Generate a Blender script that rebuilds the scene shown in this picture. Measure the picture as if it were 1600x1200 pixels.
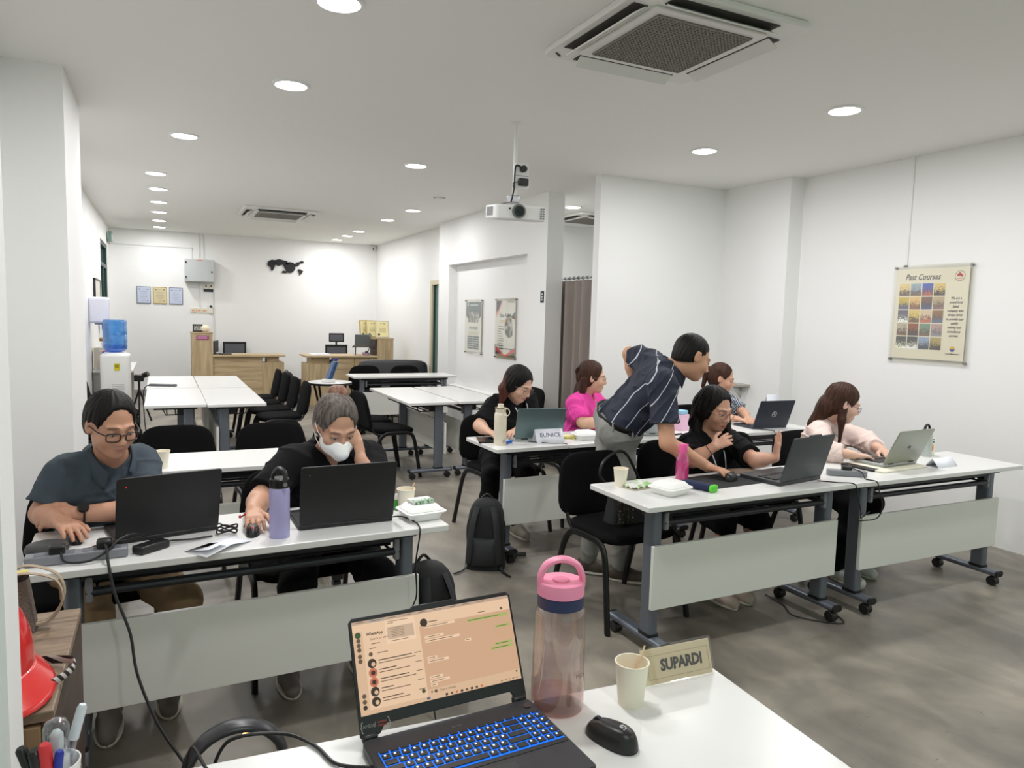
import bpy, bmesh, math, random
import numpy as np
from mathutils import Vector, Matrix, Euler
random.seed(7)
rng = np.random.default_rng(7)
for _o in list(bpy.data.objects):
    bpy.data.objects.remove(_o)
scene = bpy.context.scene
COL = scene.collection
PI = math.pi
R = math.radians

# ------------------------------------------------------------------ camera, world, exposure
CAM_H = 1.56
def _cam():
    yaw, pit, rol = R(26.021), R(5.356), R(-1.523)
    fwd = Vector((math.sin(yaw)*math.cos(pit), math.cos(yaw)*math.cos(pit), -math.sin(pit)))
    right = Vector((math.cos(yaw), -math.sin(yaw), 0))
    down = fwd.cross(right)
    r2 = math.cos(rol)*right + math.sin(rol)*down
    d2 = -math.sin(rol)*right + math.cos(rol)*down
    m = Matrix((r2, -d2, -fwd)).transposed().to_4x4()
    m.translation = Vector((0, 0, CAM_H))
    cd = bpy.data.cameras.new('camera'); co = bpy.data.objects.new('camera', cd)
    COL.objects.link(co); co.matrix_world = m
    cd.sensor_fit = 'HORIZONTAL'; cd.sensor_width = 36; cd.lens = 36*1122.96/1600
    cd.clip_start = 0.02; cd.clip_end = 200
    scene.camera = co
_cam()
w = bpy.data.worlds.new('world'); scene.world = w; w.use_nodes = True
w.node_tree.nodes['Background'].inputs[0].default_value = (0.88, 1.0, 0.93, 1)
w.node_tree.nodes['Background'].inputs[1].default_value = 1.3
scene.view_settings.view_transform = 'Standard'
scene.view_settings.look = 'None'
scene.view_settings.exposure = 0.32
scene.view_settings.gamma = 1.0
scene.view_settings.use_curve_mapping = False
scene.cycles.diffuse_bounces = 7
LAMP_W = 15.5          # one ceiling downlight

# ------------------------------------------------------------------ materials
def lin(c):
    out = []
    for v in c[:3]:
        v = v/255.0
        out.append(v/12.92 if v <= 0.04045 else ((v+0.055)/1.055)**2.4)
    return (out[0], out[1], out[2], 1.0)
MATS = {}
def M(name, col=(200,200,200), rough=0.5, metal=0.0, spec=0.5, bump=None, var=None, emit=None, stretch=None, coat=0.0, sheen=0.0):
    """principled material; bump=(scale,strength); var=(scale,(r,g,b) second colour,contrast)"""
    if name in MATS: return MATS[name]
    m = bpy.data.materials.new(name); m.use_nodes = True
    nt = m.node_tree; n = nt.nodes; L = nt.links
    b = n['Principled BSDF']
    b.inputs['Base Color'].default_value = lin(col)
    b.inputs['Roughness'].default_value = rough
    b.inputs['Metallic'].default_value = metal
    b.inputs['Specular IOR Level'].default_value = spec
    b.inputs['Coat Weight'].default_value = coat
    b.inputs['Sheen Weight'].default_value = sheen
    if emit:
        b.inputs['Emission Color'].default_value = lin(emit[0]); b.inputs['Emission Strength'].default_value = emit[1]
    vec = None
    if bump or var:
        tc = n.new('ShaderNodeTexCoord'); vec = tc.outputs['Object']
        if stretch:
            mp = n.new('ShaderNodeMapping'); mp.inputs['Scale'].default_value = stretch
            L.new(vec, mp.inputs['Vector']); vec = mp.outputs['Vector']
    if var:
        t = n.new('ShaderNodeTexNoise'); t.inputs['Scale'].default_value = var[0]; t.inputs['Detail'].default_value = 6
        L.new(vec, t.inputs['Vector'])
        cr = n.new('ShaderNodeValToRGB')
        c = var[2] if len(var) > 2 else 0.2
        cr.color_ramp.elements[0].position = 0.5-c; cr.color_ramp.elements[1].position = 0.5+c
        cr.color_ramp.elements[0].color = lin(col); cr.color_ramp.elements[1].color = lin(var[1])
        L.new(t.outputs['Fac'], cr.inputs['Fac']); L.new(cr.outputs['Color'], b.inputs['Base Color'])
    if bump:
        t = n.new('ShaderNodeTexNoise'); t.inputs['Scale'].default_value = bump[0]; t.inputs['Detail'].default_value = 4
        L.new(vec, t.inputs['Vector'])
        bp = n.new('ShaderNodeBump'); bp.inputs['Strength'].default_value = bump[1]; bp.inputs['Distance'].default_value = 0.01
        L.new(t.outputs['Fac'], bp.inputs['Height']); L.new(bp.outputs['Normal'], b.inputs['Normal'])
    MATS[name] = m
    return m
def thin(name, col=(253,253,251), gloss=0.08, rough=0.03, milk=None):
    """thin clear or tinted plastic / glass sheet"""
    if name in MATS: return MATS[name]
    m = bpy.data.materials.new(name); m.use_nodes = True
    nt = m.node_tree; n = nt.nodes; L = nt.links
    n.remove(n['Principled BSDF'])
    tr = n.new('ShaderNodeBsdfTransparent'); tr.inputs[0].default_value = lin(col)
    gl = n.new('ShaderNodeBsdfGlossy'); gl.inputs['Roughness'].default_value = rough; gl.inputs[0].default_value = (1,1,1,1)
    lw = n.new('ShaderNodeLayerWeight'); lw.inputs[0].default_value = 0.25
    mr = n.new('ShaderNodeMapRange'); mr.inputs['To Min'].default_value = gloss*0.4; mr.inputs['To Max'].default_value = min(1, gloss*6)
    L.new(lw.outputs['Facing'], mr.inputs['Value'])
    mx = n.new('ShaderNodeMixShader'); L.new(mr.outputs[0], mx.inputs[0]); L.new(gl.outputs[0], mx.inputs[2])
    if milk:
        df = n.new('ShaderNodeBsdfTranslucent'); df.inputs[0].default_value = lin(milk[0]); d2 = n.new('ShaderNodeBsdfDiffuse'); d2.inputs[0].default_value = lin(milk[0])
        ms = n.new('ShaderNodeMixShader'); ms.inputs[0].default_value = 0.5; L.new(df.outputs[0], ms.inputs[1]); L.new(d2.outputs[0], ms.inputs[2])
        m3 = n.new('ShaderNodeMixShader'); m3.inputs[0].default_value = milk[1]; L.new(tr.outputs[0], m3.inputs[1]); L.new(ms.outputs[0], m3.inputs[2]); L.new(m3.outputs[0], mx.inputs[1])
    else: L.new(tr.outputs[0], mx.inputs[1])
    L.new(mx.outputs[0], n['Material Output'].inputs[0])
    MATS[name] = m
    return m
def wood(name, c1, c2, scale=(1,1,1), freq=6.0, rough=0.45, axis='X'):
    if name in MATS: return MATS[name]
    m = bpy.data.materials.new(name); m.use_nodes = True
    nt = m.node_tree; n = nt.nodes; L = nt.links; b = n['Principled BSDF']
    tc = n.new('ShaderNodeTexCoord'); mp = n.new('ShaderNodeMapping'); mp.inputs['Scale'].default_value = scale
    L.new(tc.outputs['Object'], mp.inputs['Vector'])
    wv = n.new('ShaderNodeTexNoise'); wv.inputs['Scale'].default_value = freq; wv.inputs['Detail'].default_value = 8; wv.inputs['Distortion'].default_value = 0.6
    L.new(mp.outputs[0], wv.inputs['Vector'])
    cr = n.new('ShaderNodeValToRGB'); cr.color_ramp.elements[0].position = 0.35; cr.color_ramp.elements[1].position = 0.65
    cr.color_ramp.elements[0].color = lin(c1); cr.color_ramp.elements[1].color = lin(c2)
    L.new(wv.outputs['Fac'], cr.inputs['Fac']); L.new(cr.outputs[0], b.inputs['Base Color']); b.inputs['Roughness'].default_value = rough
    MATS[name] = m
    return m

# ------------------------------------------------------------------ mesh helpers
class MB:
    def __init__(s, mat=None): s.v = []; s.f = []; s.T = mat or Matrix.Identity(4)
    def add(s, vs, fs):
        o = len(s.v); s.v += [tuple(s.T @ Vector(p)) for p in vs]; s.f += [tuple(i+o for i in f) for f in fs]; return s
    def box(s, c, d, rot=None):
        x, y, z = d[0]/2, d[1]/2, d[2]/2
        vs = [Vector(p) for p in ((-x,-y,-z),(x,-y,-z),(x,y,-z),(-x,y,-z),(-x,-y,z),(x,-y,z),(x,y,z),(-x,y,z))]
        if rot is not None:
            q = Euler(rot).to_matrix(); vs = [q @ p for p in vs]
        c = Vector(c)
        return s.add([p+c for p in vs], [(0,3,2,1),(4,5,6,7),(0,1,5,4),(1,2,6,5),(2,3,7,6),(3,0,4,7)])
    def bb(s, a, b):
        return s.box([(a[i]+b[i])/2 for i in range(3)], [abs(b[i]-a[i]) for i in range(3)])
    def tube(s, path, r, seg=10, cap=True, sy=1.0):
        P = [Vector(p) for p in path]; n = len(P)
        rs = r if isinstance(r, (list, tuple)) else [r]*n
        t0 = (P[1]-P[0]).normalized()
        up = Vector((0,0,1)) if abs(t0.z) < 0.9 else Vector((0,1,0))
        u = t0.cross(up).normalized(); vs = []
        for i in range(n):
            t = (P[min(i+1,n-1)]-P[max(i-1,0)]).normalized()
            u = (u - t*u.dot(t)).normalized(); w2 = t.cross(u)
            for k in range(seg):
                a = 2*PI*k/seg
                vs.append(P[i] + (u*math.cos(a) + w2*math.sin(a)*sy)*rs[i])
        fs = []
        for i in range(n-1):
            for k in range(seg):
                fs.append((i*seg+k, i*seg+(k+1)%seg, (i+1)*seg+(k+1)%seg, (i+1)*seg+k))
        if cap:
            fs.append(tuple(range(seg))[::-1]); fs.append(tuple((n-1)*seg+k for k in range(seg)))
        return s.add(vs, fs)
    def cyl(s, a, b, r, seg=16, r2=None):
        return s.tube([a, b], [r, r if r2 is None else r2], seg)
    def lathe(s, prof, c=(0,0,0), seg=28, closed=False):
        """profile [(r,z)...] about the local z axis"""
        c = Vector(c); vs = []; fs = []; n = len(prof)
        for (r, z) in prof:
            for k in range(seg):
                a = 2*PI*k/seg; vs.append((c.x+r*math.cos(a), c.y+r*math.sin(a), c.z+z))
        for i in range(n-1):
            for k in range(seg):
                fs.append((i*seg+k, i*seg+(k+1)%seg, (i+1)*seg+(k+1)%seg, (i+1)*seg+k))
        if not closed:
            fs.append(tuple(range(seg))[::-1]); fs.append(tuple((n-1)*seg+k for k in range(seg)))
        return s.add(vs, fs)
    def prism(s, poly, d, off=0.0):
        """polygon in local xz-plane, extruded along y from off to off+d"""
        n = len(poly); vs = [(x, off, z) for x, z in poly] + [(x, off+d, z) for x, z in poly]
        fs = [tuple(range(n)), tuple(range(2*n-1, n-1, -1))]
        for i in range(n):
            j = (i+1) % n; fs.append((i, i+n, j+n, j))
        return s.add(vs, fs)
    def plate(s, poly, d, off=0.0):
        """polygon in local xy-plane, extruded along z from off to off+d"""
        n = len(poly); vs = [(x, y, off) for x, y in poly] + [(x, y, off+d) for x, y in poly]
        fs = [tuple(range(n-1, -1, -1)), tuple(range(n, 2*n))]
        for i in range(n):
            j = (i+1) % n; fs.append((i, j, j+n, i+n))
        return s.add(vs, fs)
    def sphere(s, c, r, seg=16, ring=10):
        if not isinstance(r, (list, tuple)): r = (r, r, r)
        vs = []; fs = []
        for i in range(ring+1):
            th = PI*i/ring
            for k in range(seg):
                a = 2*PI*k/seg
                vs.append((c[0]+r[0]*math.sin(th)*math.cos(a), c[1]+r[1]*math.sin(th)*math.sin(a), c[2]+r[2]*math.cos(th)))
        for i in range(ring):
            for k in range(seg):
                fs.append((i*seg+k, (i+1)*seg+k, (i+1)*seg+(k+1)%seg, i*seg+(k+1)%seg))
        return s.add(vs, fs)
    def grid(s, fn, nu, nv, closeu=False):
        vs = [fn(i/(nu if closeu else nu-1), j/(nv-1)) for i in range(nu) for j in range(nv)]
        fs = []
        for i in range(nu if closeu else nu-1):
            for j in range(nv-1):
                a = i*nv+j; b2 = ((i+1) % nu)*nv+j
                fs.append((a, b2, b2+1, a+1))
        return s.add(vs, fs)
    def build(s, name, mat, parent=None, bevel=0.0, smooth=True, ang=35, seg=2, solid=0.0, loc=None, rot=None):
        me = bpy.data.meshes.new(name); me.from_pydata(s.v, [], s.f)
        bm = bmesh.new(); bm.from_mesh(me); bmesh.ops.remove_doubles(bm, verts=bm.verts, dist=1e-6)
        bmesh.ops.recalc_face_normals(bm, faces=bm.faces); bm.to_mesh(me); bm.free()
        if smooth:
            me.polygons.foreach_set('use_smooth', [True]*len(me.polygons))
            me.set_sharp_from_angle(angle=R(ang))
        me.materials.append(mat); me.update()
        o = bpy.data.objects.new(name, me); COL.objects.link(o)
        if parent: o.parent = parent
        if loc: o.location = loc
        if rot: o.rotation_euler = rot
        if solid:
            md = o.modifiers.new('thick', 'SOLIDIFY'); md.thickness = solid; md.offset = 0
        if bevel:
            md = o.modifiers.new('bevel', 'BEVEL'); md.width = bevel; md.segments = seg; md.limit_method = 'ANGLE'; md.angle_limit = R(40)
        return o
def rrect(w2, h2, r, n=5):
    """rounded rectangle outline, half sizes"""
    out = []
    for (cx, cy, a0) in ((w2-r, h2-r, 0), (-w2+r, h2-r, 90), (-w2+r, -h2+r, 180), (w2-r, -h2+r, 270)):
        for i in range(n+1):
            a = R(a0+90*i/n); out.append((cx+r*math.cos(a), cy+r*math.sin(a)))
    return out
def tag(o, label=None, cat=None, group=None, kind=None):
    if label: o['label'] = label
    if cat: o['category'] = cat
    if group: o['group'] = group
    if kind: o['kind'] = kind
    return o
def thing(name, label, cat, loc=(0,0,0), rz=0.0, group=None):
    o = bpy.data.objects.new(name, None); COL.objects.link(o); o.empty_display_size = 0.05
    o.location = loc; o.rotation_euler = (0, 0, rz)
    return tag(o, label, cat, group)
def struct(o):
    o['kind'] = 'structure'; return o
def dup(root, loc, rz=0.0, label=None, group=None):
    r = root.copy(); COL.objects.link(r); r.location = loc; r.rotation_euler = (0, 0, rz)
    if label: r['label'] = label
    if group: r['group'] = group
    for ch in list(root.children):
        c = ch.copy(); COL.objects.link(c); c.parent = r
        for g in list(ch.children):
            d = g.copy(); COL.objects.link(d); d.parent = c
    return r
def text(s, size, mat, parent, mtx, ext=0.0004, align='CENTER', name='lettering', shear=0.0, sx=1.0, bold=0.0):
    """lettering as a thin mesh; text lies in local xy, reads along +x"""
    cu = bpy.data.curves.new('t', 'FONT'); cu.body = s; cu.size = size; cu.extrude = ext; cu.align_x = align; cu.align_y = 'CENTER'
    cu.shear = shear; cu.offset = bold; cu.resolution_u = 2
    to = bpy.data.objects.new('t', cu); COL.objects.link(to)
    dg = bpy.context.evaluated_depsgraph_get(); me = bpy.data.meshes.new_from_object(to.evaluated_get(dg))
    bpy.data.objects.remove(to); bpy.data.curves.remove(cu)
    me.name = name; me.transform(Matrix.Diagonal((sx, 1, 1, 1))); me.transform(mtx)
    me.materials.clear(); me.materials.append(mat)
    o = bpy.data.objects.new(name, me); COL.objects.link(o); o.parent = parent
    return o
def frame(o, x, y):
    """matrix with origin o, local x and y axes given (z = x cross y)"""
    x = Vector(x).normalized(); y = Vector(y); y = (y - x*y.dot(x)).normalized(); z = x.cross(y)
    m = Matrix((x, y, z)).transposed().to_4x4(); m.translation = Vector(o); return m
def bez(pts, n=8):
    """Catmull-Rom through points"""
    P = [Vector(p) for p in pts]; P = [P[0]*2-P[1]] + P + [P[-1]*2-P[-2]]
    out = []
    for i in range(1, len(P)-2):
        for k in range(n):
            t = k/n; a, b, c, d = P[i-1], P[i], P[i+1], P[i+2]
            out.append(0.5*((2*b)+(c-a)*t+(2*a-5*b+4*c-d)*t*t+(3*b-a-3*c+d)*t**3))
    out.append(P[-2]); return out

WHITE = M('white_wall_paint', (237,237,236), 0.65, bump=(60,0.04))
CEIL = M('ceiling_paint', (238,238,234), 0.8)
LAM = M('white_laminate', (222,222,220), 0.28, bump=(400,0.02))
LAMEDGE = M('laminate_panel', (222,223,217), 0.35)
GREY = M('grey_painted_steel', (112,118,128), 0.4, 0.5)
DKSTEEL = M('dark_steel', (48,50,54), 0.4, 0.5)
BLACK = M('black_plastic', (20,20,21), 0.4)
BLACKM = M('black_metal_tube', (16,16,17), 0.35, 0.3)
FABRIC = M('black_chair_fabric', (13,13,14), 0.95, spec=0.15, bump=(900,0.3))
CHROME = M('chrome', (200,200,205), 0.15, 1.0)
FOAM = M('white_foam', (240,240,238), 0.5)
PAPER = M('white_paper', (236,238,246), 0.7)
CUPM = M('paper_cup_cream', (238,230,212), 0.6)
GREYPL = M('grey_plastic', (128,130,136), 0.45)
OFFW = M('white_appliance_plastic', (232,232,230), 0.35)
CABLE = M('black_cable', (18,18,19), 0.5)
# ================================================================== the setting
CZ = 2.90
def slab(name, a, b, mat, bevel=0.0):
    return struct(MB().bb(a, b).build(name, mat, bevel=bevel, smooth=False))
def floor_mat():
    m = bpy.data.materials.new('polished_concrete'); m.use_nodes = True
    nt = m.node_tree; n = nt.nodes; L = nt.links; b = n['Principled BSDF']
    tc = n.new('ShaderNodeTexCoord')
    def noise(sc, det, dist=0.0, st=(1,1,1)):
        mp = n.new('ShaderNodeMapping'); mp.inputs['Scale'].default_value = st; L.new(tc.outputs['Object'], mp.inputs['Vector'])
        t = n.new('ShaderNodeTexNoise'); t.inputs['Scale'].default_value = sc; t.inputs['Detail'].default_value = det
        t.inputs['Distortion'].default_value = dist; L.new(mp.outputs[0], t.inputs['Vector']); return t
    def ramp(src, p0, c0, p1, c1):
        r = n.new('ShaderNodeValToRGB'); e = r.color_ramp.elements
        e[0].position = p0; e[0].color = lin(c0); e[1].position = p1; e[1].color = lin(c1); L.new(src, r.inputs['Fac']); return r
    n1 = noise(1.1, 8, 1.2); r1 = ramp(n1.outputs['Fac'], 0.33, (112,105,94), 0.67, (176,169,156))
    n2 = noise(4.5, 10, 0.8, (1, 0.6, 1)); r2 = ramp(n2.outputs['Fac'], 0.36, (140,135,127), 0.66, (214,209,199))
    mx = n.new('ShaderNodeMix'); mx.data_type = 'RGBA'; mx.blend_type = 'MULTIPLY'; mx.inputs['Factor'].default_value = 0.75
    L.new(r1.outputs[0], mx.inputs['A']); L.new(r2.outputs[0], mx.inputs['B'])
    n3 = noise(26, 6, 2.0); r3 = ramp(n3.outputs['Fac'], 0.24, (90,86,80), 0.31, (255,255,255))
    mx2 = n.new('ShaderNodeMix'); mx2.data_type = 'RGBA'; mx2.blend_type = 'MULTIPLY'; mx2.inputs['Factor'].default_value = 0.8
    L.new(mx.outputs['Result'], mx2.inputs['A']); L.new(r3.outputs[0], mx2.inputs['B'])
    br = n.new('ShaderNodeBrightContrast'); br.inputs['Bright'].default_value = 0.05; br.inputs['Contrast'].default_value = 0.0
    L.new(mx2.outputs['Result'], br.inputs[0]); L.new(br.outputs[0], b.inputs['Base Color'])
    rr = n.new('ShaderNodeMapRange'); rr.inputs['To Min'].default_value = 0.28; rr.inputs['To Max'].default_value = 0.52
    L.new(n2.outputs['Fac'], rr.inputs['Value']); L.new(rr.outputs[0], b.inputs['Roughness'])
    bp = n.new('ShaderNodeBump'); bp.inputs['Strength'].default_value = 0.05; L.new(n3.outputs['Fac'], bp.inputs['Height']); L.new(bp.outputs[0], b.inputs['Normal'])
    return m
slab('floor', (-0.8, -3.2, -0.1), (8.2, 14.4, 0), floor_mat())
slab('ceiling', (-1.0, -3.2, CZ), (8.2, 14.6, CZ+0.15), CEIL)
slab('wall_back', (-1.0, 14.26, 0), (4.2, 14.46, CZ), WHITE)
# left wall, with the far narrow window opening
slab('wall_left', (-1.0, -3.2, 0), (-0.80, 12.35, CZ), WHITE)
slab('wall_left_far', (-1.0, 13.86, 0), (-0.80, 14.26, CZ), WHITE)
slab('wall_left_lintel', (-1.0, 12.35, 2.56), (-0.80, 13.86, CZ), WHITE)
slab('wall_left_column', (-0.80, 4.90, 0), (-0.48, 5.80, CZ), WHITE)
slab('wall_left_pier', (-0.80, 1.40, 0), (-0.243, 1.52, CZ), WHITE)
slab('wall_right', (5.37, -3.2, 0), (5.57, 5.80, CZ), WHITE)
slab('wall_right_pillar', (5.20, 4.94, 0), (5.37, 5.80, CZ), WHITE)
slab('wall_partition', (3.70, 5.80, 0), (5.57, 5.90, CZ), WHITE)
# wall with the two posters: a shallow recessed niche between its ends
slab('wall_poster', (3.85, 7.33, 0), (3.93, 9.80, CZ), WHITE)
slab('wall_poster_near_end', (3.73, 6.87, 0), (3.93, 7.33, CZ), WHITE)
slab('wall_poster_far_end', (3.73, 9.80, 0), (3.93, 10.22, CZ), WHITE)
slab('wall_poster_header', (3.73, 7.33, 2.275), (3.85, 9.80, CZ), WHITE)
slab('wall_poster_sill', (3.73, 7.33, 0), (3.85, 9.80, 0.56), WHITE)
slab('wall_far_right', (3.88, 11.0, 0), (4.05, 14.26, CZ), WHITE)
slab('wall_far_right_lintel', (3.88, 10.22, 2.10), (4.05, 11.0, CZ), WHITE)
# the side room behind the curtain
slab('wall_side_room_back', (3.93, 8.95, 0), (6.45, 9.05, CZ), WHITE)
slab('wall_side_room_right', (6.35, 5.9, 0), (6.45, 8.95, CZ), WHITE)
slab('wall_front_lower', (-1.0, -3.4, 0), (5.57, -3.2, 0.30), WHITE)
slab('wall_front_upper', (-1.0, -3.4, 2.55), (5.57, -3.2, CZ), WHITE)
slab('wall_front_side', (3.6, -3.4, 0.3), (5.57, -3.2, 2.55), WHITE)
slab('baseboard_back', (-0.80, 14.24, 0), (3.88, 14.26, 0.10), M('grey_skirting', (150,150,148), 0.5))
# shopfront glazing behind the photographer
GREENFR = M('dark_green_aluminium', (38,66,62), 0.4, 0.2)
GLASS = thin('window_glass', (205,225,216), 0.10)
wf = bpy.data.objects.new('window_1', None); COL.objects.link(wf); struct(wf); wf.location = (1.3, -3.3, 0.3)
for i in range(5):
    MB().box((-2.3+i*1.15, 0, 1.12), (0.06, 0.08, 2.25)).build('mullion', GREENFR, wf)
MB().box((0, 0, 1.12), (4.6, 0.012, 2.25)).build('pane', GLASS, wf)
# far left window with dark green frame
wl = bpy.data.objects.new('window_2', None); COL.objects.link(wl); struct(wl); wl.location = (-0.86, 13.1, 0)
for (y0, y1, z0, z1) in ((-0.75,-0.69,0.2,2.56),(0.70,0.76,0.2,2.56),(-0.03,0.03,0.2,2.2),(-0.75,0.76,2.50,2.56),(-0.75,0.76,2.17,2.23),(-0.75,0.76,0.2,0.26),(-0.75,0.76,1.2,1.25)):
    MB().bb((-0.03, y0, z0), (0.05, y1, z1)).build('window_frame', GREENFR, wl)
MB().box((0, 0, 1.37), (0.01, 1.46, 2.3)).build('pane', M('dark_window_glass', (70,98,92), 0.1), wl)
slab('wall_left_under_window', (-1.0, 12.35, 0), (-0.80, 13.86, 0.2), WHITE)
# far right door (cream frame, green glass)
dr = bpy.data.objects.new('door_1', None); COL.objects.link(dr); struct(dr); dr.location = (3.93, 10.61, 0)
CREAM = M('cream_door_frame', (206,196,168), 0.5)
MB().bb((-0.06, 0.31, 0), (0.08, 0.39, 2.10)).build('door_frame', CREAM, dr)
MB().bb((-0.06, -0.39, 2.03), (0.08, 0.31, 2.10)).build('door_frame', CREAM, dr)
MB().bb((-0.01, -0.39, 0), (0.03, 0.31, 2.03)).build('door_leaf', M('green_tinted_door_glass', (96,124,118), 0.15), dr)
MB().bb((-0.03, 0.27, 0), (0.04, 0.31, 2.03)).build('door_stile', GREENFR, dr)
# curtain across the opening, on a chrome rod
cu = thing('curtain', 'long taupe grey curtain hanging across the opening beside the poster wall', 'curtain', (3.97, 6.45, 0))
CURT = M('taupe_curtain_fabric', (140,131,124), 0.85, bump=(500,0.3), sheen=0.2)
def curtf(u, v):
    y = -0.54 + 1.08*u; z = 0.03 + 1.93*v
    a = 0.045*(0.6+0.4*(1-v))
    x = a*math.sin(u*36 + 0.6*math.sin(u*9)) + 0.012*math.sin(u*19+v*1.5)
    return (x, y, z)
MB().grid(curtf, 160, 14).build('curtain_fabric', CURT, cu, solid=0.004, ang=180)
MB().cyl((0, -0.56, 1.985), (0, 0.58, 1.985), 0.011).build('curtain_rod', CHROME, cu)
for k in range(12):
    y = -0.5+k*0.092
    MB().tube([(0.016*math.cos(a), y, 1.985+0.016*math.sin(a)) for a in [2*PI*i/10 for i in range(11)]], 0.003, 5).build('curtain_ring', DKSTEEL, cu)

# ------------------------------------------------------------------ ceiling fittings
LEDM = M('lit_led_disc', (255,255,255), 0.5, emit=((255,252,246), 9.0))
RIM = M('white_lamp_rim', (235,235,235), 0.4)
def downlight(x, y, where, r=0.098):
    t = thing('ceiling_downlight', where, 'ceiling light', (x, y, CZ), 0, 'round recessed ceiling downlights')
    MB().lathe([(r-0.006,-0.004),(r-0.006,-0.012),(r+0.008,-0.010),(r+0.012,0.0)], seg=32, closed=True).build('rim', RIM, t)
    MB().lathe([(0.001,-0.006),(r-0.006,-0.006)], seg=32, closed=True).build('diffuser', LEDM, t)
    la = bpy.data.lights.new('downlight_lamp', 'AREA'); la.shape = 'DISK'; la.size = 2*r-0.02; la.energy = LAMP_W*(0.6 if y > 7.9 else 1.0); la.color = (1.0, 0.992, 0.995)
    la.spread = R(180)
    lo = bpy.data.objects.new('downlight_lamp', la); COL.objects.link(lo); lo.parent = t; lo.location = (0, 0, -0.016)
DL = [(0.715,3.27,'large bright round downlight cut off by the top edge of the photo'),(0.715,4.565,'bright round downlight left of the ceiling air conditioner, nearer the column'),
 (3.855,3.27,'bright round downlight right of the big air conditioner, nearest the right wall'),(3.855,4.565,'bright round downlight above the white partition wall'),
 (0.183,6.31,'single small downlight between the left column and the far row of lights'),(2.09,6.38,'single round downlight left of the projector pole'),
 (-0.03,8.21,'nearest downlight of the left row of six along the ceiling'),(-0.01,9.26,'second nearest downlight of the left ceiling row of six'),
 (-0.01,10.38,'third downlight of the left ceiling row of six'),(-0.01,11.45,'fourth downlight of the left ceiling row of six'),
 (-0.01,12.57,'fifth downlight of the left ceiling row of six'),(-0.01,13.55,'farthest downlight of the left ceiling row of six'),
 (2.95,9.11,'nearest downlight of the right ceiling row near the far corner'),(2.95,10.26,'second downlight of the right ceiling row near the far corner'),
 (2.95,11.97,'third downlight of the right ceiling row near the far corner'),(2.95,12.8,'fourth downlight of the right ceiling row near the far corner'),
 (2.95,13.6,'farthest downlight of the right ceiling row near the camera dome'),(4.49,7.65,'round downlight in the side room beyond the curtain'),
 (0.715,1.975,'round downlight over the front desk outside the photo'),(3.855,1.975,'round downlight over the bare floor outside the photo'),
 (0.715,-0.6,'round downlight behind the photographer on the left'),(3.855,-0.6,'round downlight behind the photographer on the right')]
for d in DL: downlight(*d)
GRILLE = M('grey_air_filter_grille', (140,136,129), 0.6)
ACW = M('air_conditioner_white', (226,226,222), 0.45)
DARK = M('dark_slot', (58,55,50), 0.7)
def cassette(x, y, label, s=0.94, rz=0.0, open_flaps=True):
    t = thing('air_conditioner', label, 'air conditioner', (x, y, CZ), rz, 'ceiling cassette air conditioners')
    h = s/2
    MB().plate(rrect(h, h, 0.05), 0.03, -0.03).build('panel', ACW, t, bevel=0.008)
    MB().plate(rrect(h*0.70, h*0.70, 0.02), 0.012, -0.042).build('intake_frame', ACW, t, bevel=0.004)
    g = MB()
    for i in range(26):
        p = -h*0.58 + h*1.16*i/25
        g.box((p, 0, -0.046), (0.006, h*1.16, 0.008)); g.box((0, p, -0.046), (h*1.16, 0.006, 0.008))
    gr = MB().box((0, 0, -0.0435), (h*1.18, h*1.18, 0.003)).build('intake_filter', M('dark_filter', (112,108,101), 0.8), t)
    tag(g.build('intake_grille', GRILLE, t), kind='stuff')
    for k in range(4):
        a = k*PI/2; q = Matrix.Rotation(a, 4, 'Z')
        MB(q).box((0, -h*0.83, -0.0315), (h*1.28, h*0.16, 0.004)).build('air_slot', DARK, t)
        tilt = 0.55 if open_flaps else 0.1
        MB(q @ Matrix.Translation((0, -h*0.825, -0.050)) @ Matrix.Rotation(tilt, 4, 'X')).box((0, 0, 0), (h*1.26, h*0.15, 0.006)).build('air_flap', ACW, t, bevel=0.002)
    MB().box((-h*0.86, h*0.86, -0.031), (0.05, 0.012, 0.004), (0,0,0.7)).build('indicator', DARK, t)
    return t
cassette(2.19, 2.88, 'large square ceiling air conditioner with open flaps above the right tables', 0.90)
cassette(1.47, 10.48, 'distant ceiling air conditioner above the back of the room', 0.98)
cassette(5.20, 8.35, 'partly hidden air conditioner in the side room ceiling beyond the curtain', 0.9)
sd = thing('ceiling_sensor', 'small round white sensor on the ceiling near the right far lights', 'sensor', (2.90, 7.97, CZ))
MB().lathe([(0.001,-0.03),(0.03,-0.03),(0.05,-0.018),(0.055,0)], seg=20, closed=True).build('dome', OFFW, sd)
MB().lathe([(0.056,-0.004),(0.068,-0.004),(0.07,0)], seg=20, closed=True).build('rim', GREYPL, sd)
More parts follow.
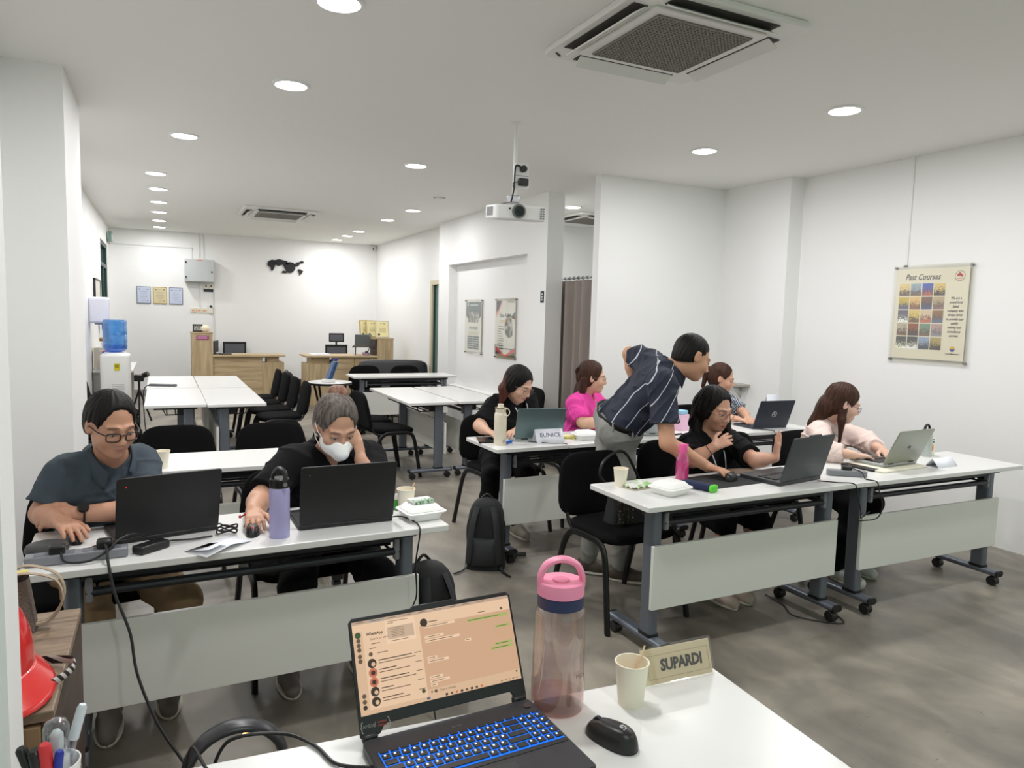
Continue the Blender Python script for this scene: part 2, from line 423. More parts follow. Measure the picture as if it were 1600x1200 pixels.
# projector on its pole
pj = thing('projector', 'white projector hanging from the ceiling on a thin white pole', 'projector', (2.235, 4.62, CZ))
PW = M('projector_white', (228,228,226), 0.35)
MB().lathe([(0.001,-0.01),(0.036,-0.01),(0.036,0)], seg=20, closed=True).build('ceiling_plate', PW, pj)
MB().cyl((0,0,-0.01), (0,0,-0.50), 0.014).build('pole', PW, pj)
MB().box((0,0.02,-0.52), (0.07,0.07,0.05)).build('mount_bracket', M('steel_bracket', (170,172,176), 0.3, 0.8), pj, bevel=0.006)
for sx in (-1,1):
    MB().tube([(0,0.02,-0.53),(sx*0.10,0.05,-0.565)], 0.006, 6).build('mount_arm', M('steel_bracket'), pj)
Tm = Matrix.Translation((0.02, 0.02, -0.61)) @ Matrix.Rotation(R(-8), 4, 'Z') @ Matrix.Rotation(R(6), 4, 'X')
body = MB(Tm).plate(rrect(0.185, 0.135, 0.03), 0.10, -0.055).build('projector_body', PW, pj, bevel=0.012)
MB(Tm).cyl((-0.02,-0.125,0.005), (-0.02,-0.150,0.005), 0.048, 28).build('lens_ring', M('lens_ring_grey', (120,120,122), 0.4), pj)
MB(Tm).cyl((-0.02,-0.149,0.005), (-0.02,-0.155,0.005), 0.036, 24).build('lens', M('dark_lens', (34,34,36), 0.1), pj)
MB(Tm).cyl((-0.02,-0.155,0.005), (-0.02,-0.158,0.005), 0.014, 16).build('lens_pupil', BLACK, pj)
for i in range(5):
    for j in range(2):
        MB(Tm).box((0.145+j*0.02, -0.136, 0.03-i*0.016), (0.013, 0.006, 0.010)).build('vent_slot', GREYPL, pj)
MB(Tm).box((-0.186, 0.0, 0.0), (0.004, 0.14, 0.06)).build('side_vent', GREYPL, pj)
MB(Tm).cyl((-0.085,-0.133,0.02), (-0.085,-0.139,0.02), 0.007, 12).build('sensor_window', DARK, pj)
pb = thing('socket_box', 'white double socket box with two black plugs above the projector', 'socket', (2.272, 4.60, 2.455))
MB().box((0,0,0.08), (0.10,0.045,0.17)).build('socket_case', PW, pb, bevel=0.004)
MB().box((0,-0.024,0.08), (0.096,0.003,0.004)).build('seam', GREYPL, pb)
MB().cyl((0,-0.022,0.125), (0,-0.055,0.125), 0.023, 16).build('round_plug', BLACK, pb, bevel=0.003)
MB().box((0,-0.04,0.035), (0.07,0.035,0.05)).build('adapter_plug', BLACK, pb, bevel=0.006)
tag(MB().tube(bez([(2.265,4.56,2.585),(2.222,4.575,2.60),(2.214,4.58,2.54),(2.212,4.58,2.45),(2.195,4.57,2.38),(2.20,4.6,2.355)]), 0.006, 6).build('projector_cable', CABLE), 'black cable hanging from the socket box down to the projector', 'cable')
tag(MB().tube(bez([(2.235,4.56,2.49),(2.195,4.56,2.475),(2.205,4.57,2.44)]), 0.003, 6).build('adapter_cable', CABLE), 'short thin black loop of cable beside the projector adapter', 'cable')
# ================================================================== tables and chairs
TZ = 0.745
def make_table(name, label, loc, rz, group='white folding training tables', panel=True):
    t = thing(name, label, 'table', loc, rz, group)
    MB().plate(rrect(0.70, 0.24, 0.012, 3), 0.025, TZ-0.025).build('tabletop', LAM, t, bevel=0.003)
    for sx in (-1, 1):
        x = sx*0.565
        lg = MB(Matrix.Translation((x, -0.10, 0))).plate(rrect(0.026, 0.042, 0.016), 0.60, 0.098).build('leg', GREY, t, ang=50)
        MB(Matrix.Translation((x, -0.10, 0))).plate(rrect(0.031, 0.048, 0.018), 0.014, 0.093).build('collar', BLACK, lg)
        MB(Matrix.Translation((x, -0.02, 0.079)) @ Matrix.Rotation(PI/2, 4, 'X')).plate(rrect(0.032, 0.0165, 0.016), 0.41, -0.205).build('base_beam', GREY, lg, ang=60)
        for yy in (-0.228, 0.188):
            MB(Matrix.Translation((x, yy, 0.079)) @ Matrix.Rotation(PI/2, 4, 'X')).plate(rrect(0.033, 0.0175, 0.017), 0.012, -0.006).build('end_cap', BLACK, lg)
        for yy in (-0.195, 0.155):
            MB().cyl((x-0.022, yy, 0.029), (x+0.022, yy, 0.029), 0.029, 18).cyl((x, yy, 0.03), (x, yy+0.004, 0.064), 0.012, 8).build('caster', BLACK, lg, bevel=0.004)
        MB().box((x, 0.0, 0.706), (0.055, 0.34, 0.028)).box((x-sx*0.015, -0.06, 0.668), (0.03, 0.10, 0.055)).build('top_bracket', BLACK, lg, bevel=0.004)
        MB().box((x-sx*0.045, -0.135, 0.642), (0.022, 0.03, 0.085)).build('pivot_block', GREYPL, lg, bevel=0.006)
    MB().box((0, -0.135, 0.692), (1.08, 0.022, 0.040)).build('support_beam', DKSTEEL, t, bevel=0.004)
    MB().box((0, 0.10, 0.700), (1.08, 0.022, 0.034)).build('support_beam', DKSTEEL, t, bevel=0.004)
    MB().tube([(-0.53,-0.135,0.632),(0.53,-0.135,0.632)], 0.015, 10).build('shelf_rail', DKSTEEL, t)
    for yy in (-0.06, 0.0, 0.07):
        MB().tube([(-0.52,yy,0.640),(0.52,yy,0.640)], 0.006, 6).build('shelf_rod', DKSTEEL, t)
    for xx in (-0.50, 0.50):
        MB().tube([(xx,-0.13,0.636),(xx,0.08,0.636),(xx,0.10,0.69)], 0.006, 6).build('shelf_end', DKSTEEL, t)
    if panel:
        MB().bb((-0.605, -0.166, 0.235), (0.605, -0.146, 0.535)).build('modesty_panel', LAMEDGE, t, bevel=0.002)
    return t
def dtable(src, loc, rz, label): return dup(src, loc, rz, label)
T0 = make_table('training_table', 'white table at left carrying two black laptops and a lilac bottle', (0.288, 2.778, 0), R(2))
dtable(T0, (0.30, 4.165, 0), 0, 'bare white table behind the two people at left, one paper cup on it')
dtable(T0, (2.594, 2.739, 0), R(0.7), 'white table at right with pink bottle, foam box and dark grey laptop')
dtable(T0, (3.99, 2.74, 0), R(-0.3), 'white table nearest the right wall with silver laptop and orange carton')
dtable(T0, (2.53, 4.20, 0), R(1.2), 'white table holding the EUNICE name card and cream flask')
dtable(T0, (3.93, 4.225, 0), 0, 'white table under the dark blue laptop with round logo')
dtable(T0, (0.095, 7.32, 0), R(90), 'near left white table of the joined block of four at the back')
dtable(T0, (0.578, 7.28, 0), R(-90), 'near right white table of the joined block of four at the back')
dtable(T0, (0.088, 8.77, 0), R(90), 'far left white table of the joined block of four, with a grey strip')
dtable(T0, (0.574, 8.73, 0), R(-90), 'far right white table of the joined block of four at the back')
dtable(T0, (2.262, 6.98, 0), R(90), 'left of the two joined white tables by the poster wall, two chairs tucked in')
dtable(T0, (2.77, 7.00, 0), R(-90), 'right of the two joined white tables, closest to the poster wall')
dtable(T0, (2.885, 9.28, 0), 0, 'single white table standing crosswise in front of the black sofa')
dtable(T0, (0.4477, 1.065, 0), R(-3.5), 'white desk in the foreground with the open gaming laptop')

def sgnp(v, e): return math.copysign(abs(v)**e, v)
def cushion(a, b, c, e1=0.35, e2=0.35, bend=0.0, T=None, nu=28, nv=12, taper=0.0):
    def fn(u, v):
        ua = 2*PI*u; va = -PI/2+PI*v
        cv = sgnp(math.cos(va), e1)
        x = a*cv*sgnp(math.cos(ua), e2); y = b*cv*sgnp(math.sin(ua), e2); z = c*sgnp(math.sin(va), e1)
        x *= 1.0 + taper*(y/b)
        return (x, y, z + bend*x*x)
    m = MB(T); m.grid(fn, nu, nv, closeu=True); return m
def make_chair(name, label, loc, rz, group='black fabric stacking chairs'):
    t = thing(name, label, 'chair', loc, rz, group)
    cushion(0.235, 0.22, 0.03, 0.5, 0.45, 0.0, Matrix.Translation((0, -0.01, 0.455)) @ Matrix.Rotation(R(2), 4, 'X')).build('seat', FABRIC, t, ang=80)
    cushion(0.232, 0.178, 0.026, 0.55, 0.5, -0.45, Matrix.Translation((0, 0.235, 0.645)) @ Matrix.Rotation(R(78), 4, 'X'), taper=-0.10).build('backrest', FABRIC, t, ang=80)
    for s in (-1, 1):
        MB().tube(bez([(s*0.262,-0.255,0),(s*0.252,-0.215,0.25),(s*0.247,-0.185,0.39),(s*0.245,-0.13,0.435),(s*0.243,0.0,0.44)], 5), 0.0135, 8, sy=1.35).build('leg', BLACKM, t)
        MB().tube(bez([(s*0.243,0.0,0.44),(s*0.245,0.10,0.43),(s*0.247,0.16,0.37),(s*0.252,0.20,0.25),(s*0.262,0.27,0)], 5), 0.0135, 8, sy=1.35).build('leg', BLACKM, t)
        MB().tube(bez([(s*0.20,-0.05,0.43),(s*0.20,0.13,0.425),(s*0.20,0.20,0.46),(s*0.195,0.235,0.56),(s*0.19,0.26,0.70)], 5), 0.011, 8).build('back_post', BLACKM, t)
    MB().tube([(-0.245,-0.12,0.43),(0.245,-0.12,0.43)], 0.011, 8).build('cross_bar', BLACKM, t)
    MB().tube([(-0.245,0.10,0.425),(0.245,0.10,0.425)], 0.011, 8).build('cross_bar', BLACKM, t)
    return t
C0 = make_chair('stacking_chair', 'black chair at far left on which the man in the grey shirt sits', (-0.27, 3.24, 0), R(6))
CH = [((0.56,3.24),4,'black chair on which the masked woman sits'),
 ((0.06,4.72),-3,'black chair behind the bare left table, nearer the column'),((0.66,4.70),3,'black chair behind the bare left table, right of its neighbour'),
 ((1.10,7.80),-90,'nearest of four black chairs along the right of the joined tables'),((1.08,8.36),-90,'second nearest of four black chairs along the right of the joined tables'),
 ((1.06,8.92),-90,'third of four black chairs along the right of the joined tables'),((1.05,9.48),-90,'farthest of four black chairs along the right of the joined tables'),
 ((-0.40,7.05),90,'near black chair on the left side of the joined tables'),((-0.44,7.75),90,'middle black chair on the left side of the joined tables'),((-0.46,8.45),90,'far black chair on the left side of the joined tables, by the water cooler'),
 ((1.93,6.72),96,'near black chair tucked at the left of the tables by the poster wall'),((1.90,7.32),92,'far black chair tucked at the left of the tables by the poster wall'),
 ((2.57,9.75),0,'black chair behind the crosswise table, left of the sofa'),((3.16,9.72),2,'black chair behind the crosswise table, in front of the sofa'),
 ((3.30,6.75),-95,'black chair between the joined tables and the poster wall'),
 ((2.25,4.72),6,'black chair on which the woman behind the EUNICE card sits'),((2.93,4.80),0,'black chair on which the woman in the bright pink top sits'),
 ((4.22,4.80),-3,'black chair on which the woman in the checked blouse sits'),
 ((2.20,3.13),4,'empty black chair at the near end of the right table, bag on its seat'),
 ((2.85,3.33),-4,'black chair on which the long haired woman in black sits'),((3.42,3.45),-8,'empty black chair between the two women at the right tables'),
 ((4.02,3.36),5,'black chair on which the woman in the pale blouse sits')]
for (xy, rz, lab) in CH: dup(C0, (xy[0], xy[1], 0), R(rz), lab)

# ================================================================== laptops
def make_laptop(label, loc, rz, w=0.36, d=0.24, tilt=18, col=BLACK, deck=None, lid_h=None, thick=0.016, rubber=False):
    t = thing('laptop', label, 'laptop', loc, rz)
    deck = deck or col; lh = lid_h or d*0.97
    MB(Matrix.Translation((0, d/2, 0))).plate(rrect(w/2, d/2, 0.012), thick, 0.001).build('base', deck, t, bevel=0.003)
    kb = MB().box((0, d*0.40, thick+0.0015), (w*0.86, d*0.42, 0.002)).build('keyboard', M('dark_keys', (24,24,26), 0.5), t)
    for r_ in range(5):
        for c_ in range(14):
            MB().box((w*0.86*(-0.5+(c_+0.5)/14), d*0.40+d*0.42*(-0.5+(r_+0.5)/5), thick+0.0035), (w*0.86/14*0.82, d*0.42/5*0.80, 0.002)).build('key', M('dark_keys'), kb) if (c_ in (0, 13) or r_ in (0, 4)) else None
    MB().box((0, d*0.80, thick+0.0012), (w*0.30, d*0.28, 0.001)).build('touchpad', M('touchpad', (52,53,56), 0.35), t)
    T = Matrix.Translation((0, 0.004, thick+0.002)) @ Matrix.Rotation(R(tilt), 4, 'X')
    lid = MB(T).prism(rrect(w/2, lh/2, 0.010), 0.007, -0.0035)
    lid.v = [(x, y, z) for (x, y, z) in lid.v]
    off = T.to_3x3() @ Vector((0, 0, lh/2))
    lid.v = [tuple(Vector(p)+off) for p in lid.v]
    lo = lid.build('lid', col, t, bevel=0.002)
    sc = MB(Matrix.Translation(off) @ T).box((0, 0.0042, 0.004), (w*0.95, 0.001, lh*0.88)).build('screen', M('laptop_screen_glow', (150,165,185), 0.3, emit=((190,205,225), 0.5)), lo)
    MB().cyl((-w*0.36, 0.004, thick), (-w*0.22, 0.004, thick), 0.006, 10).build('hinge', BLACK, t)
    MB().cyl((w*0.22, 0.004, thick), (w*0.36, 0.004, thick), 0.006, 10).build('hinge', BLACK, t)
    t['_lid'] = 1
    return t, lo, Matrix.Translation(off) @ T
def lid_text(s, size, mat, lo, LT, x, z, **k):
    return text(s, size, mat, lo, LT @ frame((x, -0.0042, z), (1,0,0), (0,0,1)), **k)
# left pair
LBLK = M('matte_black_laptop', (26,26,28), 0.5)
t, lo, LT = make_laptop('black laptop in front of the man in the grey shirt, lid turned askew', (0.01, 2.772, TZ), R(12), 0.34, 0.235, 14, LBLK, lid_h=0.23)
MB(LT).cyl((-0.14,-0.0035,0.082),(-0.14,-0.0050,0.082), 0.0022, 10).build('lid_dot', M('red_dot', (190,40,40), 0.4, emit=((220,40,40),0.6)), lo)
t, lo, LT = make_laptop('black laptop in front of the masked woman', (0.627, 2.688, TZ), R(1), 0.362, 0.24, 12, LBLK, lid_h=0.236)
MB(LT).cyl((-0.150,-0.0035,0.085),(-0.150,-0.0045,0.085), 0.002, 10).build('lid_dot', M('grey_dot', (120,120,120), 0.4), lo)
# Eunice: teal grey
t, lo, LT = make_laptop('teal grey laptop behind the EUNICE name card', (2.23, 4.145, TZ), R(-7), 0.34, 0.22, 16, M('teal_grey_metal', (112,132,134), 0.35, 0.6), M('silver_deck', (176,180,180), 0.35, 0.5), lid_h=0.215)
t, lo, LT = make_laptop('silver laptop on the middle table, half hidden behind the leaning man', (3.02, 4.11, TZ), R(-12), 0.33, 0.22, 24, M('silver_metal', (168,174,174), 0.3, 0.7), lid_h=0.215)
HPB = M('navy_laptop', (36,42,58), 0.4)
t, lo, LT = make_laptop('dark navy laptop with a round hp logo on its lid', (4.252, 4.103, TZ), R(-2), 0.345, 0.225, 20, HPB, lid_h=0.222)
SILV = M('logo_silver', (196,198,200), 0.3, 0.3)
MB(LT).tube([(0.0+0.022*math.cos(a), -0.0042, -0.005+0.022*math.sin(a)) for a in [2*PI*i/24 for i in range(25)]], 0.0022, 6).build('logo_ring', SILV, lo)
lid_text('hp', 0.034, SILV, lo, LT, 0, -0.002, shear=0.25)
DGREY = M('dark_grey_laptop', (66,72,76), 0.4, 0.3)
t, lo, LT = make_laptop('dark grey laptop in front of the long haired woman in black', (2.955, 2.62, TZ), R(9), 0.36, 0.25, 16, DGREY, M('dark_deck', (50,52,55), 0.45), lid_h=0.24, thick=0.02)
MB(LT).box((0, 0, 0.124), (0.10, 0.009, 0.010)).build('camera_notch', DGREY, lo, bevel=0.002)
SAGE = M('sage_silver_metal', (158,162,150), 0.35, 0.6)
t, lo, LT = make_laptop('pale silver laptop in a cream sleeve before the woman in the pale blouse', (3.86, 2.715, TZ+0.012), R(4), 0.335, 0.22, 24, SAGE, M('silver_deck'), lid_h=0.222)
text('hp', 0.03, M('logo_faint', (120,124,116), 0.3, 0.5), lo, LT @ frame((0,-0.0042,0.0),(1,0,0),(0,0,1)), shear=0.25)
sl = thing('laptop_sleeve', 'flat cream sleeve with dark edge under the pale silver laptop', 'sleeve', (3.80, 2.765, TZ), R(4))
MB().plate(rrect(0.215, 0.125, 0.02), 0.0115, 0).build('sleeve_body', M('cream_sleeve', (226,222,204), 0.7), sl, bevel=0.004)
MB().box((-0.20, 0.03, 0.006), (0.06, 0.205, 0.0125)).build('sleeve_edge', BLACK, sl, bevel=0.003)

# ------------------------------------------------------------------ foreground gaming laptop, facing the camera
FL = thing('laptop', 'open gaming laptop in the foreground showing an orange tinted chat screen', 'laptop', (0.4995, 1.262, TZ), R(2.2))
GB = M('gaming_laptop_black', (30,30,33), 0.42)
GD = M('gaming_laptop_deck', (44,44,48), 0.45, 0.2)
w_, d_ = 0.356, 0.255
MB(Matrix.Translation((0, -d_/2+0.001, 0))).plate(rrect(w_/2, d_/2, 0.010), 0.020, 0.001).build('base', GD, FL, bevel=0.003)
kb = MB().box((0.004, -0.105, 0.0213), (0.336, 0.118, 0.0012)).build('keyboard', M('keyboard_well', (18,20,24), 0.5), FL)
MB().box((0.004, -0.1018, 0.0222), (0.334, 0.103, 0.0006)).build('backlight', M('blue_key_backlight', (10,60,140), 0.5, emit=((20,120,255), 0.75)), kb)
KEY = M('gaming_key_black', (22,23,26), 0.45); KLG = M('key_legend_white', (220,230,240), 0.4, emit=((200,220,255),0.7))
rows = [(0.0098, [1]*17, 0.006), (0.0175, [1]*13+[1.9,1,1,1], 0.0), (0.0175, [1.4]+[1]*12+[1.5,1,1,1], 0), (0.0175, [1.7]+[1]*11+[2.2,1,1,1], 0), (0.0175, [2.2]+[1]*10+[2.7,1,1,1], 0), (0.0175, [1.2,1,1,1,5.4,1,1,1,1.3,1,1,1,1], 0)]
ytop = -0.0505
leg = 'QWERTYUIOPASDFGHJKLZXCVBNM1234567890'
ki = 0
for (rh, ks, gap) in rows:
    tot = sum(ks); x = -0.163; sc_ = 0.334/tot
    for kw in ks:
        wk = kw*sc_
        MB().box((x+wk/2, ytop-rh/2, 0.0243), (wk-0.0034, rh-0.0034, 0.0024)).build('key', KEY, kb, bevel=0.0006, seg=1)
        if kw <= 1.01 and rh > 0.012:
            MB().box((x+wk/2-0.002, ytop-rh/2+0.002, 0.02575), (0.0036, 0.0042, 0.0003)).build('key_legend', KLG, kb); ki += 1
        x += wk
    ytop -= rh + 0.0009 + gap*0
MB().cyl((0.160,-0.026,0.0205),(0.160,-0.026,0.0225), 0.008, 16).build('power_button', M('power_button', (60,44,44), 0.4), FL)
MB().box((0, -0.208, 0.0212), (0.10, 0.062, 0.001)).build('touchpad', M('touchpad'), FL)
MB().plate([(-0.012,-0.028),(0.012,-0.028),(0.006,-0.035),(0,-0.030),(-0.006,-0.035)], 0.0008, 0.0205).build('deck_chevron', M('chevron_grey', (70,70,74), 0.4), FL)
LTf = Matrix.Translation((0, 0.008, 0.021)) @ Matrix.Rotation(R(-25), 4, 'X')
LH = 0.216
for sx in (-1, 1):
    MB().box((sx*0.160, 0.009, 0.018), (0.030, 0.016, 0.016)).build('hinge', GB, FL, bevel=0.004)
lid = MB(LTf).prism([(-0.178,0.0),(-0.140,0.0),(-0.128,0.016),(0.143,0.016),(0.152,0.0),(0.178,0.0),(0.178,LH-0.008),(0.170,LH),(0.05,LH),(0.045,LH+0.004),(-0.045,LH+0.004),(-0.05,LH),(-0.170,LH),(-0.178,LH-0.008)], 0.007, 0.0).build('lid', GB, FL, bevel=0.0015)
def scr_mat():
    m = bpy.data.materials.new('warm_chat_screen'); m.use_nodes = True; n = m.node_tree.nodes; L = m.node_tree.links
    b = n['Principled BSDF']; b.inputs['Base Color'].default_value = (0.02,0.02,0.02,1); b.inputs['Roughness'].default_value = 0.35
    b.inputs['Emission Color'].default_value = lin((226,184,146)); b.inputs['Emission Strength'].default_value = 0.72
    return m
def em(name, c, s=0.72): return M(name, (8,8,8), 0.5, emit=(c, s))
SCR = scr_mat()
S0z, S1z, SW = 0.037, LH-0.008, 0.345          # screen area on the lid
SH = S1z-S0z
scr = MB(LTf).bb((-SW/2, -0.0008, S0z), (SW/2, 0.0, S1z)).build('screen', SCR, lid)
def rect(u0, v0, u1, v1, mat, lay, name):
    """flat print on the screen; u from left, v from top, both 0..1"""
    x0 = -SW/2+SW*u0; x1 = -SW/2+SW*u1; z1 = S1z-SH*v0; z0 = S1z-SH*v1
    return MB(LTf).bb((x0, -0.0008-0.0002*lay, z0), (x1, -0.0008-0.0002*lay+0.0001, z1)).build(name, mat, lid, smooth=False)
def disc(u, v, r, mat, lay, name):
    x = -SW/2+SW*u; z = S1z-SH*v
    return MB(LTf).cyl((x, -0.0008, z), (x, -0.0008-0.0002*lay, z), r, 16).build(name, mat, lid)
E1 = em('screen_pale', (238,202,168)); E2 = em('screen_chat', (214,172,138)); E3 = em('screen_bubble', (246,212,178)); E4 = em('screen_green', (170,186,104))
E5 = em('screen_ink', (104,82,62)); E6 = em('screen_tabs', (196,168,146)); E7 = em('screen_dark', (58,44,34)); E8 = em('screen_red', (206,116,86)); E9 = em('screen_mid', (222,186,152))
rect(0, 0, 1, 0.035, E6, 1, 'tab_bar'); rect(0.10, 0.004, 0.19, 0.035, em('screen_tab_on', (170,160,150)), 2, 'active_tab'); rect(0, 0.035, 1, 0.115, E1, 1, 'address_bar')
rect(0, 0.115, 0.055, 0.955, E9, 1, 'side_bar'); rect(0.055, 0.115, 0.395, 0.955, E1, 1, 'chat_list'); rect(0.395, 0.115, 1, 0.17, E1, 1, 'chat_header')
rect(0.395, 0.17, 1, 0.885, E2, 1, 'chat_background'); rect(0.395, 0.885, 1, 0.945, E9, 2, 'message_box'); rect(0, 0.955, 1, 1, E9, 2, 'task_bar')
rect(0.19, 0.045, 0.37, 0.30, E3, 3, 'pop_up'); rect(0.20, 0.12, 0.36, 0.255, em('screen_thumb', (206,178,150)), 4, 'thumbnail')
for i in range(6): rect(0.215+0.01*(i%2), 0.135+0.018*i, 0.30, 0.139+0.018*i, E5, 5, 'text_line')
rect(0.205, 0.055, 0.33, 0.061, E5, 5, 'text_line'); rect(0.205, 0.075, 0.24, 0.081, E5, 5, 'text_line'); rect(0.215, 0.272, 0.32, 0.278, E5, 5, 'text_line')
for i in range(9): rect(0.02+i*0.095, 0.012, 0.07+i*0.095, 0.018, E5, 3, 'text_line')
text('WhatsApp', 0.0078, E7, lid, LTf @ frame((-SW/2+SW*0.075, -0.0016, S1z-SH*0.155), (1,0,0), (0,0,1)), ext=0.0001, align='LEFT', bold=0.0002)
text('Search or start', 0.0062, E5, lid, LTf @ frame((-SW/2+SW*0.095, -0.0016, S1z-SH*0.215), (1,0,0), (0,0,1)), ext=0.0001, align='LEFT')
for i, v in enumerate((0.15, 0.21, 0.26, 0.31, 0.38, 0.43)): disc(0.028, v, 0.0042 if i else 0.006, E5 if i else em('screen_app_green', (60,84,50)), 2, 'side_icon')
for i, v in enumerate((0.80, 0.86, 0.92)): disc(0.028, v, 0.0042, E5 if i < 2 else E7, 2, 'side_icon')
rect(0.10, 0.262, 0.15, 0.27, E5, 3, 'text_line'); rect(0.085, 0.31, 0.125, 0.318, E5, 3, 'text_line'); disc(0.09, 0.375, 0.004, E5, 3, 'archive_icon'); rect(0.13, 0.37, 0.19, 0.378, E5, 3, 'text_line')
for i, v in enumerate((0.475, 0.575, 0.675, 0.775, 0.88)):
    disc(0.092, v, 0.0088, E8 if i in (1, 2) else E7, 3, 'avatar')
    if i in (1, 2): disc(0.092, v, 0.0045, E7, 4, 'avatar_figure')
    else: disc(0.098, v+0.01, 0.004, E9, 4, 'avatar_figure')
    rect(0.13, v-0.026, 0.13+(0.20, 0.10, 0.17, 0.07, 0.12)[i], v-0.016, E7, 3, 'chat_name'); rect(0.13, v+0.006, 0.13+(0.22, 0.18, 0.21, 0.17, 0.16)[i], v+0.014, E5, 3, 'text_line')
    rect(0.345, v-0.026, 0.385, v-0.019, E5, 3, 'text_line')
disc(0.372, 0.885, 0.004, em('screen_badge', (70,80,46)), 3, 'unread_badge')
disc(0.425, 0.142, 0.008, E7, 3, 'contact_avatar'); rect(0.455, 0.138, 0.51, 0.148, E5, 3, 'contact_name'); rect(0.78, 0.138, 0.83, 0.146, E5, 3, 'text_line'); disc(0.94, 0.142, 0.003, E5, 3, 'menu_icon')
for (u0, v, ww, mt) in ((0.42,0.19,0.20,E3),(0.42,0.31,0.12,E3),(0.42,0.355,0.22,E3),(0.42,0.545,0.06,E3),(0.42,0.585,0.13,E3),(0.42,0.76,0.08,E3),(0.42,0.805,0.12,E3),(0.42,0.845,0.04,E3),(0.70,0.215,0.28,E4),(0.88,0.345,0.10,E4),(0.86,0.545,0.12,E4),(0.83,0.59,0.15,E4),(0.67,0.43,0.04,E3)):
    rect(u0, v-0.014, u0+ww, v+0.016, mt, 2, 'message_bubble'); rect(u0+0.008, v-0.003, u0+ww*0.78, v+0.004, E5, 3, 'text_line')
text('Type a message', 0.0055, E5, lid, LTf @ frame((-SW/2+SW*0.47, -0.0016, S1z-SH*0.915), (1,0,0), (0,0,1)), ext=0.0001, align='LEFT')
disc(0.42, 0.915, 0.0018, E5, 3, 'plus_icon'); disc(0.445, 0.915, 0.0032, E5, 3, 'emoji_icon'); disc(0.975, 0.905, 0.002, E5, 3, 'mic_icon')
for i in range(8): rect(0.50+i*0.032, 0.965, 0.515+i*0.032, 0.99, (E7, E5, E8, E7, E5)[i%5], 4, 'task_icon')
rect(0.385, 0.962, 0.405, 0.99, em('screen_start', (90,100,120)), 4, 'start_icon')
for i in range(5): rect(0.86+i*0.026, 0.972, 0.874+i*0.026, 0.980, E5, 4, 'tray_icon')
# badge sticker on the lid's lower left
STK = M('sticker_grey', (150,146,140), 0.5); STR = M('sticker_red', (132,52,44), 0.5)
BM = LTf @ frame((-0.150, -0.0006, 0.018), (1,0,0), (0,0,1))
text('{', 0.022, STK, lid, BM @ Matrix.Translation((-0.024,0,0)), ext=0.0001); text('}', 0.022, STK, lid, BM @ Matrix.Translation((0.030,0,0)), ext=0.0001)
text('/', 0.014, STK, lid, BM @ Matrix.Translation((0.002,0,0)), ext=0.0001); text('AMDA', 0.0085, STK, lid, BM @ Matrix.Translation((-0.010,0,0)), ext=0.0001)
MB(BM).box((0.016, 0.003, 0), (0.018, 0.003, 0.0003)).box((0.016, -0.003, 0), (0.018, 0.003, 0.0003)).build('sticker_bars', STR, lid)
# ================================================================== small things on the tables
def cup(label, loc, h=0.09, r0=0.026, r1=0.036, stick=False, group='paper cups'):
    t = thing('paper_cup', label, 'cup', loc, 0.3, group)
    MB().lathe([(0.001,0.001),(r0,0.0),(r1,h),(r1-0.0012,h),(r0-0.0012,0.004),(0.001,0.004)], seg=28, closed=True).build('cup_wall', CUPM, t, ang=60)
    MB().tube([(r1*math.cos(a), r1*math.sin(a), h) for a in [2*PI*i/28 for i in range(29)]], 0.0018, 6).build('rolled_rim', CUPM, t)
    MB().lathe([(0.001,0.02),(r0+(r1-r0)*0.22-0.002,0.02)], seg=24, closed=True).build('drink', M('milky_tea', (206,184,150), 0.3), t)
    if stick: MB().box((0.012, 0, h*0.62), (0.005, 0.0015, 0.13), (0, R(28), 0)).build('stirrer', M('pale_wood_stick', (226,196,160), 0.6), t)
    return t
cup('cream paper cup with wooden stirrer in front of the SUPARDI name plate', (0.887, 1.199, TZ), 0.092, 0.027, 0.0355, True)
cup('cream paper cup alone on the bare left table', (-0.009, 4.017, TZ), 0.088)
cup('cream paper cup with a white stirrer beside the foam box at left', (0.893, 2.797, TZ), 0.098, 0.028, 0.037, True)
cup('cream paper cup at the corner of the right table', (2.009, 2.875, TZ), 0.09, 0.026, 0.036)
def foam_box(label, loc, rz, w=0.15, d=0.13):
    t = thing('foam_box', label, 'takeaway box', loc, rz, 'white foam takeaway boxes')
    def shell(pr):
        m = MB(); n = len(rrect(1,1,0.25))
        vs = []; fs = []
        for (a, b, z) in pr: vs += [(x, y, z) for x, y in rrect(a, b, min(a,b)*0.3)]
        for i in range(len(pr)-1):
            for k in range(n): fs.append((i*n+k, i*n+(k+1)%n, (i+1)*n+(k+1)%n, (i+1)*n+k))
        fs.append(tuple(range(n))[::-1]); fs.append(tuple((len(pr)-1)*n+k for k in range(n)))
        return m.add(vs, fs)
    a, b = w/2, d/2
    shell([(a*0.80,b*0.80,0),(a*0.84,b*0.84,0.006),(a*0.98,b*0.98,0.030)]).build('box_base', FOAM, t, bevel=0.003)
    shell([(a*0.98,b*0.98,0.030),(a*1.10,b*1.10,0.031),(a*1.10,b*1.10,0.036),(a*0.98,b*0.98,0.037)]).build('box_lip', FOAM, t, bevel=0.001)
    shell([(a*0.98,b*0.98,0.037),(a*0.72,b*0.72,0.058),(a*0.66,b*0.66,0.060)]).build('box_lid', FOAM, t, bevel=0.004)
    return t
foam_box('white foam takeaway box with a green packet on top, corner of left table', (0.925, 2.70, TZ), R(6), 0.155, 0.14)
foam_box('white foam takeaway box between pink bottle and table edge at right', (2.155, 2.675, TZ), R(14), 0.16, 0.14)
foam_box('white foam takeaway box beside the EUNICE card', (2.575, 4.12, TZ), R(-4), 0.15, 0.13)
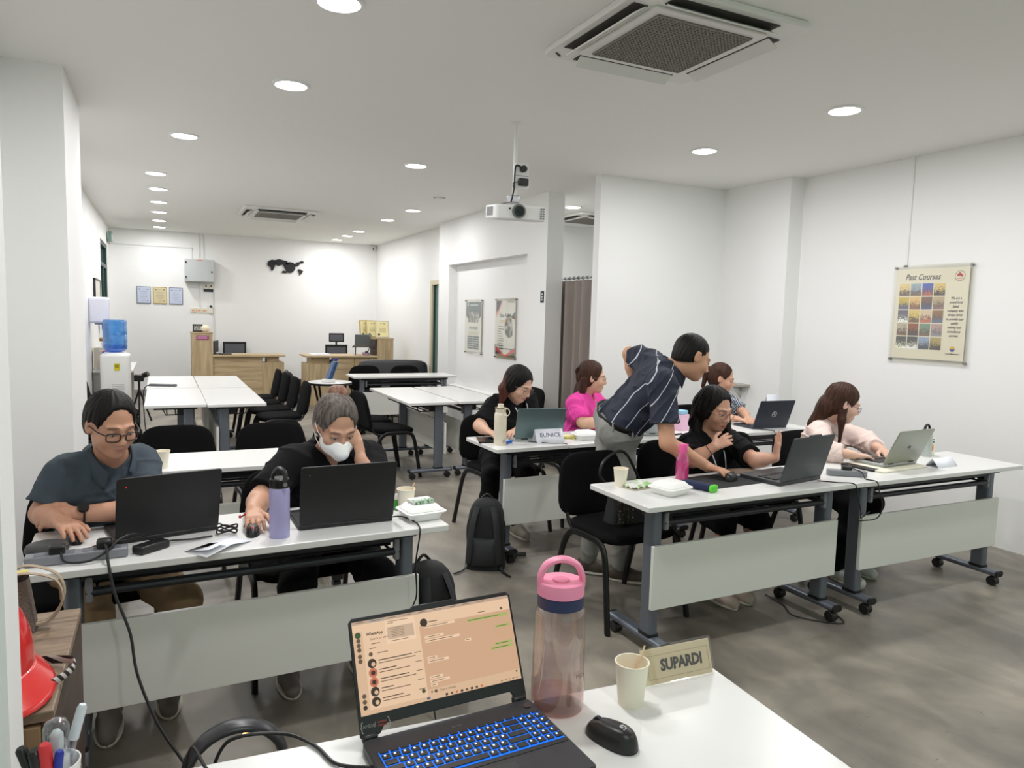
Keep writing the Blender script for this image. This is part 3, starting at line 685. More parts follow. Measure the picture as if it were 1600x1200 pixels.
gp = thing('snack_packet', 'small green and white packet lying on the left foam box', 'packet', (0.925, 2.705, TZ+0.0605), R(8))
MB().box((0,0,0.008), (0.095,0.062,0.016)).build('packet_body', M('packet_white', (222,228,220), 0.4), gp, bevel=0.005)
MB().box((0.004,-0.0315,0.008), (0.085,0.001,0.012)).box((0,-0.018,0.0163),(0.088,0.022,0.0008)).build('green_print', M('packet_green', (44,110,60), 0.45, var=(90,(200,220,200),0.08)), gp)
gb = thing('eye_drop_bottle', 'tiny green bottle with white cap beside the left paper cup', 'bottle', (0.865, 2.842, TZ))
MB().lathe([(0.001,0),(0.010,0.001),(0.011,0.035),(0.007,0.045)], seg=16, closed=True).build('bottle_body', M('green_plastic', (70,150,60), 0.35), gb)
MB().lathe([(0.007,0.045),(0.0065,0.065),(0.003,0.070),(0.001,0.070)], seg=16, closed=True).build('bottle_cap', OFFW, gb)
# lilac flask
LIL = M('lilac_powder_coat', (172,168,214), 0.42)
lb = thing('water_flask', 'lilac metal flask with black loop lid beside the left mouse', 'bottle', (0.371, 2.646, TZ))
MB().lathe([(0.001,0),(0.034,0.0),(0.036,0.004),(0.036,0.168),(0.0345,0.176),(0.033,0.182)], seg=32, closed=True).build('flask_body', LIL, lb, ang=40)
MB().lathe([(0.0335,0.182),(0.0345,0.184),(0.0345,0.212),(0.031,0.216),(0.001,0.216)], seg=32, closed=True).build('flask_lid', BLACK, lb, ang=40)
MB().tube(bez([(-0.024,0.0,0.208),(-0.021,-0.006,0.235),(-0.004,-0.010,0.252),(0.016,-0.022,0.238),(0.014,-0.0345,0.195)], 6), 0.0062, 8, sy=1.6).build('loop_handle', BLACK, lb)
MB().cyl((0.014,-0.034,0.198),(0.014,-0.043,0.198), 0.008, 14).build('steel_rivet', CHROME, lb)
# cream flask
CRM = M('cream_flask_paint', (226,216,196), 0.45)
cf = thing('water_flask', 'tall cream flask with carry ring beside the tablet and EUNICE card', 'bottle', (1.924, 4.094, TZ))
MB().lathe([(0.001,0),(0.038,0.0),(0.0395,0.004),(0.0395,0.19),(0.036,0.205),(0.033,0.21)], seg=28, closed=True).build('flask_body', CRM, cf, ang=40)
MB().lathe([(0.033,0.21),(0.034,0.212),(0.034,0.235),(0.020,0.24),(0.018,0.262),(0.001,0.264)], seg=24, closed=True).build('flask_lid', CRM, cf, ang=40)
MB().tube([(0.022+0.024*math.cos(a), -0.036, 0.212+0.024*math.sin(a)) for a in [2*PI*i/20 for i in range(21)]], 0.0035, 6).build('carry_ring', CRM, cf)
MB().tube([(0.035*math.cos(a), 0.035*math.sin(a), 0.238) for a in [2*PI*i/20 for i in range(21)]], 0.003, 6).build('lid_band', M('bronze_band', (120,96,70), 0.4, 0.5), cf)
MB().box((0.01,-0.0395,0.03), (0.022,0.002,0.022)).build('printed_label', M('label_grey', (176,166,152), 0.6), cf)
# pink see-through bottle
PK = thin('pink_clear_plastic', (254,200,230), 0.10, milk=((246,130,200),0.35))
pb2 = thing('water_bottle', 'clear pink plastic bottle with pink cap by the mouse pad', 'bottle', (2.405, 2.897, TZ))
MB().lathe([(0.001,0.001),(0.030,0.0),(0.033,0.004),(0.033,0.095),(0.030,0.115),(0.020,0.135),(0.019,0.150)], seg=28, closed=True).build('bottle_body', PK, pb2, ang=50)
MB().lathe([(0.001,0.004),(0.031,0.004),(0.0315,0.085),(0.001,0.085)], seg=28, closed=True).build('pink_water', thin('pink_water', (250,176,220), 0.05, milk=((232,110,190),0.45)), pb2)
MB().lathe([(0.021,0.142),(0.022,0.144),(0.0215,0.178),(0.018,0.186),(0.001,0.186)], seg=24, closed=True).build('bottle_cap', M('pink_cap', (236,92,160), 0.4), pb2)
MB().box((0.018,-0.008,0.182), (0.014,0.014,0.007)).build('cap_tab', M('pink_cap'), pb2, bevel=0.002)
# big tumbler in the foreground
TB = thing('water_bottle', 'large clear smoky pink bottle with pink handle lid on the front desk', 'bottle', (0.737, 1.252, TZ))
SM = thin('smoky_pink_plastic', (246,236,233), 0.09, milk=((206,186,180),0.08))
MB().lathe([(0.001,0.001),(0.050,0.0),(0.0555,0.006),(0.0560,0.060),(0.0545,0.075),(0.0540,0.150),(0.0520,0.205),(0.050,0.214),(0.0455,0.222)], seg=48, closed=True).build('bottle_wall', SM, TB, ang=40)
MB().lathe([(0.001,0.012),(0.0515,0.010),(0.0530,0.060),(0.0515,0.076),(0.0510,0.098),(0.001,0.098)], seg=40, closed=True).build('water', thin('bottle_water', (253,251,251), 0.04), TB, ang=40)
MB().lathe([(0.001,0.002),(0.054,0.002),(0.0545,0.030),(0.001,0.032)], seg=40, closed=True).build('rose_base', thin('rose_tint_base', (252,240,239), 0.06, milk=((226,186,182),0.12)), TB)
MB().lathe([(0.0460,0.220),(0.0485,0.221),(0.0485,0.244),(0.0460,0.246)], seg=40, closed=True).build('navy_collar', M('navy_plastic', (34,44,82), 0.4), TB, ang=40)
PINK = M('pink_plastic', (238,144,176), 0.4)
MB().lathe([(0.0462,0.2455),(0.0490,0.2465),(0.0490,0.268),(0.0470,0.273),(0.043,0.2735),(0.001,0.2735)], seg=40, closed=True).build('pink_lid', PINK, TB, ang=40)
MB(Matrix.Rotation(R(-20), 4, 'Z')).tube(bez([(-0.044,0,0.262),(-0.043,0,0.285),(-0.030,0,0.308),(0,0,0.318),(0.030,0,0.308),(0.043,0,0.285),(0.044,0,0.262)], 6), 0.0068, 10, sy=1.9).build('arch_handle', PINK, TB)
MB().lathe([(0.018,0.2735),(0.018,0.2755),(0.016,0.2755),(0.001,0.2745)], seg=24, closed=True).build('sip_button', M('pink_plastic_dark', (222,122,156), 0.4), TB)
text('PEDI', 0.012, M('faint_bottle_print', (120,96,96), 0.5), TB, frame((0.02,-0.0555,0.088),(1,0.25,0),(0,0,1)), ext=0.0002)
# name plate SUPARDI
ns = thing('name_plate', 'beige name plate reading SUPARDI in a clear acrylic stand', 'name plate', (1.045, 1.232, TZ), R(-2))
Tn = Matrix.Rotation(R(-18), 4, 'X')
MB(Tn).bb((-0.095, -0.001, 0.004), (0.095, 0.001, 0.080)).build('card', M('beige_card', (228,208,180), 0.6), ns)
MB(Tn).bb((-0.098, -0.0045, 0.0), (0.098, -0.0025, 0.087)).build('acrylic_front', thin('clear_acrylic'), ns)
MB().bb((-0.098, 0.0, 0.0), (0.098, 0.055, 0.002)).build('acrylic_foot', thin('clear_acrylic'), ns)
text('SUPARDI', 0.034, M('black_print', (40,38,40), 0.6), ns, Tn @ frame((0.012,-0.0016,0.040),(1,0,0),(0,0,1)), bold=0.0014, sx=0.86)
LN = M('thin_print_line', (176,156,124), 0.6)
for z in (0.014, 0.064): MB(Tn).bb((-0.08,-0.0016,z), (0.088,-0.0011,z+0.0008)).build('border_line', LN, ns)
for x in (-0.08, 0.088): MB(Tn).bb((x-0.0004,-0.0016,0.014), (x+0.0004,-0.0011,0.0648)).build('border_line', LN, ns)
# mice
def mouse(label, loc, rz, col=BLACK, big=1.0, accent=None):
    t = thing('computer_mouse', label, 'mouse', loc, rz)
    def fn(u, v):
        a = 2*PI*u; s = math.sin(PI*0.5*v); c = math.cos(PI*0.5*v)
        rx = 0.031*big*(1-0.10*math.cos(a*2)); ry = 0.058*big
        x = rx*c**0.5*math.cos(a)*(1-0.12*math.sin(a)); y = ry*c**0.5*math.sin(a); z = 0.038*big*s*(1-0.22*(math.sin(a)*c))
        return (x, y, max(z, 0))
    b = MB().grid(fn, 32, 10, closeu=True); b.build('mouse_shell', col, t, ang=80)
    MB().cyl((-0.004,0.032*big,0.030*big),(0.004,0.032*big,0.030*big), 0.008, 12).build('scroll_wheel', accent or DKSTEEL, t)
    MB().box((0,0.038*big,0.0300*big), (0.0012,0.012,0.003), (R(-30),0,0)).build('button_gap', DKSTEEL, t)
    return t
gm = mouse('black wireless mouse with a silver G mark on the front desk', (0.770, 1.098, TZ), R(22), M('mouse_satin_black', (24,24,25), 0.38))
text('G', 0.018, SILV, gm, frame((0.0,-0.026,0.0385),(-1,0,0),(0,-0.95,-0.30)) @ Matrix.Translation((0,0,0.0012)), ext=0.0006, bold=0.0006)
RED = M('red_accent', (190,36,40), 0.4)
mouse('black mouse with red scroll wheel under the masked woman\'s hand', (0.287, 2.712, TZ), R(170), M('mouse_satin_black'), 0.95, RED)
mouse('black mouse under the hand of the man in the grey shirt', (-0.288, 2.835, TZ), R(200), M('mouse_satin_black'), 0.95, RED)
mouse('black mouse on the mouse pad under the leaning man\'s hand', (2.640, 2.790, TZ+0.003), R(-60), M('mouse_satin_black'), 1.0)
mp_ = thing('mouse_pad', 'black rectangular mouse pad on the right table', 'mouse pad', (2.58, 2.80, TZ), R(4))
MB().plate(rrect(0.17, 0.125, 0.01), 0.003, 0).build('pad', M('mouse_pad_black', (26,26,28), 0.9), mp_)
# tent cards
def tent(label, loc, rz, w=0.20, h=0.085, txt=None):
    t = thing('name_card', label, 'name card', loc, rz)
    a = 0.042
    MB().add([(-w/2,-a,0),(w/2,-a,0),(w/2,0,h),(-w/2,0,h),(-w/2,a,0),(w/2,a,0)], [(0,1,2,3),(3,2,5,4)]).build('folded_card', PAPER, t, solid=0.0008, ang=20)
    if txt:
        ln = math.hypot(a, h)
        F = frame((0,-a/2,h/2),(1,0,0),(0,a,h)) @ Matrix.Translation((0,0,0.0014))
        text(txt, 0.040, M('blue_black_marker', (70,72,110), 0.6), t, F @ Matrix.Translation((0.006,0.006,0)), ext=0.0003, bold=-0.0002, sx=1.12)
    return t
tent('folded white card with EUNICE handwritten in capitals', (2.272, 4.09, TZ), R(-3), 0.20, 0.088, 'EUNICE')
tent('blank folded white card on the table nearest the right wall', (4.15, 2.66, TZ), R(2), 0.19, 0.05)
pc = thing('paper_sheet', 'creased folded white paper between the two black laptops', 'paper', (0.165, 2.60, TZ), R(38))
MB().add([(-0.10,-0.055,0.001),(0.0,-0.06,0.018),(0.10,-0.05,0.001),(-0.10,0.055,0.001),(0.0,0.05,0.004),(0.10,0.06,0.001),(-0.085,-0.05,0.022),(-0.01,-0.052,0.030)], [(0,1,4,3),(1,2,5,4),(6,7,4,3)]).build('folded_paper', PAPER, pc, solid=0.0006, ang=20)
# left table electronics
ps = thing('power_strip', 'long grey power strip along the front edge of the left table', 'power strip', (-0.255, 2.615, TZ), R(2))
MB().box((0,0,0.016), (0.285,0.05,0.032)).build('strip_case', GREYPL, ps, bevel=0.005)
for i in range(4):
    MB().box((-0.095+i*0.065,0,0.0325), (0.045,0.036,0.002)).build('socket', M('socket_grey', (108,110,116), 0.5), ps)
MB().box((-0.055,0,0.045), (0.045,0.04,0.026)).build('plug', BLACK, ps, bevel=0.005)
MB().box((0.075,0.002,0.047), (0.045,0.04,0.03)).build('plug', BLACK, ps, bevel=0.008)
rs = thing('speaker_puck', 'round black flat speaker behind the power strip', 'speaker', (-0.352, 2.73, TZ))
MB().lathe([(0.001,0),(0.045,0),(0.060,0.006),(0.064,0.018),(0.058,0.03),(0.03,0.037),(0.001,0.038)], seg=32, closed=True).build('puck_body', M('charcoal_plastic', (52,52,54), 0.5), rs, ang=60)
MB().tube([(0.0605*math.cos(a), 0.0605*math.sin(a), 0.011) for a in [2*PI*i/28 for i in range(29)]], 0.0025, 6).build('seam_ring', BLACK, rs)
ad = thing('power_adapter', 'black laptop power adapter beside the power strip', 'adapter', (-0.045, 2.640, TZ), R(38))
MB().box((0,0,0.014), (0.11,0.05,0.028)).build('adapter_case', BLACK, ad, bevel=0.006)
MB().tube(bez([(0.055,0,0.012),(0.09,0.01,0.008),(0.14,-0.03,0.006),(0.20,-0.06,0.006)],5), 0.0032, 6).build('adapter_lead', CABLE, ad)
ph = thing('smartphone', 'black phone lying between the speaker and the left laptop', 'phone', (-0.205, 2.70, TZ), R(-40))
MB().plate(rrect(0.036, 0.074, 0.01), 0.008, 0).build('phone_body', M('phone_black', (14,14,16), 0.1), ph, bevel=0.002)
MB().plate(rrect(0.033, 0.071, 0.008), 0.0006, 0.008).build('phone_screen', M('phone_screen', (10,10,12), 0.05), ph)
def cord(name, label, pts, r=0.0034, mat=CABLE, n=8):
    return tag(MB().tube(bez(pts, n), r, 8).build(name, mat), label, 'cable')
cord('power_cable', 'black cable hanging from the left power strip down across the white panel', [(-0.18,2.607,TZ+0.05),(-0.17,2.575,TZ+0.035),(-0.165,2.53,TZ+0.01),(-0.145,2.49,0.66),(-0.105,2.44,0.55),(-0.085,2.38,0.44),(-0.03,2.30,0.31),(0.05,2.22,0.19),(0.10,2.12,0.09),(0.14,2.0,0.02),(0.25,1.9,0.008)], 0.0045)
cord('speaker_cable', 'black lead with white tip looping over the left power strip', [(-0.30,2.60,TZ+0.045),(-0.285,2.575,TZ+0.012),(-0.22,2.565,TZ+0.010),(-0.17,2.585,TZ+0.03),(-0.135,2.62,TZ+0.055),(-0.09,2.66,TZ+0.055),(-0.03,2.70,TZ+0.008)], 0.004)
cord('laptop_cable', 'black charging cable running from the masked woman\'s laptop over the table edge', [(0.80,2.71,TZ+0.012),(0.845,2.69,TZ+0.014),(0.875,2.62,TZ+0.008),(0.872,2.555,TZ+0.004),(0.865,2.535,0.72),(0.850,2.53,0.62),(0.853,2.525,0.50),(0.835,2.52,0.44),(0.862,2.52,0.34),(0.90,2.50,0.15),(0.92,2.47,0.008)], 0.003)
cb = thing('cable_bundle', 'tangled black cable tied up beside the left laptop lid', 'cable', (0.20, 2.735, TZ))
for k in range(4):
    MB().tube(bez([(0.035*math.cos(a+k), 0.018*math.sin(a+k*0.7), 0.012+0.007*k+0.006*math.sin(3*a+k)) for a in [2*PI*i/9 for i in range(10)]], 4), 0.003, 6).build('cable_loop', CABLE, cb)
ea = thing('earphones', 'thin red and black earphone wire standing by the left laptop', 'earphones', (0.262, 2.79, TZ))
MB().tube(bez([(0,0,0.004),(0.012,0.005,0.03),(0.004,0,0.05),(-0.01,0,0.045)],6), 0.0022, 6).build('earphone_wire', CABLE, ea)
MB().sphere((-0.012,0,0.046), 0.006, 10, 6).sphere((0.006,0.002,0.053), 0.006, 10, 6).build('red_earbud', RED, ea)
# right table bits
nk = thing('napkin', 'crumpled white and green paper wrapper beside the right paper cup', 'wrapper', (2.085, 2.83, TZ), R(10))
def nkf(u, v):
    x = -0.075+0.15*u; y = -0.045+0.09*v
    return (x, y, 0.012+0.022*abs(math.sin(7*u+2*v))*math.sin(PI*v)*math.sin(PI*min(1,u*1.05))+0.006*math.sin(23*u+17*v))
MB().grid(nkf, 24, 14).build('wrapper_sheet', M('wrapper_paper', (226,228,220), 0.6, var=(22,(150,196,120),0.06)), nk, solid=0.002, ang=40)
MB().plate(rrect(0.075, 0.05, 0.01), 0.006, 0.0).build('wrapper_flat', M('brown_wrapper', (176,166,146), 0.7), nk)
pcs = thing('pencil_case', 'navy pencil case with bright green end zip on the right table', 'pencil case', (2.345, 2.70, TZ), R(-72))
cushion(0.095, 0.028, 0.018, 0.6, 0.5, 0, Matrix.Translation((0,0,0.018))).build('case_body', M('navy_fabric', (28,38,70), 0.85), pcs, ang=80)
cushion(0.012, 0.0285, 0.0185, 0.6, 0.5, 0, Matrix.Translation((0.084,0,0.018))).build('green_end', M('bright_green', (90,200,50), 0.6), pcs, ang=80)
nb = thing('notebook', 'brown notebook lying behind the mouse pad', 'notebook', (2.82, 2.905, TZ), R(-8))
MB().box((0,0,0.007), (0.19,0.12,0.014)).build('cover', M('brown_cover', (98,78,58), 0.6), nb, bevel=0.002)
MB().box((0.002,-0.0605,0.007), (0.184,0.002,0.009)).build('page_edge', PAPER, nb)
ps2 = thing('power_strip', 'grey power strip with black plug between the two right laptops', 'power strip', (3.34, 2.66, TZ), R(-35))
MB().box((0,0,0.016), (0.20,0.05,0.032)).build('strip_case', GREYPL, ps2, bevel=0.005)
MB().box((0.0,0.005,0.043), (0.05,0.038,0.022)).build('plug', BLACK, ps2, bevel=0.005)
cord('laptop_cable', 'black cable from the dark grey laptop dropping over the right table edge', [(3.05,2.60,TZ+0.008),(3.13,2.54,TZ+0.006),(3.19,2.49,TZ+0.004),(3.20,2.475,0.70),(3.23,2.47,0.60),(3.27,2.50,0.56),(3.36,2.52,0.58)], 0.0032)
cord('strip_cable', 'black cable from the right power strip looping below the table joint', [(3.34,2.655,TZ+0.05),(3.38,2.60,TZ+0.03),(3.35,2.55,TZ+0.006),(3.36,2.49,TZ+0.003),(3.365,2.475,0.70),(3.39,2.47,0.62),(3.38,2.49,0.55),(3.30,2.54,0.53)], 0.0032)
cord('floor_cable', 'thin black cable lying on the floor by the right table casters', [(3.10,2.95,0.006),(3.08,2.80,0.006),(3.02,2.68,0.006),(3.08,2.57,0.006),(3.2,2.5,0.006),(3.28,2.7,0.006)], 0.0035)
jc = thing('drink_carton', 'white drink carton with an orange picture beside the silver laptop', 'carton', (4.415, 2.93, TZ), R(-14))
MB().box((0,0,0.055), (0.065,0.045,0.11)).build('carton_body', M('carton_white', (236,234,226), 0.45), jc, bevel=0.003)
MB(Matrix.Translation((0.004,-0.0228,0.05)) @ Matrix.Rotation(PI/2,4,'X')).plate([(0.021*math.cos(a), 0.030*math.sin(a)*(1.15 if math.sin(a)>0 else 0.9)) for a in [2*PI*i/20 for i in range(20)]], 0.0006).build('orange_picture', M('orange_print', (224,150,66), 0.5), jc)
MB().box((0,-0.0230,0.104), (0.055,0.0006,0.005)).box((0.022,-0.0230,0.088),(0.008,0.0006,0.012)).build('dark_print', M('black_print'), jc)
bo = thing('water_flask', 'flask with a black loop lid behind the silver laptop', 'bottle', (4.36, 2.905, TZ))
MB().lathe([(0.001,0),(0.034,0),(0.035,0.13),(0.030,0.145)], seg=24, closed=True).build('flask_body', M('pale_steel', (190,196,192), 0.35, 0.6), bo, ang=40)
MB().lathe([(0.032,0.145),(0.032,0.165),(0.026,0.172),(0.001,0.174)], seg=24, closed=True).build('flask_lid', BLACK, bo, ang=40)
MB().tube(bez([(-0.024,0,0.168),(-0.018,0,0.192),(0,0,0.202),(0.018,0,0.192),(0.024,0,0.168)],5), 0.006, 8, sy=1.4).build('loop_handle', BLACK, bo)
# middle table bits
tb_ = thing('tablet', 'dark tablet lying at the near corner beside the cream flask', 'tablet', (1.905, 4.262, TZ), R(-18))
MB().plate(rrect(0.06, 0.10, 0.008), 0.008, 0).build('tablet_body', M('phone_black'), tb_, bevel=0.002)
MB().plate(rrect(0.054, 0.092, 0.004), 0.0006, 0.008).build('tablet_screen', M('tablet_screen', (30,42,44), 0.08), tb_)
bl = thing('blue_clip', 'small bright blue clip beside the cream flask', 'clip', (2.0, 4.12, TZ), R(20))
MB().tube(bez([(-0.03,0,0.006),(-0.01,0.015,0.010),(0.015,-0.01,0.016),(0.03,0.01,0.006),(0.01,0.022,0.006),(-0.02,-0.012,0.008)],5), 0.006, 7).build('clip_loop', M('bright_blue', (40,120,220), 0.4), bl)
bk = thing('booklet', 'green and yellow booklet lying behind the EUNICE card', 'book', (2.46, 4.20, TZ), R(-20))
MB().box((0,0,0.006), (0.13,0.09,0.012)).build('cover', M('green_yellow_cover', (150,160,70), 0.5, var=(30,(214,200,96),0.1)), bk)
MB().box((0.0,0.005,0.0135), (0.10,0.07,0.003)).build('loose_page', M('yellow_page', (226,216,150), 0.7), bk)
cord('laptop_cable', 'thin black cable falling from the teal laptop down the white panel', [(2.14,4.12,TZ+0.006),(2.25,4.02,TZ+0.005),(2.345,3.985,TZ+0.003),(2.355,3.955,0.72),(2.36,3.955,0.60),(2.41,3.96,0.46),(2.44,3.96,0.42),(2.43,3.96,0.34),(2.50,3.95,0.30),(2.495,3.95,0.12)], 0.0028)
px_ = thing('tissue_box', 'pale pink box with a blue top beside the navy laptop', 'box', (3.50, 4.26, TZ), R(10))
MB().box((0,0,0.06), (0.09,0.09,0.12)).build('box_body', M('pale_pink_card', (232,190,214), 0.6), px_, bevel=0.003)
MB().box((0,0,0.135), (0.075,0.075,0.03)).build('box_top', M('pale_blue_card', (150,200,224), 0.6), px_, bevel=0.006)
ey = thing('ball_pen', 'small dark pen lying near the leaning man\'s elbow on the middle table', 'pen', (3.30, 4.06, TZ), R(12))
MB().cyl((-0.06,0,0.006),(0.06,0,0.006), 0.006, 10).build('pen_barrel', BLACK, ey); MB().cyl((0.06,0,0.006),(0.072,0,0.006), 0.004, 8).build('pen_tip', CHROME, ey)
cord('navy_laptop_cable', 'thin black cable dropping from the navy laptop over the table edge', [(4.12,4.10,TZ+0.006),(4.16,4.02,TZ+0.004),(4.165,3.975,TZ+0.002),(4.17,3.965,0.68),(4.18,3.96,0.55)], 0.003)
g3 = thing('name_card', 'pale grey card edge showing above the navy laptop lid', 'name card', (4.47, 4.30, TZ), R(-6))
MB().add([(-0.07,-0.04,0),(0.07,-0.04,0),(0.07,0,0.24),(-0.07,0,0.24),(-0.07,0.04,0),(0.07,0.04,0)], [(0,1,2,3),(3,2,5,4)]).build('folded_card', M('pale_grey_card', (206,210,216), 0.6), g3, solid=0.001, ang=20)
# LG strip
gs = thing('power_strip', 'slim grey strip lying across the far block of tables', 'power strip', (0.0, 8.25, TZ), R(-24))
MB().box((0,0,0.012), (0.27,0.05,0.024)).build('strip_case', M('slate_plastic', (92,94,98), 0.5), gs, bevel=0.004)
MB().box((0.12,0,0.0245), (0.016,0.03,0.002)).build('switch', BLACK, gs)
cord('strip_cable', 'black cable hanging from the slim grey strip down the table side', [(-0.12,8.30,TZ+0.012),(-0.17,8.30,TZ-0.02),(-0.185,8.28,0.62),(-0.175,8.2,0.40),(-0.16,8.1,0.2),(-0.2,8.0,0.01)], 0.005)

# ------------------------------------------------------------------ foreground left corner
BRW = wood('brown_stained_wood', (112,94,76), (152,132,110), (1.5,9,1.5), 5)
DBR = wood('dark_brown_wood', (52,34,28), (78,54,44), (1,1,8), 5)
cr = thing('wooden_crate', 'brown wooden crate under the red hard hat at the left edge', 'crate', (-0.48, 1.86, 0))
MB().bb((-0.28,-0.27,0.0), (0.272,0.26,0.03)).build('crate_bottom', DBR, cr, bevel=0.003)
MB().bb((0.255,-0.27,0.03), (0.277,0.26,0.75)).build('crate_side', DBR, cr, bevel=0.003)
MB().bb((-0.28,-0.27,0.03), (-0.26,0.26,0.75)).build('crate_side', DBR, cr, bevel=0.003)
for k in range(5): MB().bb((-0.26,-0.275,0.04+k*0.142), (0.255,-0.257,0.175+k*0.142)).build('crate_slat', wood('tan_wood', (120,94,66), (150,122,90), (6,1,1), 5), cr, bevel=0.003)
MB().bb((-0.26,0.245,0.03), (0.255,0.258,0.75)).build('crate_back', DBR, cr)
for k in range(4): MB().bb((-0.28+k*0.139,-0.275,0.75), (-0.145+k*0.1407,0.26,0.772)).build('lid_board', BRW, cr, bevel=0.003)
hat = thing('hard_hat', 'red safety hard hat half hidden by the white pier at left', 'hard hat', (-0.375, 1.72, 0.772), R(40))
RH = M('red_hat_shell', (214,48,46), 0.22, coat=0.5)
def hatf(u, v):
    a = 2*PI*u; t2 = v*PI/2
    rr = 0.128*math.cos(t2)**0.8
    ridge = 0.008*max(0, 1-abs(math.cos(a))*2.2)*math.cos(t2)
    return (rr*math.cos(a)*0.93, rr*1.08*math.sin(a), 0.05+0.165*math.sin(t2)**0.85+ridge)
MB().grid(hatf, 48, 16, closeu=True).build('hat_dome', RH, hat, ang=80)
def brimf(u, v):
    a = 2*PI*u
    ext = 0.010 + 0.050*max(0, -math.sin(a))**1.4
    rr = 0.124+ext*v
    return (rr*math.cos(a)*0.93, rr*1.08*math.sin(a), 0.055-0.045*v*max(0.25, -math.sin(a))-0.006*v)
MB().grid(brimf, 48, 8, closeu=True).build('hat_brim', RH, hat, solid=0.004, ang=80)
MB().lathe([(0.100,0.0),(0.112,0.0),(0.114,0.05),(0.104,0.05)], seg=32, closed=True).build('headband', BLACK, hat)
def stripe_mat():
    m = bpy.data.materials.new('striped_strap'); m.use_nodes = True; n = m.node_tree.nodes; L = m.node_tree.links
    tc = n.new('ShaderNodeTexCoord'); wv = n.new('ShaderNodeTexWave'); wv.inputs['Scale'].default_value = 26; wv.bands_direction = 'DIAGONAL'
    cr2 = n.new('ShaderNodeValToRGB'); cr2.color_ramp.interpolation = 'CONSTANT'; cr2.color_ramp.elements[0].color = lin((34,26,28)); cr2.color_ramp.elements[1].color = lin((206,200,196)); cr2.color_ramp.elements[1].position = 0.5
    L.new(tc.outputs['Object'], wv.inputs['Vector']); L.new(wv.outputs['Fac'], cr2.inputs['Fac']); L.new(cr2.outputs[0], n['Principled BSDF'].inputs['Base Color']); return m
st = tag(MB().tube(bez([(-0.34,1.585,0.788),(-0.275,1.605,0.786),(-0.230,1.655,0.786),(-0.200,1.685,0.790),(-0.183,1.715,0.793),(-0.186,1.755,0.792),(-0.215,1.785,0.786),(-0.255,1.80,0.784),(-0.29,1.80,0.784)], 8), 0.0028, 8, sy=3.2).build('chin_strap', stripe_mat()), 'black and white striped strap looped in front of the red hard hat', 'strap')
bgx = thing('cloth_bag', 'taupe cloth bag with looped handles behind the red hard hat', 'bag', (-0.36, 2.02, 0.772))
def bagf(u, v):
    a = 2*PI*u
    return (0.075*sgnp(math.cos(a),0.6)*(1-0.2*v), 0.055*sgnp(math.sin(a),0.6)*(1-0.35*v), 0.13*v)
MB().grid(bagf, 28, 8, closeu=True).build('bag_body', M('taupe_mesh_cloth', (104,92,84), 0.9, bump=(200,0.8)), bgx, ang=80)
for s in (-1, 1):
    MB().tube(bez([(0.0,0.03*s,0.125),(0.05,0.03*s,0.15),(0.115,0.02*s,0.125),(0.13,0.02*s,0.07),(0.10,0.01*s,0.02),(0.04,0.01*s,0.012)],6), 0.007, 7, sy=0.4).build('bag_handle', M('beige_strap', (168,152,132), 0.8), bgx)
MB().tube(bez([(-0.05,-0.02,0.13),(0.0,-0.03,0.15),(0.06,-0.01,0.148)],5), 0.012, 8, sy=0.4).build('yellow_tag', M('yellow_label', (206,192,110), 0.6), bgx)
pc2 = thing('pen_cup', 'white perforated pen cup at the bottom left corner', 'pen cup', (-0.165, 1.275, TZ))
MB().lathe([(0.001,0),(0.030,0),(0.037,0.095),(0.0350,0.095),(0.0285,0.004),(0.001,0.004)], seg=28, closed=True).build('cup_wall', OFFW, pc2, ang=50)
for k in range(18):
    for j in range(5):
        a = 2*PI*(k+0.5*(j%2))/18; z = 0.018+j*0.015; rr = 0.030+0.007*z/0.095+0.0002
        MB().box((rr*math.cos(a), rr*math.sin(a), z), (0.0015,0.004,0.007), (0,0,a)).build('cup_slot', GREYPL, pc2)
def pen(label, loc, tilt, az, L_, r, body, capm, name='marker_pen'):
    t = thing(name, label, 'pen', loc)
    d = Vector((math.sin(tilt)*math.cos(az), math.sin(tilt)*math.sin(az), math.cos(tilt)))
    MB().tube([(0,0,0), d*L_*0.7], r, 12).build('barrel', body, t); MB().tube([d*L_*0.68, d*L_*0.97, d*L_], [r*1.12, r*1.05, r*0.7], 12).build('cap', capm, t)
pen('black marker at the far left of the pen cup', (-0.170,1.27,TZ+0.006), R(16), R(190), 0.135, 0.008, BLACK, BLACK)
pen('thick black marker next to the red marker in the pen cup', (-0.168,1.262,TZ+0.006), R(10), R(215), 0.132, 0.0095, BLACK, BLACK)
pen('red marker in the pen cup', (-0.165,1.262,TZ+0.006), R(9), R(250), 0.142, 0.0085, RED, M('marker_red_cap', (206,50,54), 0.4))
pen('blue capped pen leaning right in the pen cup', (-0.168,1.262,TZ+0.006), R(12), R(-55), 0.128, 0.006, M('deep_blue', (24,44,150), 0.4), M('deep_blue'))
pen('clear tube pen leaning out of the right of the pen cup', (-0.17,1.285,TZ+0.006), R(15), R(5), 0.175, 0.007, thin('clear_tube', (226,230,236), 0.12), M('frosted_tip', (206,212,220), 0.3))
sz = thing('sanitizer_bottle', 'small frosted pump bottle with clear cap standing in the pen cup', 'bottle', (-0.162, 1.285, TZ+0.006))
MB().lathe([(0.001,0),(0.017,0.0),(0.018,0.004),(0.018,0.095),(0.012,0.105)], seg=20, closed=True).build('bottle_body', M('frosted_white', (226,228,230), 0.3), sz, ang=50)
MB().lathe([(0.010,0.103),(0.010,0.128),(0.005,0.136),(0.001,0.137)], seg=16, closed=True).build('pump', OFFW, sz, ang=50)
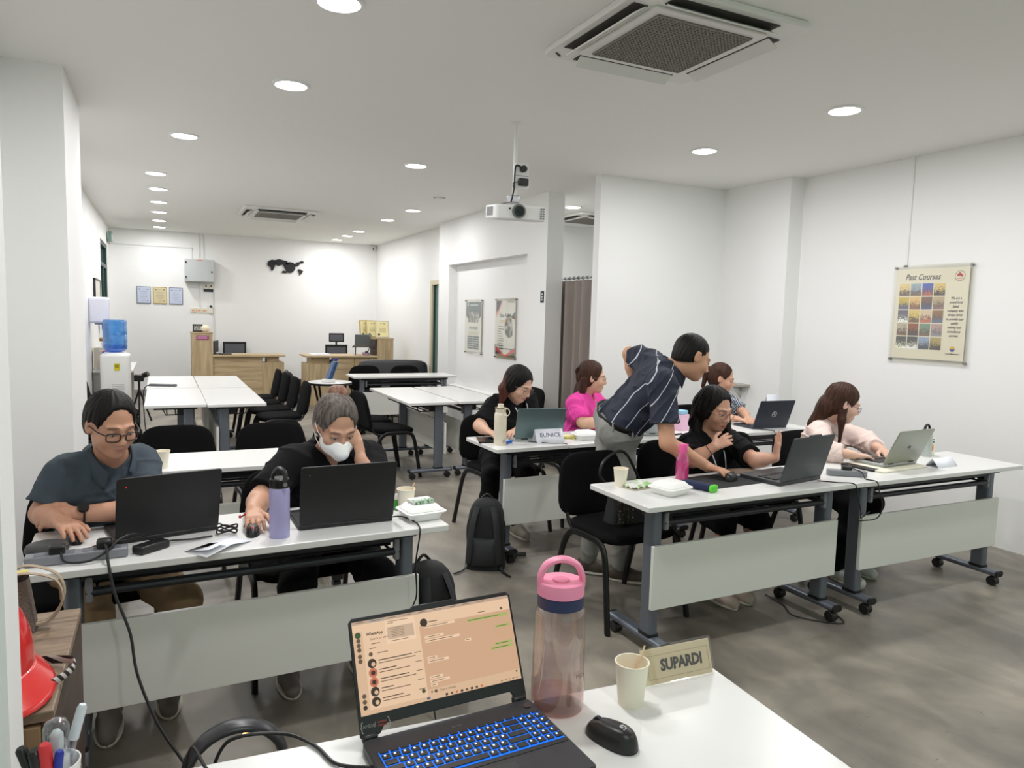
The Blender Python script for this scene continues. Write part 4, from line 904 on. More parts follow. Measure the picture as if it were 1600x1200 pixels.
MB().lathe([(0.0185,0.098),(0.0185,0.140),(0.015,0.150),(0.006,0.155),(0.001,0.155)], seg=24, closed=True).build('clear_cap', thin('clear_cap', (232,236,240), 0.12), sz, ang=50)
hp_ = thing('black_hoop', 'black curved hoop behind the front desk with an added amber glow standing for a reflection', 'lamp', (0.13, 1.60, 0))  # taken for a chair's arm loop, given a stand for support
MB().lathe([(0.001,0),(0.13,0),(0.13,0.012),(0.03,0.022),(0.001,0.022)], seg=28, closed=True).build('hoop_base', BLACK, hp_)
MB().cyl((0,0,0.02),(0,0,0.475), 0.012, 12).build('hoop_stem', BLACK, hp_)
MB().tube([(0.100*math.cos(a), 0.0, 0.560+0.092*math.sin(a)) for a in [2*PI*i/36 for i in range(37)]], 0.012, 10, sy=2.2).build('hoop', M('grey_black_hoop', (50,51,54), 0.35), hp_, ang=80)
MB().sphere((0.03,-0.004,0.632), (0.016,0.01,0.006), 12, 8).build('amber_reflection', M('amber_glow', (255,170,70), 0.4, emit=((255,190,100), 14.0)), hp_)  # emissive blob added in place of a warm reflection, not a bulb
cord('desk_cable', 'black cable curling over the back of the front desk beside the laptop', [(0.06,1.45,0.60),(0.085,1.40,0.72),(0.12,1.375,TZ+0.012),(0.20,1.36,TZ+0.006),(0.245,1.30,TZ+0.005),(0.27,1.23,TZ+0.005),(0.33,1.19,TZ+0.005)], 0.0035)
cord('desk_cable', 'second black cable at the left back edge of the front desk', [(0.02,1.44,0.62),(0.035,1.375,TZ+0.010),(0.06,1.30,TZ+0.005),(0.10,1.22,TZ+0.005),(0.16,1.10,TZ+0.005)], 0.003)
# bags on the floor
BAGM = M('black_nylon', (30,31,33), 0.75, bump=(700,0.4)); BAG2 = M('charcoal_nylon', (44,45,48), 0.7, bump=(700,0.4))
def backpack(label, loc, rz, h=0.46, w=0.26, d=0.17, lean=0.0):
    t = thing('backpack', label, 'backpack', loc, rz)
    def bf(u, v):
        a = 2*PI*u
        s = (1-0.18*v)*(1 if v < 0.72 else math.sqrt(max(0, 1-((v-0.72)/0.28)**2))**0.8)
        return (w/2*sgnp(math.cos(a),0.55)*s, d/2*sgnp(math.sin(a),0.55)*s+lean*v*h, h*v if v > 0 else 0)
    MB().grid(bf, 36, 22, closeu=True).build('main_body', BAGM, t, ang=80)
    def pf(u, v):
        a = PI+PI*u
        s = math.sin(PI*min(1,max(0,v)))**0.35
        return (w*0.36*math.cos(a), -d*0.42+0.055*math.sin(a)*s+lean*v*h*0.5, 0.02+h*0.42*v)
    MB().grid(pf, 20, 12).build('front_pocket', BAG2, t, ang=80, solid=0.003)
    for s in (-1, 1):
        MB().tube(bez([(s*0.05,-d*0.36+lean*h*0.9,h*0.90),(s*0.07,-d*0.54+lean*h*0.7,h*0.70),(s*0.085,-d*0.60+lean*h*0.4,h*0.40),(s*0.095,-d*0.54,h*0.14),(s*0.10,-d*0.40,0.04)],6), 0.020, 8, sy=0.30).build('shoulder_strap', BAG2, t)
        MB().tube(bez([(s*0.10,-d*0.40,0.04),(s*0.12,-d*0.62,0.012),(s*0.17,-d*0.95,0.008)],5), 0.009, 6, sy=0.35).build('strap_tail', BLACK, t)
    MB().tube(bez([(-0.035,0.02+lean*h,h*0.97),(0,0.02+lean*h,h*1.03),(0.035,0.02+lean*h,h*0.97)],5), 0.007, 7).build('grab_loop', BLACK, t)
    MB().tube(bez([(w*0.40,-d*0.1,0.05),(w*0.48,0,0.2),(w*0.40,lean*h*0.6,h*0.72),(0,lean*h*0.9+0.01,h*0.93),(-w*0.40,lean*h*0.6,h*0.72),(-w*0.48,0,0.2),(-w*0.40,-d*0.1,0.05)],6), 0.004, 6).build('zip', BLACK, t)
    return t
backpack('black backpack standing on the floor beside the EUNICE table', (1.80, 4.00, 0), R(-30), 0.44, 0.25, 0.20)
MB().tube([(0,0,0),(0.10,0.02,0.0)], 0.02, 10)
ub = thing('umbrella', 'folded dark umbrella lying behind the standing backpack', 'umbrella', (1.97, 4.08, 0.025), R(-20))
MB().tube([(-0.10,0,0.0),(0.06,0,0.0),(0.09,0,0.0)], [0.022,0.024,0.012], 12).build('umbrella_folds', M('dark_slate_nylon', (38,42,48), 0.6), ub); MB().tube([(0.09,0,0.0),(0.14,0,0.0)], 0.014, 10).build('umbrella_handle', BLACK, ub)
backpack('black backpack slumped behind the right end of the left table panel', (1.02, 2.86, 0), R(14), 0.50, 0.28, 0.2, 0.05)
hb = thing('handbag', 'black handbag with a patterned scarf on the empty right chair', 'handbag', (2.24, 3.12, 0.487), R(4))
def hbf(u, v):
    a = 2*PI*u
    return (0.14*sgnp(math.cos(a),0.5)*(1-0.15*v), 0.07*sgnp(math.sin(a),0.5)*(1-0.55*v), 0.21*v)
MB().grid(hbf, 30, 10, closeu=True).build('bag_body', BAGM, hb, ang=80)
MB().tube(bez([(-0.11,0.03,0.18),(-0.17,0.04,0.25),(-0.13,0.05,0.33),(0.0,0.055,0.36),(0.11,0.03,0.18)],6), 0.008, 7).build('bag_handle', BLACK, hb)
def scarf_mat():
    m = bpy.data.materials.new('diamond_pattern_cloth'); m.use_nodes = True; n = m.node_tree.nodes; L = m.node_tree.links
    tc = n.new('ShaderNodeTexCoord'); mp2 = n.new('ShaderNodeMapping'); mp2.inputs['Rotation'].default_value = (0, R(45), 0); mp2.inputs['Scale'].default_value = (34,34,34)
    vo = n.new('ShaderNodeTexVoronoi'); vo.distance = 'CHEBYCHEV'; vo.inputs['Randomness'].default_value = 0.0; vo.inputs['Scale'].default_value = 1.0
    sn = n.new('ShaderNodeMath'); sn.operation = 'MULTIPLY'; sn.inputs[1].default_value = 14; s2 = n.new('ShaderNodeMath'); s2.operation = 'SINE'
    cr2 = n.new('ShaderNodeValToRGB'); cr2.color_ramp.elements[0].color = lin((44,40,38)); cr2.color_ramp.elements[1].color = lin((150,138,122)); cr2.color_ramp.elements[0].position = 0.4; cr2.color_ramp.elements[1].position = 0.6
    L.new(tc.outputs['Object'], mp2.inputs[0]); L.new(mp2.outputs[0], vo.inputs['Vector']); L.new(vo.outputs['Distance'], sn.inputs[0]); L.new(sn.outputs[0], s2.inputs[0]); L.new(s2.outputs[0], cr2.inputs['Fac'])
    L.new(cr2.outputs[0], n['Principled BSDF'].inputs['Base Color']); n['Principled BSDF'].inputs['Roughness'].default_value = 0.8; return m
MB().grid(lambda u, v: (-0.135+0.10*u+0.006*math.sin(v*9), -0.078+0.018*math.sin(u*3.1)*v-0.01*math.sin(u*8), 0.005+0.20*v), 12, 10).build('patterned_scarf', scarf_mat(), hb, solid=0.004, ang=80)
# ================================================================== things on the walls
def wallF(o, side):
    if side == 'right': return frame(o, (0,-1,0), (0,0,1))      # faces -x
    if side == 'left': return frame(o, (0,1,0), (0,0,1))        # faces +x
    return frame(o, (1,0,0), (0,0,1))                           # back wall, faces -y
def wthing(name, label, cat, o, side, group=None):
    t = thing(name, label, cat, (0,0,0), 0, group); t.matrix_world = wallF(o, side); return t
# local axes on wall things: x to the reader's right, y up, z out of the wall
STEEL = M('brushed_standoff', (150,150,152), 0.3, 0.8)
ACR = thin('clear_acrylic')
INK = M('poster_ink', (52,50,52), 0.7)
def acrylic(label, o, side, w, h, paper_col, m=0.03):
    t = wthing('poster', label, 'poster', o, side)
    MB().box((0,0,0.014), (w,h,0.004)).build('acrylic_back', thin('clear_acrylic'), t)
    pr = MB().box((0,0,0.0172), (w-2*m,h-2*m,0.0012)).build('print', paper_col, t, smooth=False)
    MB().box((0,0,0.021), (w,h,0.003)).build('acrylic_front', thin('clear_acrylic'), t)
    for sx in (-1,1):
        for sy in (-1,1):
            MB().cyl((sx*(w/2-0.018), sy*(h/2-0.018), 0.0), (sx*(w/2-0.018), sy*(h/2-0.018), 0.030), 0.010, 14).build('standoff', STEEL, t)
    return t, pr
Z0 = 0.0182
def quad(pr, x0, y0, x1, y1, mat, lay=1, name='print_block'):
    return MB().bb((x0,y0,Z0+0.0002*(lay-1)), (x1,y1,Z0+0.0002*lay)).build(name, mat, pr, smooth=False)
PT = lambda x, y, lay=3: Matrix.Translation((x, y, Z0+0.0002*lay))
t, pr = acrylic('cream framed poster headed Past Courses with a grid of twenty photos', (5.37, 3.628, 1.666), 'right', 0.645, 0.765, M('cream_poster_paper', (230,224,206), 0.7))
text('Past Courses', 0.066, INK, pr, PT(-0.075, 0.285), ext=0.0002, shear=0.35, sx=0.82, bold=0.0008)
random.seed(11)
def photo_mat(i):
    pal = [((230,205,140),(60,44,36)),((150,170,190),(70,50,40)),((60,90,190),(110,60,44)),((226,200,130),(40,34,34)),((206,180,60),(50,50,80)),((230,190,120),(90,54,34)),((120,84,60),(50,54,84)),((190,170,140),(90,70,70)),((90,80,110),(150,160,150)),((226,200,110),(70,50,34)),((220,200,170),(120,70,54)),((150,110,70),(60,70,90)),((190,180,160),(70,50,34)),((150,80,44),(44,36,34)),((120,150,130),(80,60,50)),((190,160,160),(90,90,96)),((60,64,64),(150,150,140)),((56,60,60),(160,160,150)),((150,170,200),(44,50,60)),((180,160,100),(50,44,40))]
    a, b = pal[i]
    m = bpy.data.materials.new('photo_print'); m.use_nodes = True; n = m.node_tree.nodes; L = m.node_tree.links
    tc = n.new('ShaderNodeTexCoord'); ns_ = n.new('ShaderNodeTexNoise'); ns_.inputs['Scale'].default_value = 130; ns_.inputs['Detail'].default_value = 5
    sp = n.new('ShaderNodeSeparateXYZ'); L.new(tc.outputs['Generated'], sp.inputs[0]); L.new(tc.outputs['Object'], ns_.inputs['Vector'])
    ad_ = n.new('ShaderNodeMath'); ad_.operation = 'MULTIPLY_ADD'; ad_.inputs[1].default_value = 2.0; ad_.inputs[2].default_value = -1.0; L.new(ns_.outputs['Fac'], ad_.inputs[0])
    a2 = n.new('ShaderNodeMath'); L.new(sp.outputs['Y'], a2.inputs[0]); L.new(ad_.outputs[0], a2.inputs[1])
    rp = n.new('ShaderNodeValToRGB'); e = rp.color_ramp.elements; e[0].position = 0.30; e[0].color = lin(b); e[1].position = 0.62; e[1].color = lin(a)
    e2 = e.new(0.12); e2.color = lin(tuple(min(255, int(c*1.7)) for c in b))
    L.new(a2.outputs[0], rp.inputs['Fac']); L.new(rp.outputs[0], n['Principled BSDF'].inputs['Base Color']); n['Principled BSDF'].inputs['Roughness'].default_value = 0.6
    return m
for r_ in range(5):
    for c_ in range(4):
        x0 = -0.262+c_*0.096; y0 = 0.140-r_*0.104
        quad(pr, x0, y0, x0+0.088, y0+0.096, photo_mat(r_*4+c_), 2, 'photo')
for i, s in enumerate(('We are a','proud local','Sabah','company who','always strive','to provide top-','quality','training and','consultancy','services')):
    text(s, 0.027, INK, pr, PT(0.205, 0.120-i*0.0315), ext=0.0002, shear=0.3, sx=0.8, bold=0.0005)
MB().lathe([(0.036,0),(0.039,0),(0.039,0.0004),(0.036,0.0004)], (0.220,0.285,Z0), 28, closed=True).build('logo_ring', INK, pr)
MB().plate([(0.195,0.282),(0.200,0.300),(0.218,0.312),(0.232,0.300),(0.247,0.285),(0.240,0.276),(0.222,0.284)], 0.0004, Z0+0.0002).build('logo_helmet', M('logo_red', (190,44,48), 0.6), pr)
for i in range(2): quad(pr, 0.200, 0.262+i*0.006, 0.240, 0.264+i*0.006, M('logo_red'), 2, 'logo_line')
MB().plate([(0.205+0.020*math.cos(a),-0.262+0.022*math.sin(a)) for a in [PI*i/10 for i in range(11)]], 0.0004, Z0+0.0002).build('logo_half', M('logo_yellow', (220,190,60), 0.6), pr)
MB().plate([(0.205+0.020*math.cos(a),-0.262+0.022*math.sin(a)) for a in [PI+PI*i/10 for i in range(11)]], 0.0004, Z0+0.0002).build('logo_half', M('logo_violet', (80,70,150), 0.6), pr)
text('TrainoMinimizer', 0.016, INK, pr, PT(0.205, -0.300), ext=0.0002, bold=0.0003)
# the two posters in the recessed wall
t, pr = acrylic('tall poster with dark teal header and table, farther of two on the recessed wall', (3.85, 9.105, 1.408), 'right', 0.60, 0.745, M('poster_paper_white', (236,236,230), 0.7))
TEAL = M('poster_teal', (70,98,106), 0.6)
quad(pr, -0.265, 0.255, 0.265, 0.335, TEAL, 1); MB().plate([(-0.265,0.255),(0.265,0.255),(0.265,0.15),(0.18,0.10),(0.18,0.20),(-0.18,0.20),(-0.18,0.10),(-0.265,0.15)], 0.0003, Z0).build('header_shape', TEAL, pr)
quad(pr, -0.13, 0.285, 0.16, 0.305, M('poster_pale', (190,206,206), 0.6), 2); MB().lathe([(0.001,0),(0.030,0)], (-0.20,0.30,Z0+0.0005), 16, closed=True).build('round_logo', M('poster_pale'), pr)
quad(pr, -0.18, 0.06, 0.18, 0.20, M('team_photo', (200,200,196), 0.6, var=(26,(44,46,50),0.10)), 2, 'photo')
text('OPPORTUNITIES', 0.052, M('poster_grey', (96,102,106), 0.6), pr, PT(0, -0.02), ext=0.0002, bold=0.001, sx=0.78)
for i in range(3): quad(pr, -0.17, -0.075-i*0.018, 0.17, -0.067-i*0.018, M('poster_tan', (206,190,160), 0.6), 2, 'text_line')
for r_ in range(6):
    for c_ in range(2):
        quad(pr, -0.20+c_*0.205, -0.305+r_*0.031, -0.005+c_*0.205, -0.281+r_*0.031, TEAL, 2, 'table_cell')
t, pr = acrylic('tall Value Added poster with red waves, nearer of two on the recessed wall', (3.85, 8.085, 1.408), 'right', 0.61, 0.755, M('poster_paper_white'))
NAVY = M('poster_navy', (48,52,78), 0.6); RD = M('poster_red', (222,74,72), 0.6)
MB().plate([(-0.275,0.345),(-0.12,0.345),(-0.20,0.24),(-0.275,0.20)], 0.0003, Z0).build('corner_shape', NAVY, pr)
MB().plate([(-0.12,0.345),(-0.09,0.345),(-0.18,0.22),(-0.275,0.14),(-0.275,0.20),(-0.20,0.24)], 0.0003, Z0).build('corner_swoosh', M('poster_pink', (232,150,146), 0.6), pr)
text('Value Added', 0.078, NAVY, pr, PT(-0.01, 0.165), ext=0.0002, bold=0.0012, sx=0.82)
text('courses', 0.065, M('poster_gold', (228,196,120), 0.6), pr, PT(-0.07, 0.095), ext=0.0002, bold=0.001, sx=0.9)
MB().plate([(0.12+0.14*math.cos(a) if math.cos(a) < 0.999 else 0.26, 0.03+0.14*math.sin(a)) for a in [R(60+i*12) for i in range(22)]], 0.0003, Z0+0.0001).build('round_photo', M('hands_photo', (214,206,198), 0.6, var=(14,(60,60,66),0.10)), pr)
MB().plate([(0.16,0.15),(0.275,0.215),(0.275,0.12),(0.20,0.13)], 0.0003, Z0+0.0004).build('navy_patch', NAVY, pr)
for i in range(9): quad(pr, -0.20, 0.02-i*0.030, -0.20+(0.22,0.20,0.10,0.14,0.16,0.19,0.21,0.17,0.2)[i]*0.8, 0.028-i*0.030, INK, 2, 'text_line')
for i in range(7): quad(pr, -0.225, -0.04-i*0.030, -0.212, -0.028-i*0.030, RD, 2, 'bullet')
quad(pr, -0.17, -0.255, 0.20, -0.243, INK, 2, 'text_line')
wave = lambda y0, a: [(-0.275+0.55*i/14, y0+a*math.cos(PI*2*i/14)) for i in range(15)]
MB().plate([(-0.275,-0.345)]+[(0.275,-0.345)]+wave(-0.275,0.045)[::-1], 0.0003, Z0).build('red_wave', RD, pr)
MB().plate([(-0.275,-0.345),(0.275,-0.345)]+wave(-0.315,0.030)[::-1], 0.0003, Z0+0.0003).build('navy_wave', NAVY, pr)
t = wthing('door_sign', 'small black sign with pale symbols at the end of the poster wall', 'sign', (3.73, 6.945, 1.782), 'right')
MB().box((0,0,0.003), (0.075,0.125,0.006)).build('sign_plate', BLACK, t, bevel=0.002)
for i in range(3): MB().box((0,0.03-i*0.03,0.0064), (0.03,0.018,0.001)).build('symbol', M('poster_pale'), t)
# right wall conduit
cdt = wthing('cable_conduit', 'thin white conduit running up the right wall above the course poster', 'conduit', (5.37, 3.857, 2.05), 'right')
MB().bb((-0.008,0,0), (0.008,0.85,0.010)).build('conduit_strip', OFFW, cdt); MB().bb((-0.012,-0.012,0), (0.012,0.0,0.022)).build('end_clip', DKSTEEL, cdt); MB().bb((-0.008,0.845,0),(0.05,0.85,0.012)).build('top_strip', OFFW, cdt)
shf = wthing('wall_shelf', 'small grey shelf on the pillar behind the woman in checked blouse', 'shelf', (5.20, 5.43, 0.945), 'right')
MB().bb((-0.12,-0.012,0), (0.12,0.012,0.14)).build('shelf_board', M('grey_shelf', (170,168,160), 0.5), shf, bevel=0.002); MB().add([(0,-0.012,0),(0,-0.14,0),(0,-0.012,0.12)],[(0,1,2)]).build('bracket', OFFW, shf, solid=0.008)
# ------------------------------------------------------------------ back wall
BY = 14.26
fb = wthing('fuse_box', 'grey metal fuse box on the back wall above the tall cabinet', 'fuse box', (0.62, BY, 2.228), 'back')
MB().box((0,0,0.10), (0.48,0.40,0.20)).build('box_case', M('fuse_box_grey', (186,190,190), 0.45), fb, bevel=0.006)
MB().box((0,0,0.203), (0.465,0.385,0.008)).build('box_door', M('fuse_box_grey'), fb, bevel=0.003)
for (x, y) in ((-0.222,0.14),(-0.222,-0.12),(0.20,-0.02)): MB().cyl((x,y,0.205),(x,y,0.222), 0.014, 12).build('latch', BLACK, fb)
text('DANGER', 0.024, M('logo_red'), fb, Matrix.Translation((0.0,0.178,0.208)), bold=0.0006); MB().box((0,0.178,0.2072),(0.10,0.03,0.0006)).build('warning_label', M('label_pale_red', (226,190,186), 0.6), fb)
def strip(name, label, pts, r=0.014):
    t = wthing(name, label, 'conduit', (0, BY, 0), 'back')
    for a, b in zip(pts[:-1], pts[1:]):
        MB().bb((min(a[0],b[0])-r/2, min(a[1],b[1])-r/2, 0), (max(a[0],b[0])+r/2, max(a[1],b[1])+r/2, 0.014)).build('conduit_strip', M('conduit_grey_white', (214,214,212), 0.5), t)
strip('cable_conduit', 'white conduit bending from the left corner down to the fuse box', [(-0.79,2.63),(0.51,2.63),(0.51,2.43)])
strip('cable_conduit', 'left of two white conduits rising from the fuse box to the ceiling', [(0.63,2.43),(0.63,2.90)])
strip('cable_conduit', 'right of two white conduits rising from the fuse box to the ceiling', [(0.70,2.43),(0.70,2.90)], 0.018)
strip('cable_conduit', 'thin white conduit from the fuse box down to the switches', [(0.63,2.03),(0.63,1.58)])
strip('cable_conduit', 'long white conduit down the back wall beside the tall cabinet', [(0.865,2.03),(0.865,0.10)], 0.022)
sk = wthing('wall_switch', 'cream double isolator switch just below the fuse box', 'switch', (0.775, BY, 1.955), 'back')
for x in (-0.042, 0.042): MB().box((x,0,0.012),(0.08,0.08,0.024)).build('switch_plate', M('cream_plastic', (226,222,206), 0.45), sk, bevel=0.003); MB().box((x,0.01,0.026),(0.02,0.03,0.008)).build('rocker', DARK, sk)
MB().box((0,-0.07,0.006),(0.17,0.045,0.012)).build('dark_label', DKSTEEL, sk)
for i in range(3):
    q = wthing('wall_switch', ('left','middle','right')[i]+' of three cream switch plates with orange rockers over the cabinet', 'switch', (0.515+i*0.094, BY, 1.522), 'back', 'row of cream switches')
    MB().box((0,0,0.008),(0.090,0.09,0.016)).build('switch_plate', M('cream_plastic'), q, bevel=0.003); MB().box((0,0,0.018),(0.05,0.03,0.006)).build('rocker', M('orange_rocker', (232,168,130), 0.5), q)
q = wthing('thermostat', 'pale control unit with a dark round knob beside the switch row', 'control', (0.81, BY, 1.545), 'back')
MB().box((0,-0.03,0.01),(0.07,0.10,0.02)).build('control_case', M('cream_plastic'), q, bevel=0.004); MB().cyl((0,0.055,0.0),(0,0.055,0.03), 0.022, 16).build('knob', DARK, q)
for i, (x, c, lab) in enumerate(((-0.277,(196,204,224),'left bluish framed certificate of three on the back wall'),(-0.02,(216,200,152),'yellow framed certificate in the middle of three on the back wall'),(0.236,(196,204,222),'right bluish framed certificate nearest the fuse box'))):
    q = wthing('certificate', lab, 'certificate', (x, BY, 1.768), 'back', 'framed certificates on the back wall')
    fm = M('certificate_frame', (110,116,128), 0.4) if i != 1 else M('certificate_gold_frame', (150,134,96), 0.4)
    MB().box((0,0,0.008),(0.222,0.298,0.016)).build('frame', fm, q, bevel=0.003); MB().box((0,0,0.0165),(0.200,0.276,0.002)).build('sheet', M('cert_paper_%d' % (i==1), c, 0.6), q)
    for sx in (-1,1): MB().cyl((sx*0.065,0.10,0.0175),(sx*0.065,0.10,0.0185),0.012,12).build('crest', M('crest_grey', (110,112,130), 0.6), q)
    for k, (ww, y) in enumerate(((0.07,0.10),(0.12,0.06),(0.10,0.03),(0.13,0.0),(0.12,-0.03),(0.08,-0.06),(0.06,-0.10))): MB().box((0,y,0.018),(ww,0.006,0.0006)).build('text_line', M('cert_line', (150,156,172), 0.6), q)
    MB().cyl((0.06,-0.10,0.0175),(0.06,-0.10,0.0185),0.010,12).build('seal', M('crest_grey'), q)
wm = wthing('wall_map', 'black cut out world map decoration on the back wall', 'wall decor', (0, BY, 0), 'back')
MAPM = M('map_black', (22,22,28), 0.6)
def mp(x, y): return (1.773+(x/8+280-416)*0.722/62, 2.516-(y/8+390-404)*0.296/28)
for poly in ([(1100,190),(1120,140),(1160,120),(1190,125),(1205,160),(1195,210),(1185,245),(1165,280),(1148,270),(1142,230),(1115,215)],
 [(1190,125),(1250,108),(1300,120),(1355,132),(1345,165),(1300,185),(1270,190),(1245,205),(1200,190)],
 [(1300,190),(1340,150),(1380,140),(1430,150),(1450,190),(1450,240),(1420,285),(1380,300),(1345,285),(1320,240)],
 [(1280,285),(1300,268),(1340,275),(1350,298),(1310,305),(1285,298)],
 [(1440,170),(1470,140),(1520,130),(1505,175),(1480,200),(1452,205)], [(1505,130),(1535,115),(1562,128),(1550,150),(1520,150)],
 [(1490,235),(1520,240),(1552,262),(1535,295),(1505,330),(1500,290),(1488,258)], [(1340,165),(1365,150),(1370,170),(1350,185)]):
    MB().plate([mp(*p) for p in poly][::-1], 0.012, 0.012).build('landmass', MAPM, wm)
for p in ((1165,200),(1270,150),(1390,220),(1490,160),(1515,270)):
    x, z = mp(*p); MB().cyl((x,z,0.0),(x,z,0.013),0.008,8).build('spacer', STEEL, wm)
cc = wthing('security_camera', 'small white security camera in the far right ceiling corner', 'camera', (3.80, BY, 2.83), 'back')
MB().box((0,0.035,0.03),(0.06,0.03,0.06)).build('mount', OFFW, cc, bevel=0.004); MB().sphere((0,-0.005,0.055),0.042,16,10).build('camera_ball', OFFW, cc); MB().cyl((-0.01,-0.012,0.085),(-0.012,-0.016,0.099),0.018,14).build('lens', BLACK, cc)
# ------------------------------------------------------------------ left wall, far end
ex = wthing('exit_sign', 'small green exit sign box high in the far left corner', 'sign', (-0.80, 13.9, 2.71), 'left')
MB().box((0,0,0.05),(0.30,0.16,0.05)).build('sign_box', M('exit_green', (120,150,140), 0.5), ex, bevel=0.004); MB().box((0,-0.07,0.03),(0.06,0.05,0.05)).build('lamp_head', OFFW, ex, bevel=0.008); MB().box((0,0,0.0762),(0.22,0.08,0.001)).build('pictogram', M('exit_white', (220,236,226), 0.5), ex)
MB().cyl((0.10,-0.09,0.03),(0.10,-0.10,0.03),0.008,10).build('red_indicator', RED, ex)
td = wthing('towel_dispenser', 'white paper towel dispenser on the left wall above the water cooler', 'dispenser', (-0.80, 10.25, 1.505), 'left')
MB().box((0,0,0.11),(0.26,0.32,0.22)).build('dispenser_body', M('lavender_white_plastic', (222,222,234), 0.35), td, bevel=0.03, seg=3); MB().box((0,-0.165,0.12),(0.20,0.02,0.12)).build('paper_slot', GREYPL, td)
wb = wthing('notice_board', 'narrow framed notice board on the left wall before the green window', 'notice board', (-0.80, 11.35, 1.70), 'left')
MB().box((0,0,0.012),(0.86,0.42,0.02)).build('board', M('board_paper', (216,214,204), 0.6), wb)
for (x, y, ww, hh) in ((0,0.21,0.88,0.02),(0,-0.21,0.88,0.02),(-0.43,0,0.02,0.44),(0.43,0,0.02,0.44)): MB().box((x,y,0.014),(ww,hh,0.03)).build('frame', DKSTEEL, wb)
bt = wthing('blue_towel', 'blue cloth hanging from a hook behind the water cooler', 'towel', (-0.80, 11.75, 1.42), 'left')
MB().grid(lambda u, v: (-0.12+0.24*u, -0.20+0.40*v, 0.05+0.012*math.sin(u*14)), 20, 6).build('cloth', M('blue_cloth', (96,120,190), 0.85), bt, solid=0.006, ang=80); MB().cyl((0,0.20,0),(0,0.20,0.07),0.008,8).build('hook', DKSTEEL, bt)
sn_ = thing('side_counter', 'low white side counter behind the water cooler at the left wall', 'counter', (-0.60, 11.1, 0))
MB().bb((-0.19,-0.75,0.72),(0.26,0.75,0.75)).build('counter_top', LAM, sn_, bevel=0.003)
for y in (-0.70, 0.70): MB().bb((-0.17,y-0.012,0),(0.22,y+0.012,0.72)).build('counter_side', M('counter_grey', (170,168,162), 0.5), sn_)
MB().bb((-0.19,-0.70,0.02),(-0.17,0.70,0.72)).build('counter_back', M('counter_grey'), sn_)
cbx = thing('paper_box', 'cream box file on the side counter behind the water cooler', 'box', (-0.70, 10.55, 0.75), 0)
MB().box((0,0,0.14),(0.16,0.22,0.28)).build('box_body', M('cream_box', (216,208,186), 0.6), cbx, bevel=0.004); MB().box((0.081,0,0.20),(0.001,0.10,0.08)).build('box_label', PAPER, cbx)
fl_ = thing('flower_pot', 'small pot of yellowish dried flowers on the cream box', 'flower pot', (-0.66, 10.55, 1.03))
MB().lathe([(0.001,0),(0.035,0),(0.045,0.06),(0.001,0.06)], seg=16, closed=True).build('pot', OFFW, fl_)
for k in range(16):
    a = random.uniform(0,6.28); e = random.uniform(0.2,1.0); rr = 0.07*e
    MB().sphere((rr*math.cos(a), rr*math.sin(a), 0.075+0.05*(1-e)+random.uniform(0,0.02)), 0.016, 8, 6).build('flower', M('dried_flower_a', (206,176,110), 0.8) if k % 2 else M('dried_flower_b', (150,110,70), 0.8), fl_)
sb = thing('snack_bag', 'colourful red blue snack bag leaning beside the water cooler', 'snack bag', (-0.60, 10.35, 0.75), 0)
cushion(0.08, 0.035, 0.13, 0.6, 0.6, 0, Matrix.Translation((0,0,0.13)) @ Matrix.Rotation(R(-12),4,'Y')).build('bag_pouch', M('snack_bag_print', (196,70,60), 0.4, var=(16,(90,120,190),0.05)), sb, ang=80); MB(Matrix.Translation((-0.05,0,0.255))).box((0,0,0),(0.12,0.01,0.02)).build('sealed_top', M('snack_white', (230,226,216), 0.4), sb)
wd = thing('water_cooler', 'white water cooler with yellow sticker at the left wall', 'water cooler', (-0.515, 10.0, 0))
MB().plate(rrect(0.16, 0.17, 0.05), 0.98, 0.0).build('cooler_body', OFFW, wd, bevel=0.02, seg=3)
MB().lathe([(0.001,0.978),(0.13,0.978),(0.12,1.0),(0.001,1.0)], seg=28, closed=True).build('bottle_collar', OFFW, wd)
MB().box((0.02,-0.172,0.83),(0.062,0.002,0.085)).build('yellow_sticker', M('yellow_sticker', (206,196,40), 0.5), wd); MB().box((0.02,-0.1735,0.84),(0.04,0.001,0.04)).build('sticker_print', M('sticker_olive', (150,140,30), 0.5), wd)
for i in range(9): MB().box((0.03,-0.171,0.62-i*0.022),(0.13,0.003,0.006)).build('vent_slot', M('vent_grey', (190,190,188), 0.5), wd)
MB().box((-0.04,-0.172,0.30),(0.16,0.002,0.35)).build('lower_door', M('cooler_panel', (222,222,220), 0.4), wd)
bw = thing('water_jug', 'large blue water jug standing on the white cooler', 'water jug', (-0.515, 10.0, 1.0))
BLU = M('blue_jug_plastic', (70,140,206), 0.15)
MB().lathe([(0.001,0.0),(0.05,0.0),(0.10,0.015),(0.128,0.045),(0.133,0.075),(0.130,0.10),(0.133,0.13),(0.133,0.20),(0.128,0.21),(0.133,0.22),(0.133,0.31),(0.128,0.325),(0.132,0.34),(0.132,0.375),(0.12,0.395),(0.001,0.395)], seg=36, closed=True).build('jug_wall', thin('blue_jug_clear', (160,210,246), 0.10, milk=((96,166,226),0.40)), bw, ang=50)
MB().lathe([(0.001,0.006),(0.05,0.006),(0.12,0.04),(0.126,0.09),(0.001,0.09)], seg=32, closed=True).build('jug_water', thin('blue_jug_water', (140,195,240), 0.06), bw)
mh = thing('camera_tripod', 'small black camera rig standing behind the water cooler', 'camera', (-0.29, 10.9, 0))
for k in range(3): MB().tube([(0,0,0.45),(0.16*math.cos(k*2.1+0.5),0.16*math.sin(k*2.1+0.5),0.0)],0.012,8).build('leg', BLACK, mh)
